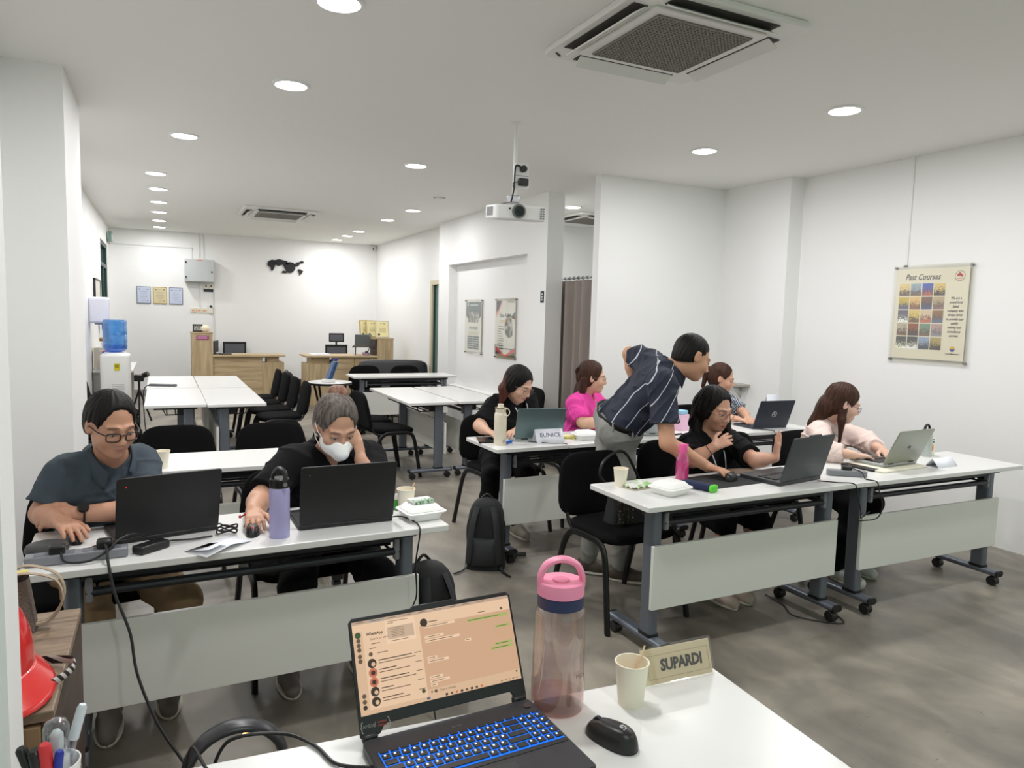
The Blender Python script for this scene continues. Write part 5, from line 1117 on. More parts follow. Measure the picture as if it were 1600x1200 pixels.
MB().cyl((0,0,0.44),(0,0,0.56),0.014,10).build('column', BLACK, mh); MB().box((0,0,0.60),(0.12,0.08,0.09)).build('camera_body', BLACK, mh, bevel=0.012); MB().cyl((0.05,0,0.63),(0.11,-0.03,0.66),0.035,14).build('lens_barrel', BLACK, mh)
# ------------------------------------------------------------------ reception desks at the back
OAK = wood('light_oak_h', (172,150,116), (200,178,142), (0.6,6,7), 3.2); OAKV = wood('light_oak_v', (172,150,116), (200,178,142), (7,6,0.6), 3.2)
kd = thing('reception_desk', 'light oak reception desk with tall end cabinet under the fuse box', 'desk', (0.436, 13.0, 0))
MB().bb((0,0,0),(0.325,0.45,1.145)).build('tall_cabinet', OAKV, kd, bevel=0.003); MB().bb((-0.006,-0.008,1.145),(0.331,0.46,1.165)).build('cabinet_top', OAK, kd, bevel=0.002)
MB().bb((0.325,0.0,0.755),(1.50,0.62,0.785)).build('desk_top', OAK, kd, bevel=0.003); MB().bb((0.325,0.06,0.0),(1.12,0.085,0.755)).build('front_panel', OAK, kd)
MB().bb((1.12,0.05,0.0),(1.48,0.55,0.66)).build('pedestal', OAKV, kd, bevel=0.003); MB().bb((1.12,0.10,0.66),(1.40,0.50,0.755)).build('pedestal_riser', OAK, kd)
MB().box((1.14,0.045,0.71),(0.04,0.02,0.07)).build('white_hub', OFFW, kd); MB().box((1.175,0.045,0.695),(0.03,0.02,0.05)).build('dark_hub', DKSTEEL, kd)
MB().box((0.17,-0.003,1.075),(0.19,0.004,0.075)).build('magenta_label', M('magenta_label', (150,60,110), 0.5), kd)
for i in range(2): MB().box((0.165,-0.0055,1.088-i*0.024),(0.15,0.001,0.010)).build('label_line', M('label_pink', (226,180,206), 0.5), kd)
fr2 = thing('photo_frame', 'small black photo frame on top of the left oak cabinet', 'frame', (0.54, 13.2, 1.165), R(-8))
for (x, z, ww, hh) in ((0,0.012,0.15,0.02),(0,0.118,0.15,0.02),(-0.068,0.065,0.018,0.12),(0.068,0.065,0.018,0.12)): MB().box((x,0,z),(ww,0.02,hh)).build('frame_bar', BLACK, fr2)
MB().box((0,0.004,0.065),(0.12,0.004,0.09)).build('picture', M('grey_picture', (190,190,190), 0.5, var=(40,(90,90,90),0.1)), fr2); MB().box((0,0.03,0.004),(0.17,0.08,0.008)).build('frame_foot', BLACK, fr2)
bc = thing('ball_ornament', 'cream knitted ball ornament on the left oak cabinet', 'ornament', (0.655, 13.12, 1.165))
def shf2(u, v):
    a = 2*PI*u; t2 = PI*v; r3 = 0.065*(1+0.06*math.cos(a*9))
    return (r3*1.1*math.sin(t2)*math.cos(a), r3*math.sin(t2)*math.sin(a), 0.058-0.058*math.cos(t2))
MB().grid(shf2, 54, 12, closeu=True).build('ribbed_ball', M('cream_shell', (232,222,198), 0.6), bc, ang=80)
def office_chair(label, loc, rz, head=False):
    t = thing('office_chair', label, 'office chair', loc, rz, 'black mesh office chairs')
    MESH = M('grey_mesh', (92,94,100), 0.8); FR = BLACK
    cushion(0.24, 0.24, 0.035, 0.5, 0.45, 0, Matrix.Translation((0,0,0.48))).build('seat', FABRIC, t, ang=80)
    MB().bb((-0.18,0.222,0.58),(0.18,0.230,0.93)).build('backrest_mesh', MESH, t)
    for (a, b) in (((-0.2,0.215,0.56),(-0.17,0.245,0.96)),((0.17,0.215,0.56),(0.2,0.245,0.96)),((-0.2,0.215,0.93),(0.2,0.245,0.965)),((-0.2,0.215,0.55),(0.2,0.245,0.585))): MB().bb(a, b).build('back_frame', FR, t, bevel=0.008)
    MB().tube(bez([(0,0.05,0.44),(0,0.25,0.47),(0,0.265,0.70)],5),0.02,8).build('spine', FR, t)
    MB().cyl((0,0,0.10),(0,0,0.45),0.025,12).build('gas_lift', DKSTEEL, t)
    for k in range(5):
        a = 2*PI*k/5
        MB().tube([(0,0,0.10),(0.29*math.cos(a),0.29*math.sin(a),0.065)],[0.028,0.018],8).build('foot', FR, t); MB().cyl((0.29*math.cos(a)-0.02,0.29*math.sin(a),0.03),(0.29*math.cos(a)+0.02,0.29*math.sin(a),0.03),0.03,12).build('caster', FR, t)
    if head:
        MB().bb((-0.125,0.215,1.03),(0.125,0.240,1.16)).build('headrest', MESH, t, bevel=0.01); MB().box((0,0.24,1.0),(0.03,0.02,0.18)).build('headrest_post', FR, t)
        for (x, z, ww, hh) in ((0,1.165,0.26,0.02),(0,1.025,0.26,0.02),(-0.125,1.095,0.02,0.15),(0.125,1.095,0.02,0.15)): MB().box((x,0.226,z),(ww,0.034,hh)).build('headrest_frame', FR, t, bevel=0.006)
    return t
office_chair('black mesh office chair behind the left oak desk', (1.20, 13.93, 0), 0); 
ml = thing('desk_monitor', 'thin dark monitor seen edge on beside the left oak cabinet', 'monitor', (0.83, 13.35, 0.785), R(75))
MB().box((0,0,0.13),(0.34,0.02,0.20)).build('monitor_panel', BLACK, ml, bevel=0.004); MB().cyl((0,0.02,0.0),(0,0.02,0.08),0.014,10).build('stand', BLACK, ml); MB().box((0,0.02,0.004),(0.16,0.12,0.008)).build('foot', BLACK, ml); 
kb2 = thing('keyboard', 'dark keyboard on the left oak desk', 'keyboard', (0.97, 13.22, 0.785), R(5)); MB().box((0,0,0.008),(0.20,0.10,0.016)).build('keyboard_case', DKSTEEL, kb2, bevel=0.004); MB().box((0,0,0.0165),(0.18,0.08,0.002)).build('key_bed', BLACK, kb2)
rd = thing('reception_desk', 'light oak reception desk with drawers and cabinet beside the black sofa', 'desk', (2.105, 12.0, 0))
MB().bb((0.0,0.0,0.805),(1.20,0.62,0.835)).build('desk_top', OAK, rd, bevel=0.003); MB().bb((0.02,0.04,0.0),(0.42,0.56,0.70)).build('pedestal', OAKV, rd, bevel=0.003); MB().bb((0.10,0.10,0.70),(0.40,0.5,0.805)).build('pedestal_riser', OAK, rd)
for i, (x0, x1) in enumerate(((0.42,0.80),(0.81,1.04),(1.05,1.19))):
    for j in range(4): MB().bb((x0+0.004,0.035,0.02+j*0.195),(x1-0.004,0.055,0.21+j*0.195)).build('drawer_front', OAK, rd, bevel=0.002)
MB().bb((0.42,0.055,0.0),(1.19,0.075,0.805)).build('front_panel', OAK, rd); MB().bb((1.19,0.0,0.0),(1.468,0.45,1.115)).build('tall_cabinet', OAKV, rd, bevel=0.003); MB().bb((1.10,-0.005,1.115),(1.475,0.46,1.137)).build('cabinet_top', OAK, rd)
MB().bb((1.17,0.05,0.835),(1.19,0.42,1.115)).build('cabinet_inner', DBR, rd)
MB().box((0.42,0.03,0.745),(0.05,0.03,0.07)).build('dark_hub', BLACK, rd); MB().box((0.40,0.028,0.79),(0.03,0.03,0.03)).build('white_hub', OFFW, rd)
office_chair('black mesh office chair with headrest behind the right oak desk', (2.86, 12.98, 0), 0, True)
pd = thing('paper_stack', 'loose white papers on the left end of the right oak desk', 'papers', (2.36, 12.2, 0.835), R(6)); MB().box((0,0,0.01),(0.30,0.21,0.02)).build('sheet_pile', PAPER, pd); MB().box((0.03,0.01,0.0215),(0.26,0.19,0.003),(0,0,0.2)).build('top_sheet', PAPER, pd)
mn = thing('laptop_on_stand', 'silver laptop raised on a stand on the right oak desk', 'laptop', (3.09, 12.18, 0.835), R(-4))
MB(Matrix.Translation((0,0.0,0.145)) @ Matrix.Rotation(R(12),4,'X')).box((0,0.0,0.11),(0.29,0.012,0.215)).build('lid', M('silver_metal'), mn, bevel=0.004); MB().box((0,0.11,0.145),(0.30,0.22,0.014),(R(-10),0,0)).build('base', M('dark_deck'), mn)
for s in (-1,1): MB().tube([(s*0.12,0.02,0.14),(s*0.10,0.16,0.01),(s*0.12,0.02,0.005)],0.008,8).build('stand_leg', DKSTEEL, mn)
cl_ = thing('desk_clutter', 'small mauve dish of odds and ends on the right oak desk', 'dish', (3.12, 12.09, 0.835)); MB().lathe([(0.001,0),(0.05,0),(0.07,0.05),(0.066,0.05),(0.046,0.006),(0.001,0.006)],seg=20,closed=True).build('dish', M('mauve_dish', (176,150,170), 0.5), cl_); MB().sphere((0.01,0,0.05),0.03,12,8).build('trinket', DARK, cl_)
GOLD = M('gold_frame', (190,170,110), 0.4, 0.3); CERT = M('cert_gold_paper', (236,224,170), 0.6)
for i, (x, y, rz, lab) in enumerate(((3.17,12.25,6,'gold framed certificate at the back of the row on the right cabinet'),(3.27,12.20,3,'gold framed certificate in the middle of the row on the right cabinet'),(3.415,12.13,-4,'front gold framed certificate with a dark seal on the right cabinet'))):
    q = thing('standing_certificate', lab, 'certificate', (x, y, 1.138), R(rz), 'gold framed certificates on the cabinet')
    Tq = Matrix.Rotation(R(-12),4,'X')
    MB(Tq).bb((-0.12,-0.008,0.0),(0.12,0.008,0.30)).build('frame', GOLD if i < 2 else M('pale_frame', (200,196,176), 0.4), q, bevel=0.003); MB(Tq).bb((-0.10,-0.0095,0.02),(0.10,-0.0085,0.28)).build('sheet', CERT, q)
    for k in range(4): MB(Tq).bb((-0.06,-0.0105,0.16-k*0.022),(0.06,-0.0098,0.166-k*0.022)).build('text_line', M('cert_ink', (150,130,90), 0.6), q)
    MB(Tq).cyl((-0.06,-0.0095,0.055),(-0.06,-0.012,0.055),0.02,14).build('seal', M('dark_seal', (60,46,34), 0.5), q)
    for sx in (-0.02,0.02,0.045): MB(Tq).bb((sx-0.008,-0.0105,0.235),(sx+0.008,-0.0098,0.252)).build('crest', M('cert_ink'), q)
wbn = thing('waste_bin', 'brown waste bin by the back wall between the two desks', 'bin', (2.27, 13.9, 0)); MB().lathe([(0.001,0),(0.10,0),(0.125,0.27),(0.12,0.27),(0.095,0.01),(0.001,0.01)],seg=24,closed=True).build('bin_wall', M('bin_brown', (70,54,50), 0.6), wbn); MB().tube([(0.123*math.cos(a),0.123*math.sin(a),0.27) for a in [2*PI*i/24 for i in range(25)]],0.006,6).build('bin_rim', M('bin_brown'), wbn)
bb_ = backpack('black bag standing behind the left side of the right oak desk', (1.93, 12.85, 0), R(10), 0.52, 0.26, 0.2)
sf = thing('sofa', 'black leather two seat sofa in front of the right oak desk', 'sofa', (3.22, 10.70, 0), R(-10))
LE = M('black_leather', (38,38,41), 0.38, bump=(220,0.25))
MB().bb((-0.55,-0.32,0.08),(0.55,0.36,0.30)).build('sofa_base', LE, sf, bevel=0.03, seg=3)
for x in (-0.235,0.235): cushion(0.235,0.30,0.08,0.4,0.35,0,Matrix.Translation((x,-0.04,0.38))).build('seat_cushion', LE, sf, ang=80)
cushion(0.55,0.23,0.10,0.4,0.35,0,Matrix.Translation((0,0.32,0.60)) @ Matrix.Rotation(R(80),4,'X')).build('back_cushion', LE, sf, ang=80)
for x in (-0.52,0.52): cushion(0.08,0.36,0.20,0.4,0.4,0,Matrix.Translation((x,0.0,0.36))).build('armrest', LE, sf, ang=80)
for x in (-0.5,0.5):
    for y in (-0.28,0.30): MB().cyl((x,y,0),(x,y,0.09),0.02,10).build('foot', BLACK, sf)
rt = thing('coffee_table', 'small round white topped table with black legs before the right oak desk', 'table', (1.79, 8.62, 0))
MB().lathe([(0.001,0.70),(0.25,0.70),(0.255,0.71),(0.255,0.725),(0.25,0.73),(0.001,0.73)],seg=40,closed=True).build('round_top', LAM, rt, ang=50); MB().lathe([(0.256,0.70),(0.259,0.70),(0.259,0.725),(0.256,0.725)],seg=40,closed=True).build('dark_edge', BLACK, rt)
for k in range(4):
    a = PI/4+k*PI/2; MB().tube(bez([(0.22*math.cos(a),0.22*math.sin(a),0.70),(0.15*math.cos(a),0.15*math.sin(a),0.35),(0.24*math.cos(a),0.24*math.sin(a),0.0)],6),0.013,8).build('leg', BLACKM, rt)
hs = thing('display_stand', 'blue and clear brochure stand on a white base on the round table', 'stand', (1.76, 8.55, 0.73), R(20))
MB().box((0,0,0.02),(0.13,0.10,0.04)).build('stand_base', OFFW, hs, bevel=0.008); 
for i in range(4): MB(Matrix.Translation((-0.02+i*0.018,0,0.04)) @ Matrix.Rotation(R(22),4,'Y')).box((0,0,0.11),(0.004,0.07,0.22)).build('clear_leaf', M('blue_acrylic_%d' % (i % 2), (110,140,176) if i % 2 else (70,96,140), 0.2), hs)
MB().sphere((0.10,0,0.265),(0.025,0.02,0.018),12,8).build('blue_knob', M('deep_blue'), hs)
# ================================================================== people: smooth-blended distance fields turned into meshes
V3 = lambda p: np.array(p, dtype=np.float64)
def nrm(v): v = V3(v); return v/np.linalg.norm(v)
def lerp(a, b, t): return V3(a)*(1-t)+V3(b)*t
class SDF:
    def __init__(s, lo, hi, h):
        s.lo = V3(lo); s.h = h; s.n = tuple(int(np.ceil((hi[i]-lo[i])/h))+1 for i in range(3))
        s.v = np.full(s.n, 0.5, np.float32)
        s.ax = [(s.lo[i]+h*np.arange(s.n[i])).astype(np.float32) for i in range(3)]
    def box(s, lo, hi, pad):
        sl = []
        for i in range(3):
            a = max(0, int((lo[i]-pad-s.lo[i])/s.h)); b = min(s.n[i], int((hi[i]+pad-s.lo[i])/s.h)+2)
            if b <= a: return None, None
            sl.append(slice(a, b))
        return tuple(sl), (s.ax[0][sl[0]][:,None,None], s.ax[1][sl[1]][None,:,None], s.ax[2][sl[2]][None,None,:])
    def mix(s, sl, d, k, op):
        a = s.v[sl]
        if op == 'u':
            if k > 0:
                hh = np.clip(k-np.abs(a-d), 0, None)/k; r = np.minimum(a, d)-hh*hh*k*0.25
            else: r = np.minimum(a, d)
        else:
            d = -d
            if k > 0:
                hh = np.clip(k-np.abs(a-d), 0, None)/k; r = np.maximum(a, d)+hh*hh*k*0.25
            else: r = np.maximum(a, d)
        s.v[sl] = r
    def rc(s, a, b, r1, r2=None, k=0.02, op='u', cut=None, cut0=None):
        a = V3(a); b = V3(b); r2 = r1 if r2 is None else r2; rm = max(r1, r2)
        sl, c = s.box(np.minimum(a,b)-rm, np.maximum(a,b)+rm, k+2.5*s.h+0.006)
        if sl is None: return
        d = b-a; L2 = float(d@d)+1e-12
        px, py, pz = c[0]-a[0], c[1]-a[1], c[2]-a[2]
        t = np.clip((px*d[0]+py*d[1]+pz*d[2])/L2, 0, 1)
        q = np.sqrt((px-t*d[0])**2+(py-t*d[1])**2+(pz-t*d[2])**2)-(r1+(r2-r1)*t)
        L = math.sqrt(L2)
        if cut: q = np.maximum(q, (px*d[0]+py*d[1]+pz*d[2])/L-L)        # flat end at b
        if cut0: q = np.maximum(q, -(px*d[0]+py*d[1]+pz*d[2])/L)        # flat end at a
        s.mix(sl, q.astype(np.float32), k, op)
    def el(s, c0, r, B=None, k=0.02, op='u'):
        c0 = V3(c0); r = V3(r); B = np.eye(3) if B is None else B
        ext = np.abs(B) @ r
        sl, c = s.box(c0-ext, c0+ext, k+2.5*s.h+0.006)
        if sl is None: return
        px, py, pz = c[0]-c0[0], c[1]-c0[1], c[2]-c0[2]
        k0 = 0; k1 = 0
        for i in range(3):
            l = px*B[0,i]+py*B[1,i]+pz*B[2,i]
            k0 = k0+(l/r[i])**2; k1 = k1+(l/r[i]**2)**2
        k0 = np.sqrt(k0); k1 = np.sqrt(k1)+1e-9
        s.mix(sl, (k0*(k0-1)/k1).astype(np.float32), k, op)
    def plane(s, p, n, k=0.0):
        """remove everything on the side n points to"""
        n = nrm(n); p = V3(p)
        d = (s.ax[0][:,None,None]-p[0])*n[0]+(s.ax[1][None,:,None]-p[1])*n[1]+(s.ax[2][None,None,:]-p[2])*n[2]
        s.mix((slice(None),)*3, -d.astype(np.float32), k, 's')
    def wrinkle(s, amp, seed, f=30.0):
        g = np.random.default_rng(seed); tot = 0
        for i in range(5):
            w3 = g.normal(size=3); w3 = w3/np.linalg.norm(w3)*f*g.uniform(0.6,1.6); ph = g.uniform(0,6)
            arg = s.ax[0][:,None,None]*w3[0]+s.ax[1][None,:,None]*w3[1]+s.ax[2][None,None,:]*w3[2]+ph
            tot = tot+np.sin(arg+1.3*np.sin(arg*0.37+ph))
        s.v += (amp*tot/2.2).astype(np.float32)
    def folds(s, amp, seed, f=70.0):
        g = np.random.default_rng(seed)
        for i in range(4):
            w3 = g.normal(size=3); w3[2] *= 1.4; w3 = w3/np.linalg.norm(w3)*f*g.uniform(0.45,1.1); ph = g.uniform(0,6); q3 = g.normal(size=3)*9
            arg = s.ax[0][:,None,None]*w3[0]+s.ax[1][None,:,None]*w3[1]+s.ax[2][None,None,:]*w3[2]+ph
            mod = s.ax[0][:,None,None]*q3[0]+s.ax[1][None,:,None]*q3[1]+s.ax[2][None,None,:]*q3[2]+ph
            wv = (1-np.abs(np.sin(arg*0.5+1.6*np.sin(mod))))**3*np.clip(np.sin(mod*1.7+1), 0, 1)
            s.v -= (amp*wv).astype(np.float32)
    def strands(s, H, B, sc, amp=0.0018):
        px, py, pz = s.ax[0][:,None,None]-H[0], s.ax[1][None,:,None]-H[1], s.ax[2][None,None,:]-H[2]
        lx = (px*B[0,0]+py*B[1,0]+pz*B[2,0])/sc; ly = (px*B[0,1]+py*B[1,1]+pz*B[2,1])/sc+0.045; lz = (px*B[0,2]+py*B[1,2]+pz*B[2,2])/sc
        ph = np.arctan2(ly, lx)
        s.v += (amp*(np.sin(ph*37+3*np.sin(ph*5+lz*20))+0.8*np.sin(ph*19+1.7+25*lz*np.sin(ph*3)))).astype(np.float32)
    def mesh(s):
        v = s.v; neg = v < 0
        cs = [neg[i:neg.shape[0]-1+i, j:neg.shape[1]-1+j, k:neg.shape[2]-1+k] for i in (0,1) for j in (0,1) for k in (0,1)]
        al = cs[0].copy(); an = cs[0].copy()
        for c in cs[1:]: al &= c; an |= c
        act = an & ~al
        I = np.argwhere(act)
        idx = np.full(act.shape, -1, np.int32); idx[act] = np.arange(len(I))
        cv = np.stack([v[I[:,0]+i, I[:,1]+j, I[:,2]+k] for i in (0,1) for j in (0,1) for k in (0,1)], 1)
        off = np.array([(i,j,k) for i in (0,1) for j in (0,1) for k in (0,1)], float)
        acc = np.zeros((len(I),3)); cnt = np.zeros(len(I))
        for a in range(8):
            for b in range(a+1, 8):
                if np.abs(off[a]-off[b]).sum() != 1: continue
                m = (cv[:,a] < 0) != (cv[:,b] < 0)
                t = cv[m,a]/(cv[m,a]-cv[m,b])
                acc[m] += off[a]+t[:,None]*(off[b]-off[a]); cnt[m] += 1
        P = s.lo + s.h*(I+acc/cnt[:,None])
        F = []
        n0, n1, n2 = v.shape
        for ax in range(3):
            sl0 = [slice(None)]*3; sl1 = [slice(None)]*3
            sl0[ax] = slice(0,-1); sl1[ax] = slice(1,None)
            a = neg[tuple(sl0)]; b = neg[tuple(sl1)]
            E_ = np.argwhere(a != b)
            o1, o2 = [q for q in range(3) if q != ax]
            ok = (E_[:,o1] > 0) & (E_[:,o2] > 0) & (E_[:,o1] < act.shape[o1]) & (E_[:,o2] < act.shape[o2])
            E_ = E_[ok]
            fl = a[tuple(E_.T)]
            q = []
            for (d1, d2) in ((0,0),(1,0),(1,1),(0,1)):
                e = E_.copy(); e[:,o1] -= d1; e[:,o2] -= d2; q.append(idx[tuple(e.T)])
            q = np.stack(q, 1)
            flip = fl if ax != 1 else ~fl
            q[flip] = q[flip][:,::-1]
            F.append(q)
        F = np.concatenate(F); F = F[(F >= 0).all(1)]
        return P, F[:, ::-1]
def np_obj(name, P, F, mat, parent, base, tint=None):
    me = bpy.data.meshes.new(name)
    me.vertices.add(len(P)); me.vertices.foreach_set('co', (P-V3(base)).astype(np.float32).ravel())
    me.loops.add(F.size); me.loops.foreach_set('vertex_index', F.astype(np.int32).ravel())
    me.polygons.add(len(F)); me.polygons.foreach_set('loop_start', np.arange(0, F.size, 4, dtype=np.int32))
    me.polygons.foreach_set('use_smooth', np.ones(len(F), bool))
    me.update(calc_edges=True); me.validate()
    if tint is not None:
        at = me.color_attributes.new('tint', 'FLOAT_COLOR', 'POINT'); at.data.foreach_set('color', tint.astype(np.float32).ravel())
    me.materials.append(mat)
    o = bpy.data.objects.new(name, me); COL.objects.link(o); o.parent = parent
    return o
def skin_mat():
    m = bpy.data.materials.new('skin'); m.use_nodes = True; n = m.node_tree.nodes; L = m.node_tree.links; b = n['Principled BSDF']
    a = n.new('ShaderNodeAttribute'); a.attribute_name = 'tint'; L.new(a.outputs['Color'], b.inputs['Base Color'])
    b.inputs['Roughness'].default_value = 0.48; b.inputs['Specular IOR Level'].default_value = 0.4
    b.inputs['Subsurface Weight'].default_value = 0.12; b.inputs['Subsurface Radius'].default_value = (0.012,0.005,0.003); b.inputs['Subsurface Scale'].default_value = 1.0
    return m
SKIN = skin_mat()
def hair_mat(name, c1, c2):
    return M(name, c1, 0.5, spec=0.18, var=(16, c2, 0.22), bump=(70, 0.2), stretch=(6,6,0.5))
def basis(F, up=(0,0,1)):
    f = nrm(F); x = nrm(np.cross(f, up)); z = np.cross(x, f); return np.stack([x, f, z], 1)     # columns: right, forward, up
def hand(g, W, D, Nn, side, curl=0.35, spread=0.10, sc=1.0, thumb=1.0):
    """W wrist, D pointing dir, Nn back-of-hand normal, side=+1 if thumb lies on +(D x N)"""
    D = nrm(D); Nn = V3(Nn); Nn = nrm(Nn-D*(Nn@D)); S = np.cross(D, Nn)*side
    W = V3(W); pl = 0.085*sc
    for u in (-0.024, -0.008, 0.008, 0.022):
        g.rc(W+S*u*0.62*sc+D*0.012, W+D*pl+S*u*sc*1.05, 0.0135*sc, 0.0115*sc, 0.012)
    for i, (u, l) in enumerate(((0.0285,0.070),(0.010,0.078),(-0.009,0.072),(-0.0275,0.056))):
        base = W+D*(pl-0.004*abs(i-1))+S*u*sc*0.98
        ang = 0.0; p = base; r = 0.0092*sc
        dirS = S*(spread*(1.5-i)/1.5)
        for j, f in enumerate((0.44,0.31,0.25)):
            ang += curl*(0.75 if j == 0 else 1.0)
            q = p+(nrm(D*math.cos(ang)-Nn*math.sin(ang)+dirS))*l*f*sc
            g.rc(p, q, r, r*0.90, 0.004); p = q; r *= 0.90
    tb0 = W+D*0.022*sc+S*0.022*sc; t1 = tb0+(nrm(D*0.75+S*0.75*thumb-Nn*0.25))*0.038*sc; t2 = t1+nrm(D*0.95+S*0.30*thumb-Nn*0.20)*0.030*sc; t3 = t2+nrm(D+S*0.05-Nn*0.25)*0.024*sc
    g.rc(tb0, t1, 0.0135*sc, 0.0115*sc, 0.012); g.rc(t1, t2, 0.0110*sc, 0.0100*sc, 0.005); g.rc(t2, t3, 0.0100*sc, 0.0085*sc, 0.004)
def make_person(label, P, h=0.0048):
    """P holds joint positions in metres, colours and clothing"""
    N = V3(P['N']); H = V3(P['H']); B = basis(P['F'], P.get('U', (0,0,1))); sc = P.get('hs', 1.0); fem = P.get('fem', True); fat = P.get('fat', 0.0)
    SR, SL = V3(P['SR']), V3(P['SL']); Pv = V3(P['Pv']); a = nrm(SL-SR); fw = nrm(np.cross(a, V3(N)-Pv)); 
    if fw @ V3(P['F']) < 0: fw = -fw
    base = (Pv[0], Pv[1], 0)
    root = thing('person', label, 'person', base, 0)
    hl = lambda x, y, z: H + B @ (V3((x, y, z))*sc)
    allp = [H+0.16, H-0.16] + [V3(P[k]) for k in ('N','SR','SL','Pv','ER','EL','WR','WL','KR','KL','AR','AL')]
    lo = np.min(allp, 0)-0.17; hi = np.max(allp, 0)+0.17; lo[2] = max(lo[2], -0.005)
    ur, er, wr_ = (0.043, 0.037, 0.025) if fem else (0.047, 0.041, 0.028)
    ur += fat*0.35; er += fat*0.3; wr_ += fat*0.12
    def torso(g, o, k=0.06):
        w_, rr = (0.072, 0.098) if fem else (0.085, 0.108)
        rr += fat
        C = lerp(N, Pv, 0.30)+fw*0.012; Bl = lerp(N, Pv, 0.66)+fw*(0.012+fat*0.5); 
        g.rc(SR+a*0.02, SL-a*0.02, 0.052+o+fat*0.2, 0.052+o+fat*0.2, k)
        g.rc(N, SR, 0.050+o, 0.040+o, 0.04); g.rc(N, SL, 0.050+o, 0.040+o, 0.04)
        g.rc(C-a*w_, C+a*w_, rr*0.93+o, rr*0.93+o, k)
        if fem:
            for s_ in (-1,1): g.el(C+fw*0.075+a*s_*0.068-nrm(N-Pv)*0.02, (0.062+o+fat*0.3,)*3, None, 0.05)
        g.rc(Bl-a*w_*0.82, Bl+a*w_*0.82, rr*0.92+o, rr*0.92+o, k)
        g.rc(Pv-a*w_*1.1, Pv+a*w_*1.1, rr+o, rr+o, k)
        g.rc(C, Pv, rr*0.8+o, rr*0.85+o, k)
    def legs(g, o, shin=True, k=0.03):
        for K, A, s_ in ((P['KR'],P['AR'],-1),(P['KL'],P['AL'],1)):
            hp = Pv+a*s_*0.088
            g.rc(hp, K, 0.078+o+fat*0.5, 0.056+o+fat*0.3, 0.04)
            if shin: g.rc(K, lerp(K,A,0.45), 0.054+o+fat*0.3, 0.050+o, k); g.rc(lerp(K,A,0.45), A, 0.050+o, 0.037+o, k)
    # ---- body
    g = SDF(lo, hi, h)
    torso(g, -0.014); legs(g, -0.012)
    for A, K in ((P['AR'],P['KR']),(P['AL'],P['KL'])):
        ft = nrm(V3(P.get('foot', fw))*V3((1,1,0))); g.rc(V3(A)+(0,0,-0.035), V3(A)+ft*0.14+V3((0,0,-0.058)), 0.028, 0.018, 0.01)
    g.rc(N+V3((0,0,-0.01)), hl(0,-0.018,-0.055), 0.055 if not fem else 0.049+fat*0.3, 0.054 if not fem else 0.047+fat*0.3, 0.03)
    for S_, E_, W_ in ((SR,P['ER'],P['WR']),(SL,P['EL'],P['WL'])):
        g.rc(S_, E_, ur+0.004, er, 0.02); g.rc(E_, lerp(E_,W_,0.35), er, er*0.98, 0.02); g.rc(lerp(E_,W_,0.35), W_, er*0.98, wr_, 0.02)
    hs_ = 1.0 if not fem else 0.92
    hand(g, P['WR'], P['HR'][0], P['HR'][1], P['HR'][2], P['HR'][3], 0.10, hs_)
    hand(g, P['WL'], P['HL'][0], P['HL'][1], P['HL'][2], P['HL'][3], 0.10, hs_)
    jw = 1.0 if not fem else 0.93
    g.el(hl(0,-0.020,0.030), V3((0.076,0.096,0.089))*sc, B, 0.02)
    g.el(hl(0,0.026,-0.034), V3((0.061*jw+fat*0.25,0.066,0.076))*sc, B, 0.03)
    g.el(hl(0,0.062,-0.090), V3((0.024,0.022,0.019))*sc, B, 0.03)
    for s_ in (-1,1):
        g.el(hl(s_*0.036,0.058,-0.028), V3((0.025+fat*0.2,0.026,0.026))*sc, B, 0.02)
        g.rc(hl(s_*0.014,0.086,0.024), hl(s_*0.045,0.070,0.022), 0.0085*sc, 0.007*sc, 0.014)
    for s_ in (-1,1): g.el(hl(s_*0.031,0.099,0.003), V3((0.019,0.016,0.012))*sc, B, 0.010, 's')
    for s_ in (-1,1): g.el(hl(s_*0.031,0.0745,0.0075), V3((0.0165,0.012,0.0085))*sc, B, 0.004)
    g.rc(hl(0,0.084,0.012), hl(0,0.103,-0.026), 0.007*sc, 0.0095*sc, 0.012)
    g.el(hl(0,0.104,-0.030), V3((0.0115,0.010,0.009))*sc, B, 0.008)
    for s_ in (-1,1): g.el(hl(s_*0.0115,0.094,-0.034), V3((0.0085,0.010,0.0075))*sc, B, 0.006)
    sm = P.get('smile', 0.0)
    for s_ in (-1,1): g.rc(hl(0,0.0860,-0.0600), hl(s_*0.020,0.0815,-0.0600+sm), 0.0062*sc, 0.0050*sc, 0.008)
    g.el(hl(0,0.088,-0.058), V3((0.014,0.008,0.006))*sc, B, 0.006)
    g.rc(hl(-0.015,0.0835,-0.0705), hl(0.015,0.0835,-0.0705), 0.0072*sc, None, 0.006)
    for s_ in (-1,1): g.rc(hl(0,0.0935,-0.0650), hl(s_*0.024,0.0885,-0.0645+sm*1.2), 0.0022*sc, None, 0.003, 's')
    for s_ in (-1,1):
        Be = B @ np.array([[math.cos(s_*0.35),-math.sin(s_*0.35),0],[math.sin(s_*0.35),math.cos(s_*0.35),0],[0,0,1.0]])
        g.el(hl(s_*0.077,-0.008,-0.004), V3((0.0085,0.019,0.031))*sc, Be, 0.008); g.el(hl(s_*0.085,-0.002,-0.002), V3((0.005,0.010,0.017))*sc, Be, 0.005, 's')
    Pm, Fm = g.mesh()
    col = np.tile(np.array(lin(P['skin'])), (len(Pm),1))
    l = ((Pm-H) @ B)/sc
    near = (np.abs(l) < 0.14).all(1) & (l[:,1] > 0.03)
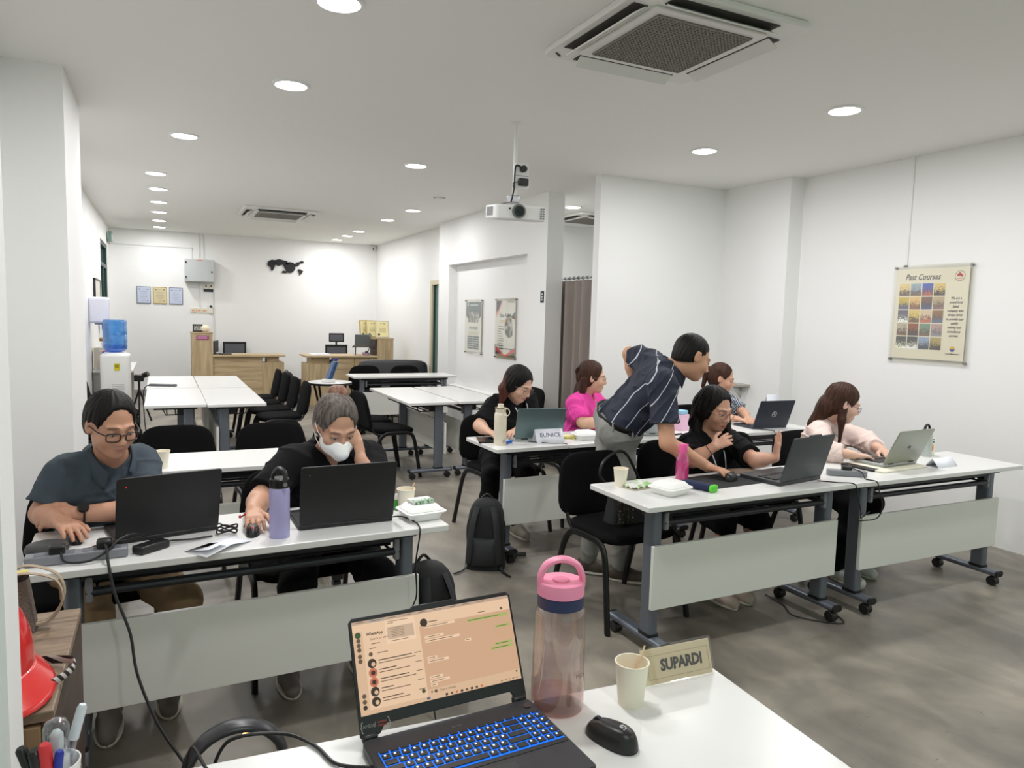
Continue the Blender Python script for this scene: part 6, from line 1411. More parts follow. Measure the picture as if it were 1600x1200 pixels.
    lip = np.clip(1.6-((l[:,0]/0.023)**2+((l[:,2]+0.065-sm*(l[:,0]/0.022)**2)/0.0100)**2)*1.2, 0, 1)*near*(l[:,1] > 0.074)*(0.8 if fem else 0.45)
    brow = np.clip(1.8-(((np.abs(l[:,0])-0.032)/0.020)**2+((l[:,2]-0.026+0.12*(np.abs(l[:,0])-0.03))/0.0048)**2)*1.3, 0, 1)*near*P.get('brow', 0.75)
    lash = np.clip(1.7-(((np.abs(l[:,0])-0.031)/0.0155)**2+((l[:,2]-0.0)/0.0030)**2)*1.3, 0, 1)*near*0.9
    for wgt, c in ((lip, P.get('lip', (166,92,84))), (brow, P.get('browc', (40,30,26))), (lash, (30,22,20))):
        col = col*(1-wgt[:,None]) + np.array(lin(c))*wgt[:,None]
    col[:,3] = 1
    np_obj('body', Pm, Fm, SKIN, root, base, col)
    rel = lambda p: Vector(V3(p)-V3(base))
    EYW = M('eye_white', (150,138,130), 0.35); IR = M('iris_dark', (24,16,14), 0.2)
    HM = Matrix([list(B[i])+[0] for i in range(3)]+[[0,0,0,1]])
    for s_ in (-1,1):
        T = Matrix.Translation(rel(hl(s_*0.031,0.0785,-0.0025))) @ HM
        ey_ = MB(T).sphere((0,0,0), (0.0120*sc,0.0085*sc,0.0038*sc), 14, 8).build('eye', EYW, root, ang=80)
        MB(T).sphere((0,0.0050*sc,-0.0005), (0.0050*sc,0.0040*sc,0.0037*sc), 12, 8).build('iris', IR, ey_, ang=80)
    # ---- top
    tp = P['top']
    lo2 = np.min([N-0.02, SR, SL, Pv, P['ER'], P['EL'], N-fw*0.2, N+fw*0.2, V3(P['WR']) if tp.get('long') else N, V3(P['WL']) if tp.get('long') else N], 0)-0.2
    hi2 = np.max([N+(0,0,0.02), SR, SL, Pv, P['ER'], P['EL'], V3(P['WR']) if tp.get('long') else N, V3(P['WL']) if tp.get('long') else N], 0)+0.2
    g = SDF(lo2, hi2, max(h, 0.0055))
    torso(g, tp.get('o', 0.004))
    sl_ = tp.get('sleeve', 0.72)
    for S_, E_, W_ in ((SR,P['ER'],P['WR']),(SL,P['EL'],P['WL'])):
        o = tp.get('so', 0.020)
        if tp.get('long'):
            g.rc(S_, E_, ur+o, er+o, 0.028); e2 = lerp(E_, W_, tp['long']); g.rc(E_, e2, er+o, wr_+o+0.004, 0.025, cut=True)
        else:
            e2 = lerp(S_, E_, sl_); g.rc(S_, e2, ur+o, er+o+0.006, 0.026, cut=True)
    g.wrinkle(tp.get('wr', 0.0030), tp.get('seed', 3), tp.get('wf', 44)); g.folds(tp.get('fold', 0.010), tp.get('seed', 3)+1)
    if P['bot'].get('waist'): uh = nrm(nrm(N-Pv)*0.45+V3((0,0,0.55))); g.plane(Pv+uh*0.025, -uh, 0.0)
    else: g.plane(Pv-nrm(N-Pv)*0.08, -nrm(N-Pv), 0.0)
    nd = nrm(H-N+V3((0,0,0.02)))
    g.rc(N-nd*0.02, N+nd*0.15, 0.058 if not fem else 0.054+fat*0.3, 0.085, 0.006, 's')
    if tp.get('vneck', 0):
        v = tp['vneck']; g.rc(N+fw*0.06+nd*0.04, N+fw*0.13-nrm(N-Pv)*v, 0.045, 0.008, 0.006, 's')
    Pm, Fm = g.mesh(); shirt = np_obj(tp.get('name','shirt'), Pm, Fm, tp['mat'], root, base)
    if tp.get('collar'):
        up0 = nrm(N-Pv); vn = tp.get('vneck', 0.0)
        for s_ in (-1,1):
            def cf(u, v):
                th = R(150)*u
                rad = 0.062+fat*0.25+0.030*v
                q = N + nd*(0.056-0.016*u-0.045*v*(0.55+0.45*u)) + (-fw*math.cos(th)*rad + a*s_*math.sin(th)*(rad+0.006))
                if u > 0.6:
                    e = (u-0.6)/0.4
                    q = q - up0*(0.030*e+vn*0.20*e+0.022*e*v) + fw*(0.040*e+0.006*v*e) + a*s_*(0.010*v*e)
                return tuple(rel(q))
            MB().grid(cf, 18, 5).build('collar', tp.get('cmat', tp['mat']), root, ang=80, solid=0.004)
    # ---- trousers or skirt
    bt_ = P['bot']; lo3 = np.min([Pv, P['KR'], P['KL'], P['AR'], P['AL']], 0)-0.17; hi3 = np.max([Pv, P['KR'], P['KL']], 0)+0.17; lo3[2] = 0.03
    g = SDF(lo3, hi3, 0.0075)
    w_, rr = (0.08, 0.104+fat) if fem else (0.092, 0.110+fat)
    up_ = nrm(N-Pv)
    if bt_.get('waist'): up_ = nrm(up_*0.45+V3((0,0,0.55)))
    g.rc(Pv-a*w_, Pv+a*w_, rr+bt_.get('o',0.006), None, 0.03)
    if bt_.get('waist'): g.rc(Pv+up_*0.02-a*w_*0.85, Pv+up_*0.02+a*w_*0.85, rr+0.012, None, 0.03)
    legs(g, bt_.get('o', 0.010), bt_.get('shin', True))
    g.wrinkle(0.003, 9, 28); g.folds(0.008, 5, 60)
    g.plane(Pv+up_*bt_.get('top', 0.06), up_ if bt_.get('waist') else (0,0,1))
    for A in (P['AR'], P['AL']): pass
    Pm, Fm = g.mesh(); np_obj(bt_.get('name','trousers'), Pm, Fm, bt_['mat'], root, base)
    # ---- shoes
    if P.get('shoe'):
        for A in (P['AR'], P['AL']):
            A = V3(A); ft = nrm(V3(P.get('foot', fw))*V3((1,1,0))); sd_ = np.cross(ft, (0,0,1))
            lo4 = np.min([A-ft*0.08, A+ft*0.2], 0)-0.06; hi4 = np.max([A-ft*0.08, A+ft*0.2], 0)+0.06; lo4[2] = -0.003; hi4[2] = A[2]+0.05
            g = SDF(lo4, hi4, 0.005); z0 = lambda z: V3((A[0],A[1],z))
            g.rc(z0(0.045)-ft*0.045, z0(0.042)+ft*0.05, 0.036, 0.040, 0.02); g.rc(z0(0.042)+ft*0.05, z0(0.034)+ft*0.155, 0.040, 0.031, 0.02); g.rc(z0(0.05)-ft*0.02, A, 0.040, 0.043, 0.02)
            g.plane((0,0,0.004), (0,0,-1)); g.plane((0,0,A[2]+0.012), (0,0,1))
            Pm, Fm = g.mesh(); sh_ = np_obj('shoe', Pm, Fm, P['shoe'], root, base)
            out = []
            for t_ in np.linspace(0, 2*PI, 22, endpoint=False):
                out.append(V3((A[0],A[1],0.010))+ft*(0.055+0.118*math.cos(t_))+sd_*(0.040*math.sin(t_)))
            MB().tube([rel(q) for q in out]+[rel(out[0])], 0.009, 6).build('sole', P.get('sole', M('pale_sole', (196,190,176), 0.7)), sh_)
    # ---- hair
    hr = P['hair']; pts = [H+0.15, H-0.15]+[V3(q) for lk in hr.get('locks', []) for q in (lk[0], lk[1])]
    g = SDF(np.min(pts,0)-0.06, np.max(pts,0)+0.06, 0.0042)
    vol = hr.get('vol', 0.0)
    g.el(hl(0,-0.024,0.034), V3((0.083+vol,0.101+vol,0.094+vol))*sc, B, 0.0)
    g.el(hl(0,-0.045,-0.02), V3((0.074+vol,0.070+vol,0.075))*sc, B, 0.03)
    fr = hr.get('fringe', 0.0)
    g.el(hl(0,0.118,-0.030-fr), V3((hr.get('fx',0.080),0.100,0.122))*sc, B, 0.012, 's')
    for s_ in (-1,1): g.el(hl(s_*0.086,0.018,-0.034), V3((0.032,0.034,0.044+hr.get('side',0.0)))*sc, B, 0.010, 's') if not hr.get('cover') else None
    g.plane(hl(0,0,hr.get('nape',-0.075)), -B[:,2]+0.35*B[:,1])
    if hr.get('ears'):
        for s_ in (-1,1): g.el(hl(s_*0.074,-0.014,-0.015), V3((0.022,0.040,0.055))*sc, B, 0.02)
    for lk in hr.get('locks', []): g.rc(lk[0], lk[1], lk[2], lk[3], lk[4] if len(lk) > 4 else 0.02)
    g.strands(H, B, sc, hr.get('tex', 0.0016))
    Pm, Fm = g.mesh(); np_obj('hair', Pm, Fm, hr['mat'], root, base)
    # ---- extras
    if P.get('glasses'):
        gm_ = P['glasses']; gl = MB(Matrix.Translation(rel(H)) @ HM)
        sq = P.get('gsq', 0.5)
        for s_ in (-1,1):
            gl.tube([(sc*(s_*0.034+0.0235*sgnp(math.cos(t_),sq)), sc*(0.099-0.006*abs(math.cos(t_)) if s_*math.cos(t_) > 0 else 0.101), sc*(-0.004+0.0165*sgnp(math.sin(t_),sq))) for t_ in [2*PI*i/24 for i in range(25)]], P.get('gr', 0.0016), 6)
            gl.tube([(sc*s_*0.0575,sc*0.095,sc*0.004),(sc*s_*0.074,sc*0.060,sc*0.004),(sc*s_*0.0815,sc*0.0,sc*0.004),(sc*s_*0.080,-sc*0.012,-sc*0.010)], P.get('gr', 0.0016), 6)
        gl.tube([(-0.011*sc,0.102*sc,0.002*sc),(0,0.104*sc,0.005*sc),(0.011*sc,0.102*sc,0.002*sc)], P.get('gr', 0.0016), 6)
        go = gl.build('glasses', gm_, root)
    return root, hl, rel, B, N, fw, a, Pv
def watch(root, rel, W, E, mat, r=0.033):
    W = V3(W); d = nrm(V3(W)-V3(E)); x = nrm(np.cross(d, (0,0,1))); z = np.cross(x, d); c = W-d*0.025
    o = MB().tube([rel(c+(x*math.cos(t)+z*math.sin(t))*r) for t in [2*PI*i/20 for i in range(21)]], 0.0035, 8, sy=2.6).build('watch_strap', mat, root)
    f = c+z*0.8*r-x*0.0
    fz = nrm(z*0.8+V3((0,-0.6,0))); MB().cyl(rel(c+fz*(r-0.002)), rel(c+fz*(r+0.009)), 0.019, 20).build('watch_face', M('watch_black', (16,16,18), 0.15), o)
# ------------------------------------------------------------------ the eight people
BLKH = hair_mat('black_hair', (14,12,11), (24,20,18)); BRNH = hair_mat('dark_brown_hair', (42,26,20), (78,50,38)); GRYH = hair_mat('greying_hair', (58,50,46), (120,112,106))
CLOTH = dict(bump=(20,0.55), spec=0.3)
CHAR = M('charcoal_shirt', (62,72,80), 0.85, **CLOTH); BLKT = M('black_tshirt', (17,17,19), 0.92, spec=0.2, bump=(20,0.55)); TANP = M('tan_trousers', (140,116,86), 0.85, **CLOTH)
BLKP = M('black_trousers', (13,13,15), 0.92, spec=0.2, bump=(20,0.55)); PNKT = M('bright_pink_top', (226,70,160), 0.8, **CLOTH); GRYP = M('light_grey_trousers', (146,146,142), 0.85, **CLOTH); PALE = M('pale_pink_blouse', (226,204,196), 0.75, **CLOTH)
def check_mat():
    m = bpy.data.materials.new('checked_blouse'); m.use_nodes = True; n = m.node_tree.nodes; L = m.node_tree.links
    tc = n.new('ShaderNodeTexCoord'); ck = n.new('ShaderNodeTexChecker'); ck.inputs['Scale'].default_value = 75; ck.inputs[1].default_value = lin((40,48,66)); ck.inputs[2].default_value = lin((178,184,192))
    L.new(tc.outputs['Object'], ck.inputs[0]); L.new(ck.outputs[0], n['Principled BSDF'].inputs['Base Color']); n['Principled BSDF'].inputs['Roughness'].default_value = 0.85; return m
def stripe_shirt(axis, off, period=0.078, width=0.07):
    m = bpy.data.materials.new('navy_striped_polo'); m.use_nodes = True; n = m.node_tree.nodes; L = m.node_tree.links
    tc = n.new('ShaderNodeTexCoord'); dt = n.new('ShaderNodeVectorMath'); dt.operation = 'DOT_PRODUCT'; dt.inputs[1].default_value = axis
    L.new(tc.outputs['Object'], dt.inputs[0])
    a_ = n.new('ShaderNodeMath'); a_.operation = 'MULTIPLY_ADD'; a_.inputs[1].default_value = 1/period; a_.inputs[2].default_value = off+50; L.new(dt.outputs['Value'], a_.inputs[0])
    f_ = n.new('ShaderNodeMath'); f_.operation = 'FRACT'; L.new(a_.outputs[0], f_.inputs[0])
    lt = n.new('ShaderNodeMath'); lt.operation = 'LESS_THAN'; lt.inputs[1].default_value = width; L.new(f_.outputs[0], lt.inputs[0])
    mx = n.new('ShaderNodeMix'); mx.data_type = 'RGBA'; mx.inputs['A'].default_value = lin((30,36,54)); mx.inputs['B'].default_value = lin((186,190,200)); L.new(lt.outputs[0], mx.inputs['Factor'])
    L.new(mx.outputs['Result'], n['Principled BSDF'].inputs['Base Color']); n['Principled BSDF'].inputs['Roughness'].default_value = 0.8; return m
DKG = M('dark_glasses_frame', (34,26,26), 0.3); WIRE = M('wire_glasses_frame', (150,120,110), 0.3, 0.7); PWIRE = M('purple_wire_frame', (110,70,110), 0.3, 0.5)
# 1 man with glasses at left
p, hl, rel, B, N, fw, a, Pv = make_person('man in dark grey collared shirt and black glasses, smiling down at his laptop', dict(fem=False, skin=(190,142,116), hs=0.97, fat=0.002, smile=0.006,
 N=(-0.185,3.135,0.985), H=(-0.172,2.995,1.125), F=(0.42,-0.86,-0.33), SR=(-0.345,3.10,0.930), SL=(-0.085,3.20,0.940), Pv=(-0.23,3.28,0.53),
 ER=(-0.405,3.07,0.795), WR=(-0.340,2.905,0.805), HR=((0.40,-0.72,-0.05),(0,0.1,1),-1,0.30), EL=(-0.045,2.985,0.800), WL=(-0.290,2.945,0.812), HL=((-0.97,0.22,-0.05),(0.1,-0.7,0.7),1,0.45),
 KR=(-0.235,2.84,0.46), KL=(0.05,2.88,0.46), AR=(-0.20,2.95,0.09), AL=(0.0,3.06,0.09), foot=(0,-1,0),
 top=dict(mat=CHAR, collar=True, so=0.018, o=0.006, sleeve=0.74, vneck=0.10, seed=21, fold=0.007), bot=dict(mat=TANP), shoe=M('grey_shoe', (110,104,98), 0.7),
 hair=dict(mat=BLKH, vol=0.002, nape=-0.035, fringe=-0.022, tex=0.0013, side=0.014), glasses=DKG, gr=0.0024, gsq=0.55))
watch(p, rel, (-0.290,2.945,0.812), (-0.045,2.985,0.800), BLACK)
for i in range(4): MB().sphere(rel(N+fw*(0.108+0.004*i)-nrm(N-Pv)*(0.05+0.055*i)), 0.0055, 10, 6).build('shirt_button', DKSTEEL, p)
# 2 masked woman
p, hl, rel, B, N, fw, a, Pv = make_person('woman in black shirt and white face mask resting her cheek on her hand', dict(skin=(196,150,124), hs=1.03, fat=0.018, browc=(60,46,40),
 N=(0.655,3.15,0.955), H=(0.652,3.005,1.085), F=(0.10,-0.86,-0.48), SR=(0.485,3.115,0.915), SL=(0.835,3.165,0.905), Pv=(0.65,3.31,0.54),
 ER=(0.345,2.985,0.805), WR=(0.300,2.830,0.800), HR=((-0.04,-0.98,-0.10),(0,0.0,1),-1,0.32), EL=(0.812,2.925,0.800), WL=(0.742,2.950,0.945), HL=((-0.08,0.30,0.95),(0.75,-0.65,0.1),1,0.20),
 KR=(0.47,2.86,0.46), KL=(0.80,2.84,0.46), AR=(0.45,3.02,0.08), AL=(0.76,3.06,0.08), foot=(0,-1,0),
 top=dict(mat=BLKT, collar=True, so=0.026, o=0.012, sleeve=0.86, vneck=0.09, seed=6), bot=dict(mat=BLKP), shoe=M('grey_shoe'),
 hair=dict(mat=GRYH, vol=0.002, nape=-0.06, fringe=-0.020, locks=[])))
bn = MB(); bq = hl(-0.012,-0.075,0.105)
bnm = SDF(bq-0.09, bq+0.09, 0.005); bnm.el(bq, (0.042,0.042,0.034), B, 0.0); bnm.rc(hl(-0.012,-0.04,0.09), bq, 0.03, 0.03, 0.02); bnm.wrinkle(0.003, 2, 120); Pm, Fm = bnm.mesh()
np_obj('hair_bun', Pm, Fm, hair_mat('reddish_bun_hair', (92,62,48), (140,108,92)), p, (0.65,3.31,0))
mk = SDF(V3((0.652,3.005,1.085))-0.17, V3((0.652,3.005,1.085))+0.17, 0.004)
sc_ = 1.03
mk.el(hl(0,0.040,-0.052), V3((0.070,0.068,0.056))*sc_, B, 0.0); mk.rc(hl(0,0.096,-0.022), hl(0,0.110,-0.058), 0.014, 0.020, 0.03); mk.rc(hl(0,0.110,-0.058), hl(0,0.088,-0.092), 0.020, 0.018, 0.03)
mk.plane(hl(0,0.012,0), -B[:,1]); mk.plane(hl(0,0.10,-0.014), B[:,2]-0.30*B[:,1]*0); Pm, Fm = mk.mesh()
mo = np_obj('face_mask', Pm, Fm, M('white_mask', (244,243,240), 0.8), p, (0.65,3.31,0))
for s_ in (-1,1): MB().tube([rel(hl(s_*0.064,0.045,-0.03)), rel(hl(s_*0.080,0.015,-0.010)), rel(hl(s_*0.086,-0.012,0.012))], 0.0018, 6).tube([rel(hl(s_*0.066,0.035,-0.075)), rel(hl(s_*0.080,0.005,-0.050)), rel(hl(s_*0.084,-0.018,-0.025))], 0.0018, 6).build('ear_loop', M('white_mask'), mo)
# 3 woman behind the EUNICE card
p, hl, rel, B, N, fw, a, Pv = make_person('woman in black polo leaning over the teal laptop behind the EUNICE card', dict(skin=(206,164,140), hs=1.0, fat=0.010,
 N=(2.262,4.605,0.970), H=(2.240,4.475,1.090), F=(0.42,-0.78,-0.48), SR=(2.095,4.585,0.925), SL=(2.420,4.665,0.930), Pv=(2.27,4.76,0.53),
 ER=(1.955,4.50,0.805), WR=(1.945,4.335,0.790), HR=((0.25,-0.95,-0.08),(0,0,1),-1,0.28), EL=(2.350,4.50,0.805), WL=(2.175,4.345,0.792), HL=((-0.72,-0.65,-0.08),(0,0,1),1,0.28),
 KR=(2.02,4.42,0.46), KL=(2.26,4.36,0.46), AR=(2.03,4.52,0.09), AL=(2.27,4.52,0.09), foot=(0,-1,0),
 top=dict(mat=BLKT, collar=True, so=0.022, o=0.008, sleeve=0.82, vneck=0.07, seed=8), bot=dict(mat=BLKP), shoe=M('beige_trainer', (170,160,146), 0.7),
 hair=dict(mat=BLKH, vol=0.004, nape=-0.08, fringe=-0.004, fx=0.076, cover=True, ears=True, locks=[]), glasses=WIRE, gr=0.0013, gsq=0.8), h=0.0056)
lk = SDF(V3((2.24,4.475,1.09))-0.28, V3((2.24,4.475,1.09))+0.2, 0.0055)
lk.rc(hl(0.050,-0.065,0.02), hl(0.072,-0.055,-0.07), 0.030, 0.036, 0.02); lk.rc(hl(0.072,-0.055,-0.07), hl(0.082,-0.015,-0.165), 0.036, 0.016, 0.02); lk.rc(hl(0.066,-0.02,-0.02), hl(0.078,-0.012,-0.12), 0.018, 0.014, 0.02); lk.wrinkle(0.002, 3, 90); Pm, Fm = lk.mesh(); np_obj('side_hair', Pm, Fm, hair_mat('auburn_hair', (58,30,26), (96,56,46)), p, (2.27,4.76,0))
watch(p, rel, (2.175,4.345,0.792), (2.350,4.50,0.805), BLACK, 0.031)
for s_ in (-1,1): MB().tube(bez([rel(N+a*s_*0.062+fw*0.03+V3((0,0,0.025))), rel(N+a*s_*0.055+fw*0.10-V3((0,0,0.02))), rel(N+a*s_*0.02+fw*0.135-V3((0,0,0.10)))],5), 0.003, 6).build('white_piping', PAPER, p)
# 4 woman in pink
p, hl, rel, B, N, fw, a, Pv = make_person('woman in bright pink top and wire glasses facing right', dict(skin=(210,168,142), hs=1.0, fat=0.012,
 N=(2.905,4.685,0.985), H=(2.940,4.630,1.115), F=(0.88,-0.46,-0.12), SR=(2.765,4.575,0.915), SL=(3.050,4.795,0.925), Pv=(2.92,4.82,0.53),
 ER=(2.765,4.470,0.800), WR=(2.935,4.395,0.792), HR=((0.93,-0.35,-0.08),(0,0,1),-1,0.28), EL=(3.14,4.63,0.800), WL=(3.09,4.44,0.792), HL=((0.2,-0.97,-0.08),(0,0,1),1,0.28),
 KR=(2.85,4.40,0.46), KL=(3.05,4.42,0.46), AR=(2.85,4.48,0.09), AL=(3.05,4.5,0.09), foot=(0,-1,0),
 top=dict(mat=PNKT, so=0.022, o=0.008, sleeve=0.85, vneck=0.06, seed=10), bot=dict(mat=M('navy_jeans', (40,44,62), 0.85)),
 hair=dict(mat=BRNH, vol=0.004, nape=-0.08, fringe=-0.014, fx=0.084, cover=True, locks=[]), glasses=WIRE, gr=0.0013, gsq=0.8), h=0.0056)
lk = SDF(V3((2.90,4.65,1.06))-0.24, V3((2.90,4.65,1.06))+0.24, 0.0055)
for s_ in (-1,1): lk.rc(hl(s_*0.050,-0.06,-0.02), hl(s_*0.055,-0.075,-0.125), 0.038, 0.030, 0.03)
lk.rc(hl(0,-0.07,-0.02), hl(0,-0.09,-0.13), 0.045, 0.034, 0.03); lk.wrinkle(0.003, 3, 80); Pm, Fm = lk.mesh(); np_obj('loose_hair', Pm, Fm, BRNH, p, (2.92,4.82,0))
for s_ in (-1,1):
    MB().tube(bez([rel(hl(s_*0.012,-0.095,0.075)), rel(hl(s_*0.035,-0.125,0.060)), rel(hl(s_*0.030,-0.130,0.030)), rel(hl(s_*0.012,-0.118,0.012))],6), 0.010, 8).build('hair_claw', M('dark_claw_clip', (46,24,20), 0.3), p)
lk = SDF(hl(0,-0.11,0.04)-0.09, hl(0,-0.11,0.04)+0.09, 0.005); lk.el(hl(0,-0.105,0.045), (0.036,0.030,0.040), B, 0.0); lk.wrinkle(0.004, 4, 130); Pm, Fm = lk.mesh(); np_obj('twisted_hair', Pm, Fm, BRNH, p, (2.92,4.82,0))
MB().tube(bez([rel(N+a*-0.05+fw*0.055+V3((0,0,0.02))), rel(N+fw*0.095-V3((0,0,0.03))), rel(N+a*0.05+fw*0.055+V3((0,0,0.02)))],6), 0.0014, 5).build('thin_necklace', M('gold_chain', (206,170,90), 0.3, 0.9), p)
# 5 leaning man
NP = stripe_shirt((0.76,-0.37,-0.53), 0.62, 0.075, 0.06)
p, hl, rel, B, N, fw, a, Pv = make_person('standing man in navy striped polo and grey trousers leaning over to reach a mouse', dict(fem=False, skin=(196,148,120), hs=1.03, fat=0.0,
 N=(2.520,3.205,1.300), H=(2.650,3.150,1.360), F=(0.86,-0.26,-0.44), U=(0.35,0,0.94), SR=(2.415,3.110,1.228), SL=(2.545,3.400,1.315), Pv=(2.425,3.520,0.940),
 ER=(2.400,3.020,0.915), WR=(2.600,2.925,0.792), HR=((0.25,-0.95,-0.05),(0.1,0,1),-1,0.26), EL=(2.545,3.600,1.355), WL=(2.58,3.56,1.12), HL=((0.0,-0.2,-0.98),(-0.2,0.9,0),1,0.4),
 KR=(2.450,3.46,0.50), KL=(2.36,3.60,0.50), AR=(2.445,3.47,0.10), AL=(2.34,3.66,0.10), foot=(0.75,-0.66,0),
 top=dict(mat=NP, collar=True, cmat=M('navy_collar_cloth', (26,32,50), 0.8), so=0.026, o=0.010, sleeve=0.66, seed=12, wr=0.003), bot=dict(mat=GRYP, top=0.055, waist=True, o=0.012), shoe=M('brown_shoe', (84,72,62), 0.6),
 hair=dict(mat=BLKH, vol=-0.004, nape=-0.035, fringe=-0.012, side=-0.006, tex=0.001)))
upv = nrm(nrm(N-Pv)*0.45+V3((0,0,0.55))); bc_ = Pv+upv*0.050
a = nrm(a-upv*(a@upv))
sdv = np.cross(a, upv)
MB().tube([rel(bc_+a*0.219*math.cos(t_)+sdv*0.140*math.sin(t_)) for t_ in [2*PI*i/36 for i in range(37)]], 0.0045, 8, sy=4.2).build('belt', M('black_leather_belt', (22,20,20), 0.35), p)
for t_ in (0.5, 1.6, 2.9, 3.7, 5.2): MB().box(tuple(rel(bc_+a*0.223*math.cos(t_)+sdv*0.144*math.sin(t_))), (0.010,0.010,0.05)).build('belt_loop', GRYP, p)
# 6 long haired woman in black
p, hl, rel, B, N, fw, a, Pv = make_person('long haired woman in black with glasses and white lanyard, hand raised', dict(skin=(200,152,128), hs=1.02, fat=0.006, lip=(170,84,80),
 N=(2.845,3.235,0.905), H=(2.845,3.165,1.062), F=(0.10,-0.95,-0.26), SR=(2.700,3.200,0.860), SL=(3.015,3.225,0.860), Pv=(2.87,3.37,0.53),
 ER=(2.610,3.060,0.800), WR=(2.700,3.000,0.880), HR=((0.78,-0.12,0.36),(0.1,-0.75,0.6),-1,0.30), EL=(2.955,2.945,0.800), WL=(3.060,2.905,0.815), HL=((0.15,-0.05,0.98),(0.35,-0.9,0),1,0.12),
 KR=(2.76,2.95,0.46), KL=(2.98,2.93,0.46), AR=(2.78,3.02,0.08), AL=(2.90,3.04,0.08), foot=(0,-1,0),
 top=dict(mat=BLKT, so=0.022, o=0.006, sleeve=0.80, vneck=0.03, seed=14), bot=dict(mat=BLKP, shin=False, name='skirt'), shoe=M('pale_sandal', (196,176,164), 0.6),
 hair=dict(mat=BLKH, vol=0.004, nape=-0.09, fringe=-0.012, fx=0.088, cover=True, ears=True, locks=[((2.790,3.235,1.11),(2.765,3.235,0.98),0.030,0.036),((2.765,3.235,0.98),(2.735,3.165,0.865),0.036,0.022),((2.915,3.20,1.11),(2.940,3.185,0.98),0.022,0.030),((2.940,3.185,0.98),(2.945,3.125,0.875),0.030,0.018),((2.84,3.25,1.08),(2.84,3.285,0.90),0.07,0.06)]), glasses=WIRE, gr=0.0014, gsq=0.8))
MB().tube(bez([rel(N+a*-0.055+fw*0.035+V3((0,0,0.015))), rel(N+a*-0.045+fw*0.118-V3((0,0,0.07))), rel(N+a*-0.01+fw*0.160-V3((0,0,0.20))), rel(N+a*0.005+fw*0.150-V3((0,0,0.26)))],6), 0.003, 6).tube(bez([rel(N+a*0.055+fw*0.035+V3((0,0,0.015))), rel(N+a*0.05+fw*0.118-V3((0,0,0.07))), rel(N+a*0.02+fw*0.160-V3((0,0,0.20))), rel(N+a*0.005+fw*0.150-V3((0,0,0.26)))],6), 0.003, 6).build('lanyard', PAPER, p)
for E_, W_, n_ in (((2.610,3.060,0.800),(2.700,3.000,0.880),'bead_bracelet'),((2.955,2.945,0.800),(3.060,2.905,0.815),'gold_bracelet')):
    d_ = nrm(V3(W_)-V3(E_)); x_ = nrm(np.cross(d_,(0,0,1))); z_ = np.cross(x_,d_); c_ = V3(W_)-d_*0.03
    MB().tube([rel(c_+(x_*math.cos(t)+z_*math.sin(t))*0.029) for t in [2*PI*i/18 for i in range(19)]], 0.003, 6).build(n_, M('gold_chain') if 'gold' in n_ else M('brown_beads', (70,50,46), 0.4), p)
# 7 ponytail woman in checks
p, hl, rel, B, N, fw, a, Pv = make_person('woman with ponytail and checked blouse typing on the navy laptop', dict(skin=(204,158,132), hs=1.0, fat=0.004,
 N=(4.215,4.715,0.965), H=(4.215,4.625,1.092), F=(0.66,-0.70,-0.28), SR=(4.080,4.655,0.915), SL=(4.360,4.755,0.915), Pv=(4.22,4.86,0.53),
 ER=(4.030,4.49,0.800), WR=(4.135,4.345,0.790), HR=((0.30,-0.93,-0.08),(0,0,1),-1,0.26), EL=(4.400,4.545,0.800), WL=(4.275,4.375,0.790), HL=((-0.30,-0.93,-0.08),(0,0,1),1,0.26),
 KR=(4.13,4.45,0.46), KL=(4.32,4.45,0.46), AR=(4.13,4.53,0.09), AL=(4.32,4.53,0.09), foot=(0,-1,0),
 top=dict(mat=check_mat(), so=0.020, o=0.006, sleeve=0.80, seed=16), bot=dict(mat=BLKP),
 hair=dict(mat=BRNH, vol=0.0, nape=-0.06, fringe=-0.014)), h=0.0058)
lk = SDF(hl(0,-0.12,0)-0.2, hl(0,-0.12,0)+0.2, 0.006); lk.rc(hl(0,-0.09,0.055), hl(0,-0.135,0.02), 0.024, 0.032, 0.02); lk.rc(hl(0,-0.135,0.02), hl(0,-0.125,-0.12), 0.032, 0.014, 0.02); lk.wrinkle(0.002,3,90); Pm, Fm = lk.mesh(); np_obj('ponytail', Pm, Fm, BRNH, p, (4.22,4.86,0))
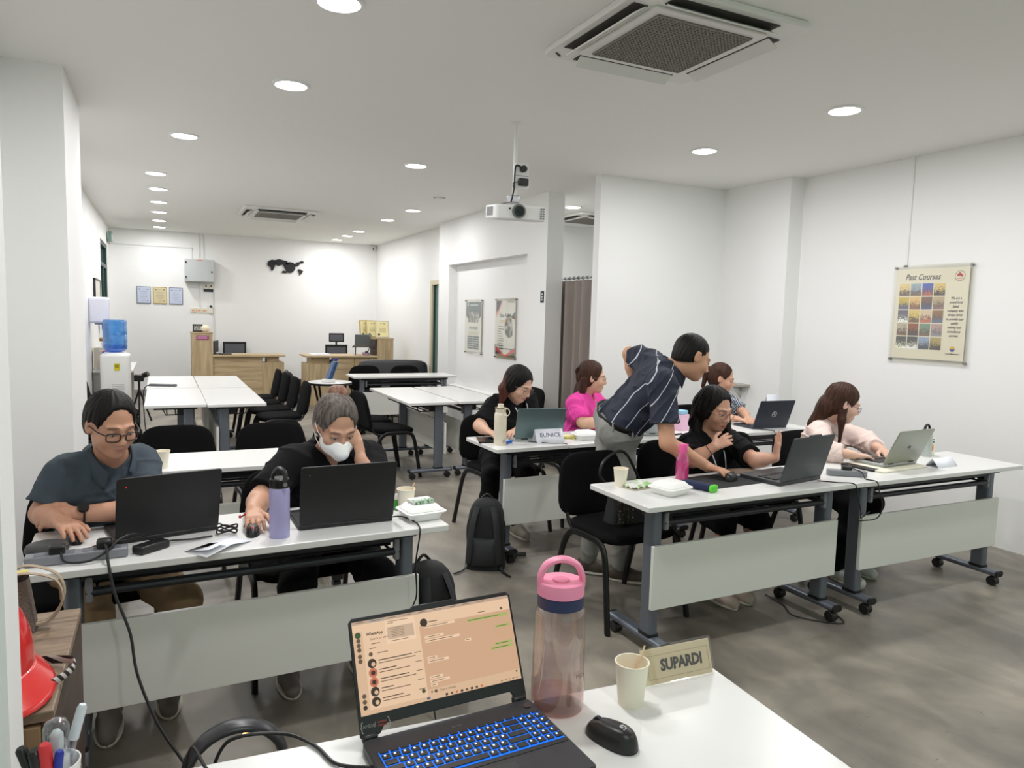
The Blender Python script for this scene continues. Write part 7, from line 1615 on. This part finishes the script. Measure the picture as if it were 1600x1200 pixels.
# 8 woman in pale blouse
p, hl, rel, B, N, fw, a, Pv = make_person('long brown haired woman in pale pink blouse and glasses typing at right', dict(skin=(218,178,156), hs=1.0, fat=0.0,
 N=(3.815,3.245,0.940), H=(3.868,3.140,1.068), F=(0.80,-0.50,-0.34), SR=(3.690,3.165,0.890), SL=(3.965,3.315,0.890), Pv=(3.90,3.40,0.53),
 ER=(3.575,3.005,0.805), WR=(3.665,2.880,0.800), HR=((0.93,-0.32,-0.10),(0,0,1),-1,0.24), EL=(4.090,3.130,0.812), WL=(3.985,2.935,0.800), HL=((-0.45,-0.88,-0.10),(0,0,1),1,0.26),
 KR=(3.80,2.97,0.46), KL=(3.98,2.97,0.46), AR=(3.72,2.97,0.09), AL=(3.93,3.05,0.09), foot=(0,-1,0),
 top=dict(mat=PALE, name='blouse', long=0.62, so=0.024, o=0.008, vneck=0.03, seed=18, collar=True, wr=0.0035), bot=dict(mat=BLKP), shoe=M('white_trainer', (214,216,210), 0.6),
 hair=dict(mat=BRNH, vol=0.003, nape=-0.09, fringe=-0.010, locks=[]), glasses=PWIRE, gr=0.0015, gsq=0.75))
lk = SDF(V3((3.82,3.17,0.98))-0.30, V3((3.82,3.17,0.98))+0.22, 0.005)
lk.rc(hl(0,-0.06,0.06), hl(0,-0.085,-0.05), 0.062, 0.058, 0.03); lk.rc(hl(0,-0.085,-0.05), hl(-0.02,-0.115,-0.19), 0.058, 0.036, 0.03); lk.rc(hl(0.03,-0.03,0.05), hl(0.075,0.005,-0.10), 0.035, 0.024, 0.03); lk.rc(hl(0.075,0.005,-0.10), hl(0.082,0.045,-0.235), 0.024, 0.010, 0.02)
lk.rc(hl(-0.045,-0.06,0.0), hl(-0.075,-0.075,-0.12), 0.035, 0.028, 0.03); lk.rc(hl(-0.075,-0.075,-0.12), hl(-0.06,-0.06,-0.22), 0.028, 0.010, 0.02); lk.rc(hl(-0.06,-0.045,-0.03), hl(-0.075,-0.02,-0.13), 0.020, 0.020, 0.02); lk.rc(hl(-0.075,-0.02,-0.13), hl(-0.05,0.03,-0.22), 0.020, 0.008, 0.02)
lk.wrinkle(0.0022,3,80); Pm, Fm = lk.mesh(); np_obj('long_hair', Pm, Fm, BRNH, p, (3.90,3.40,0))
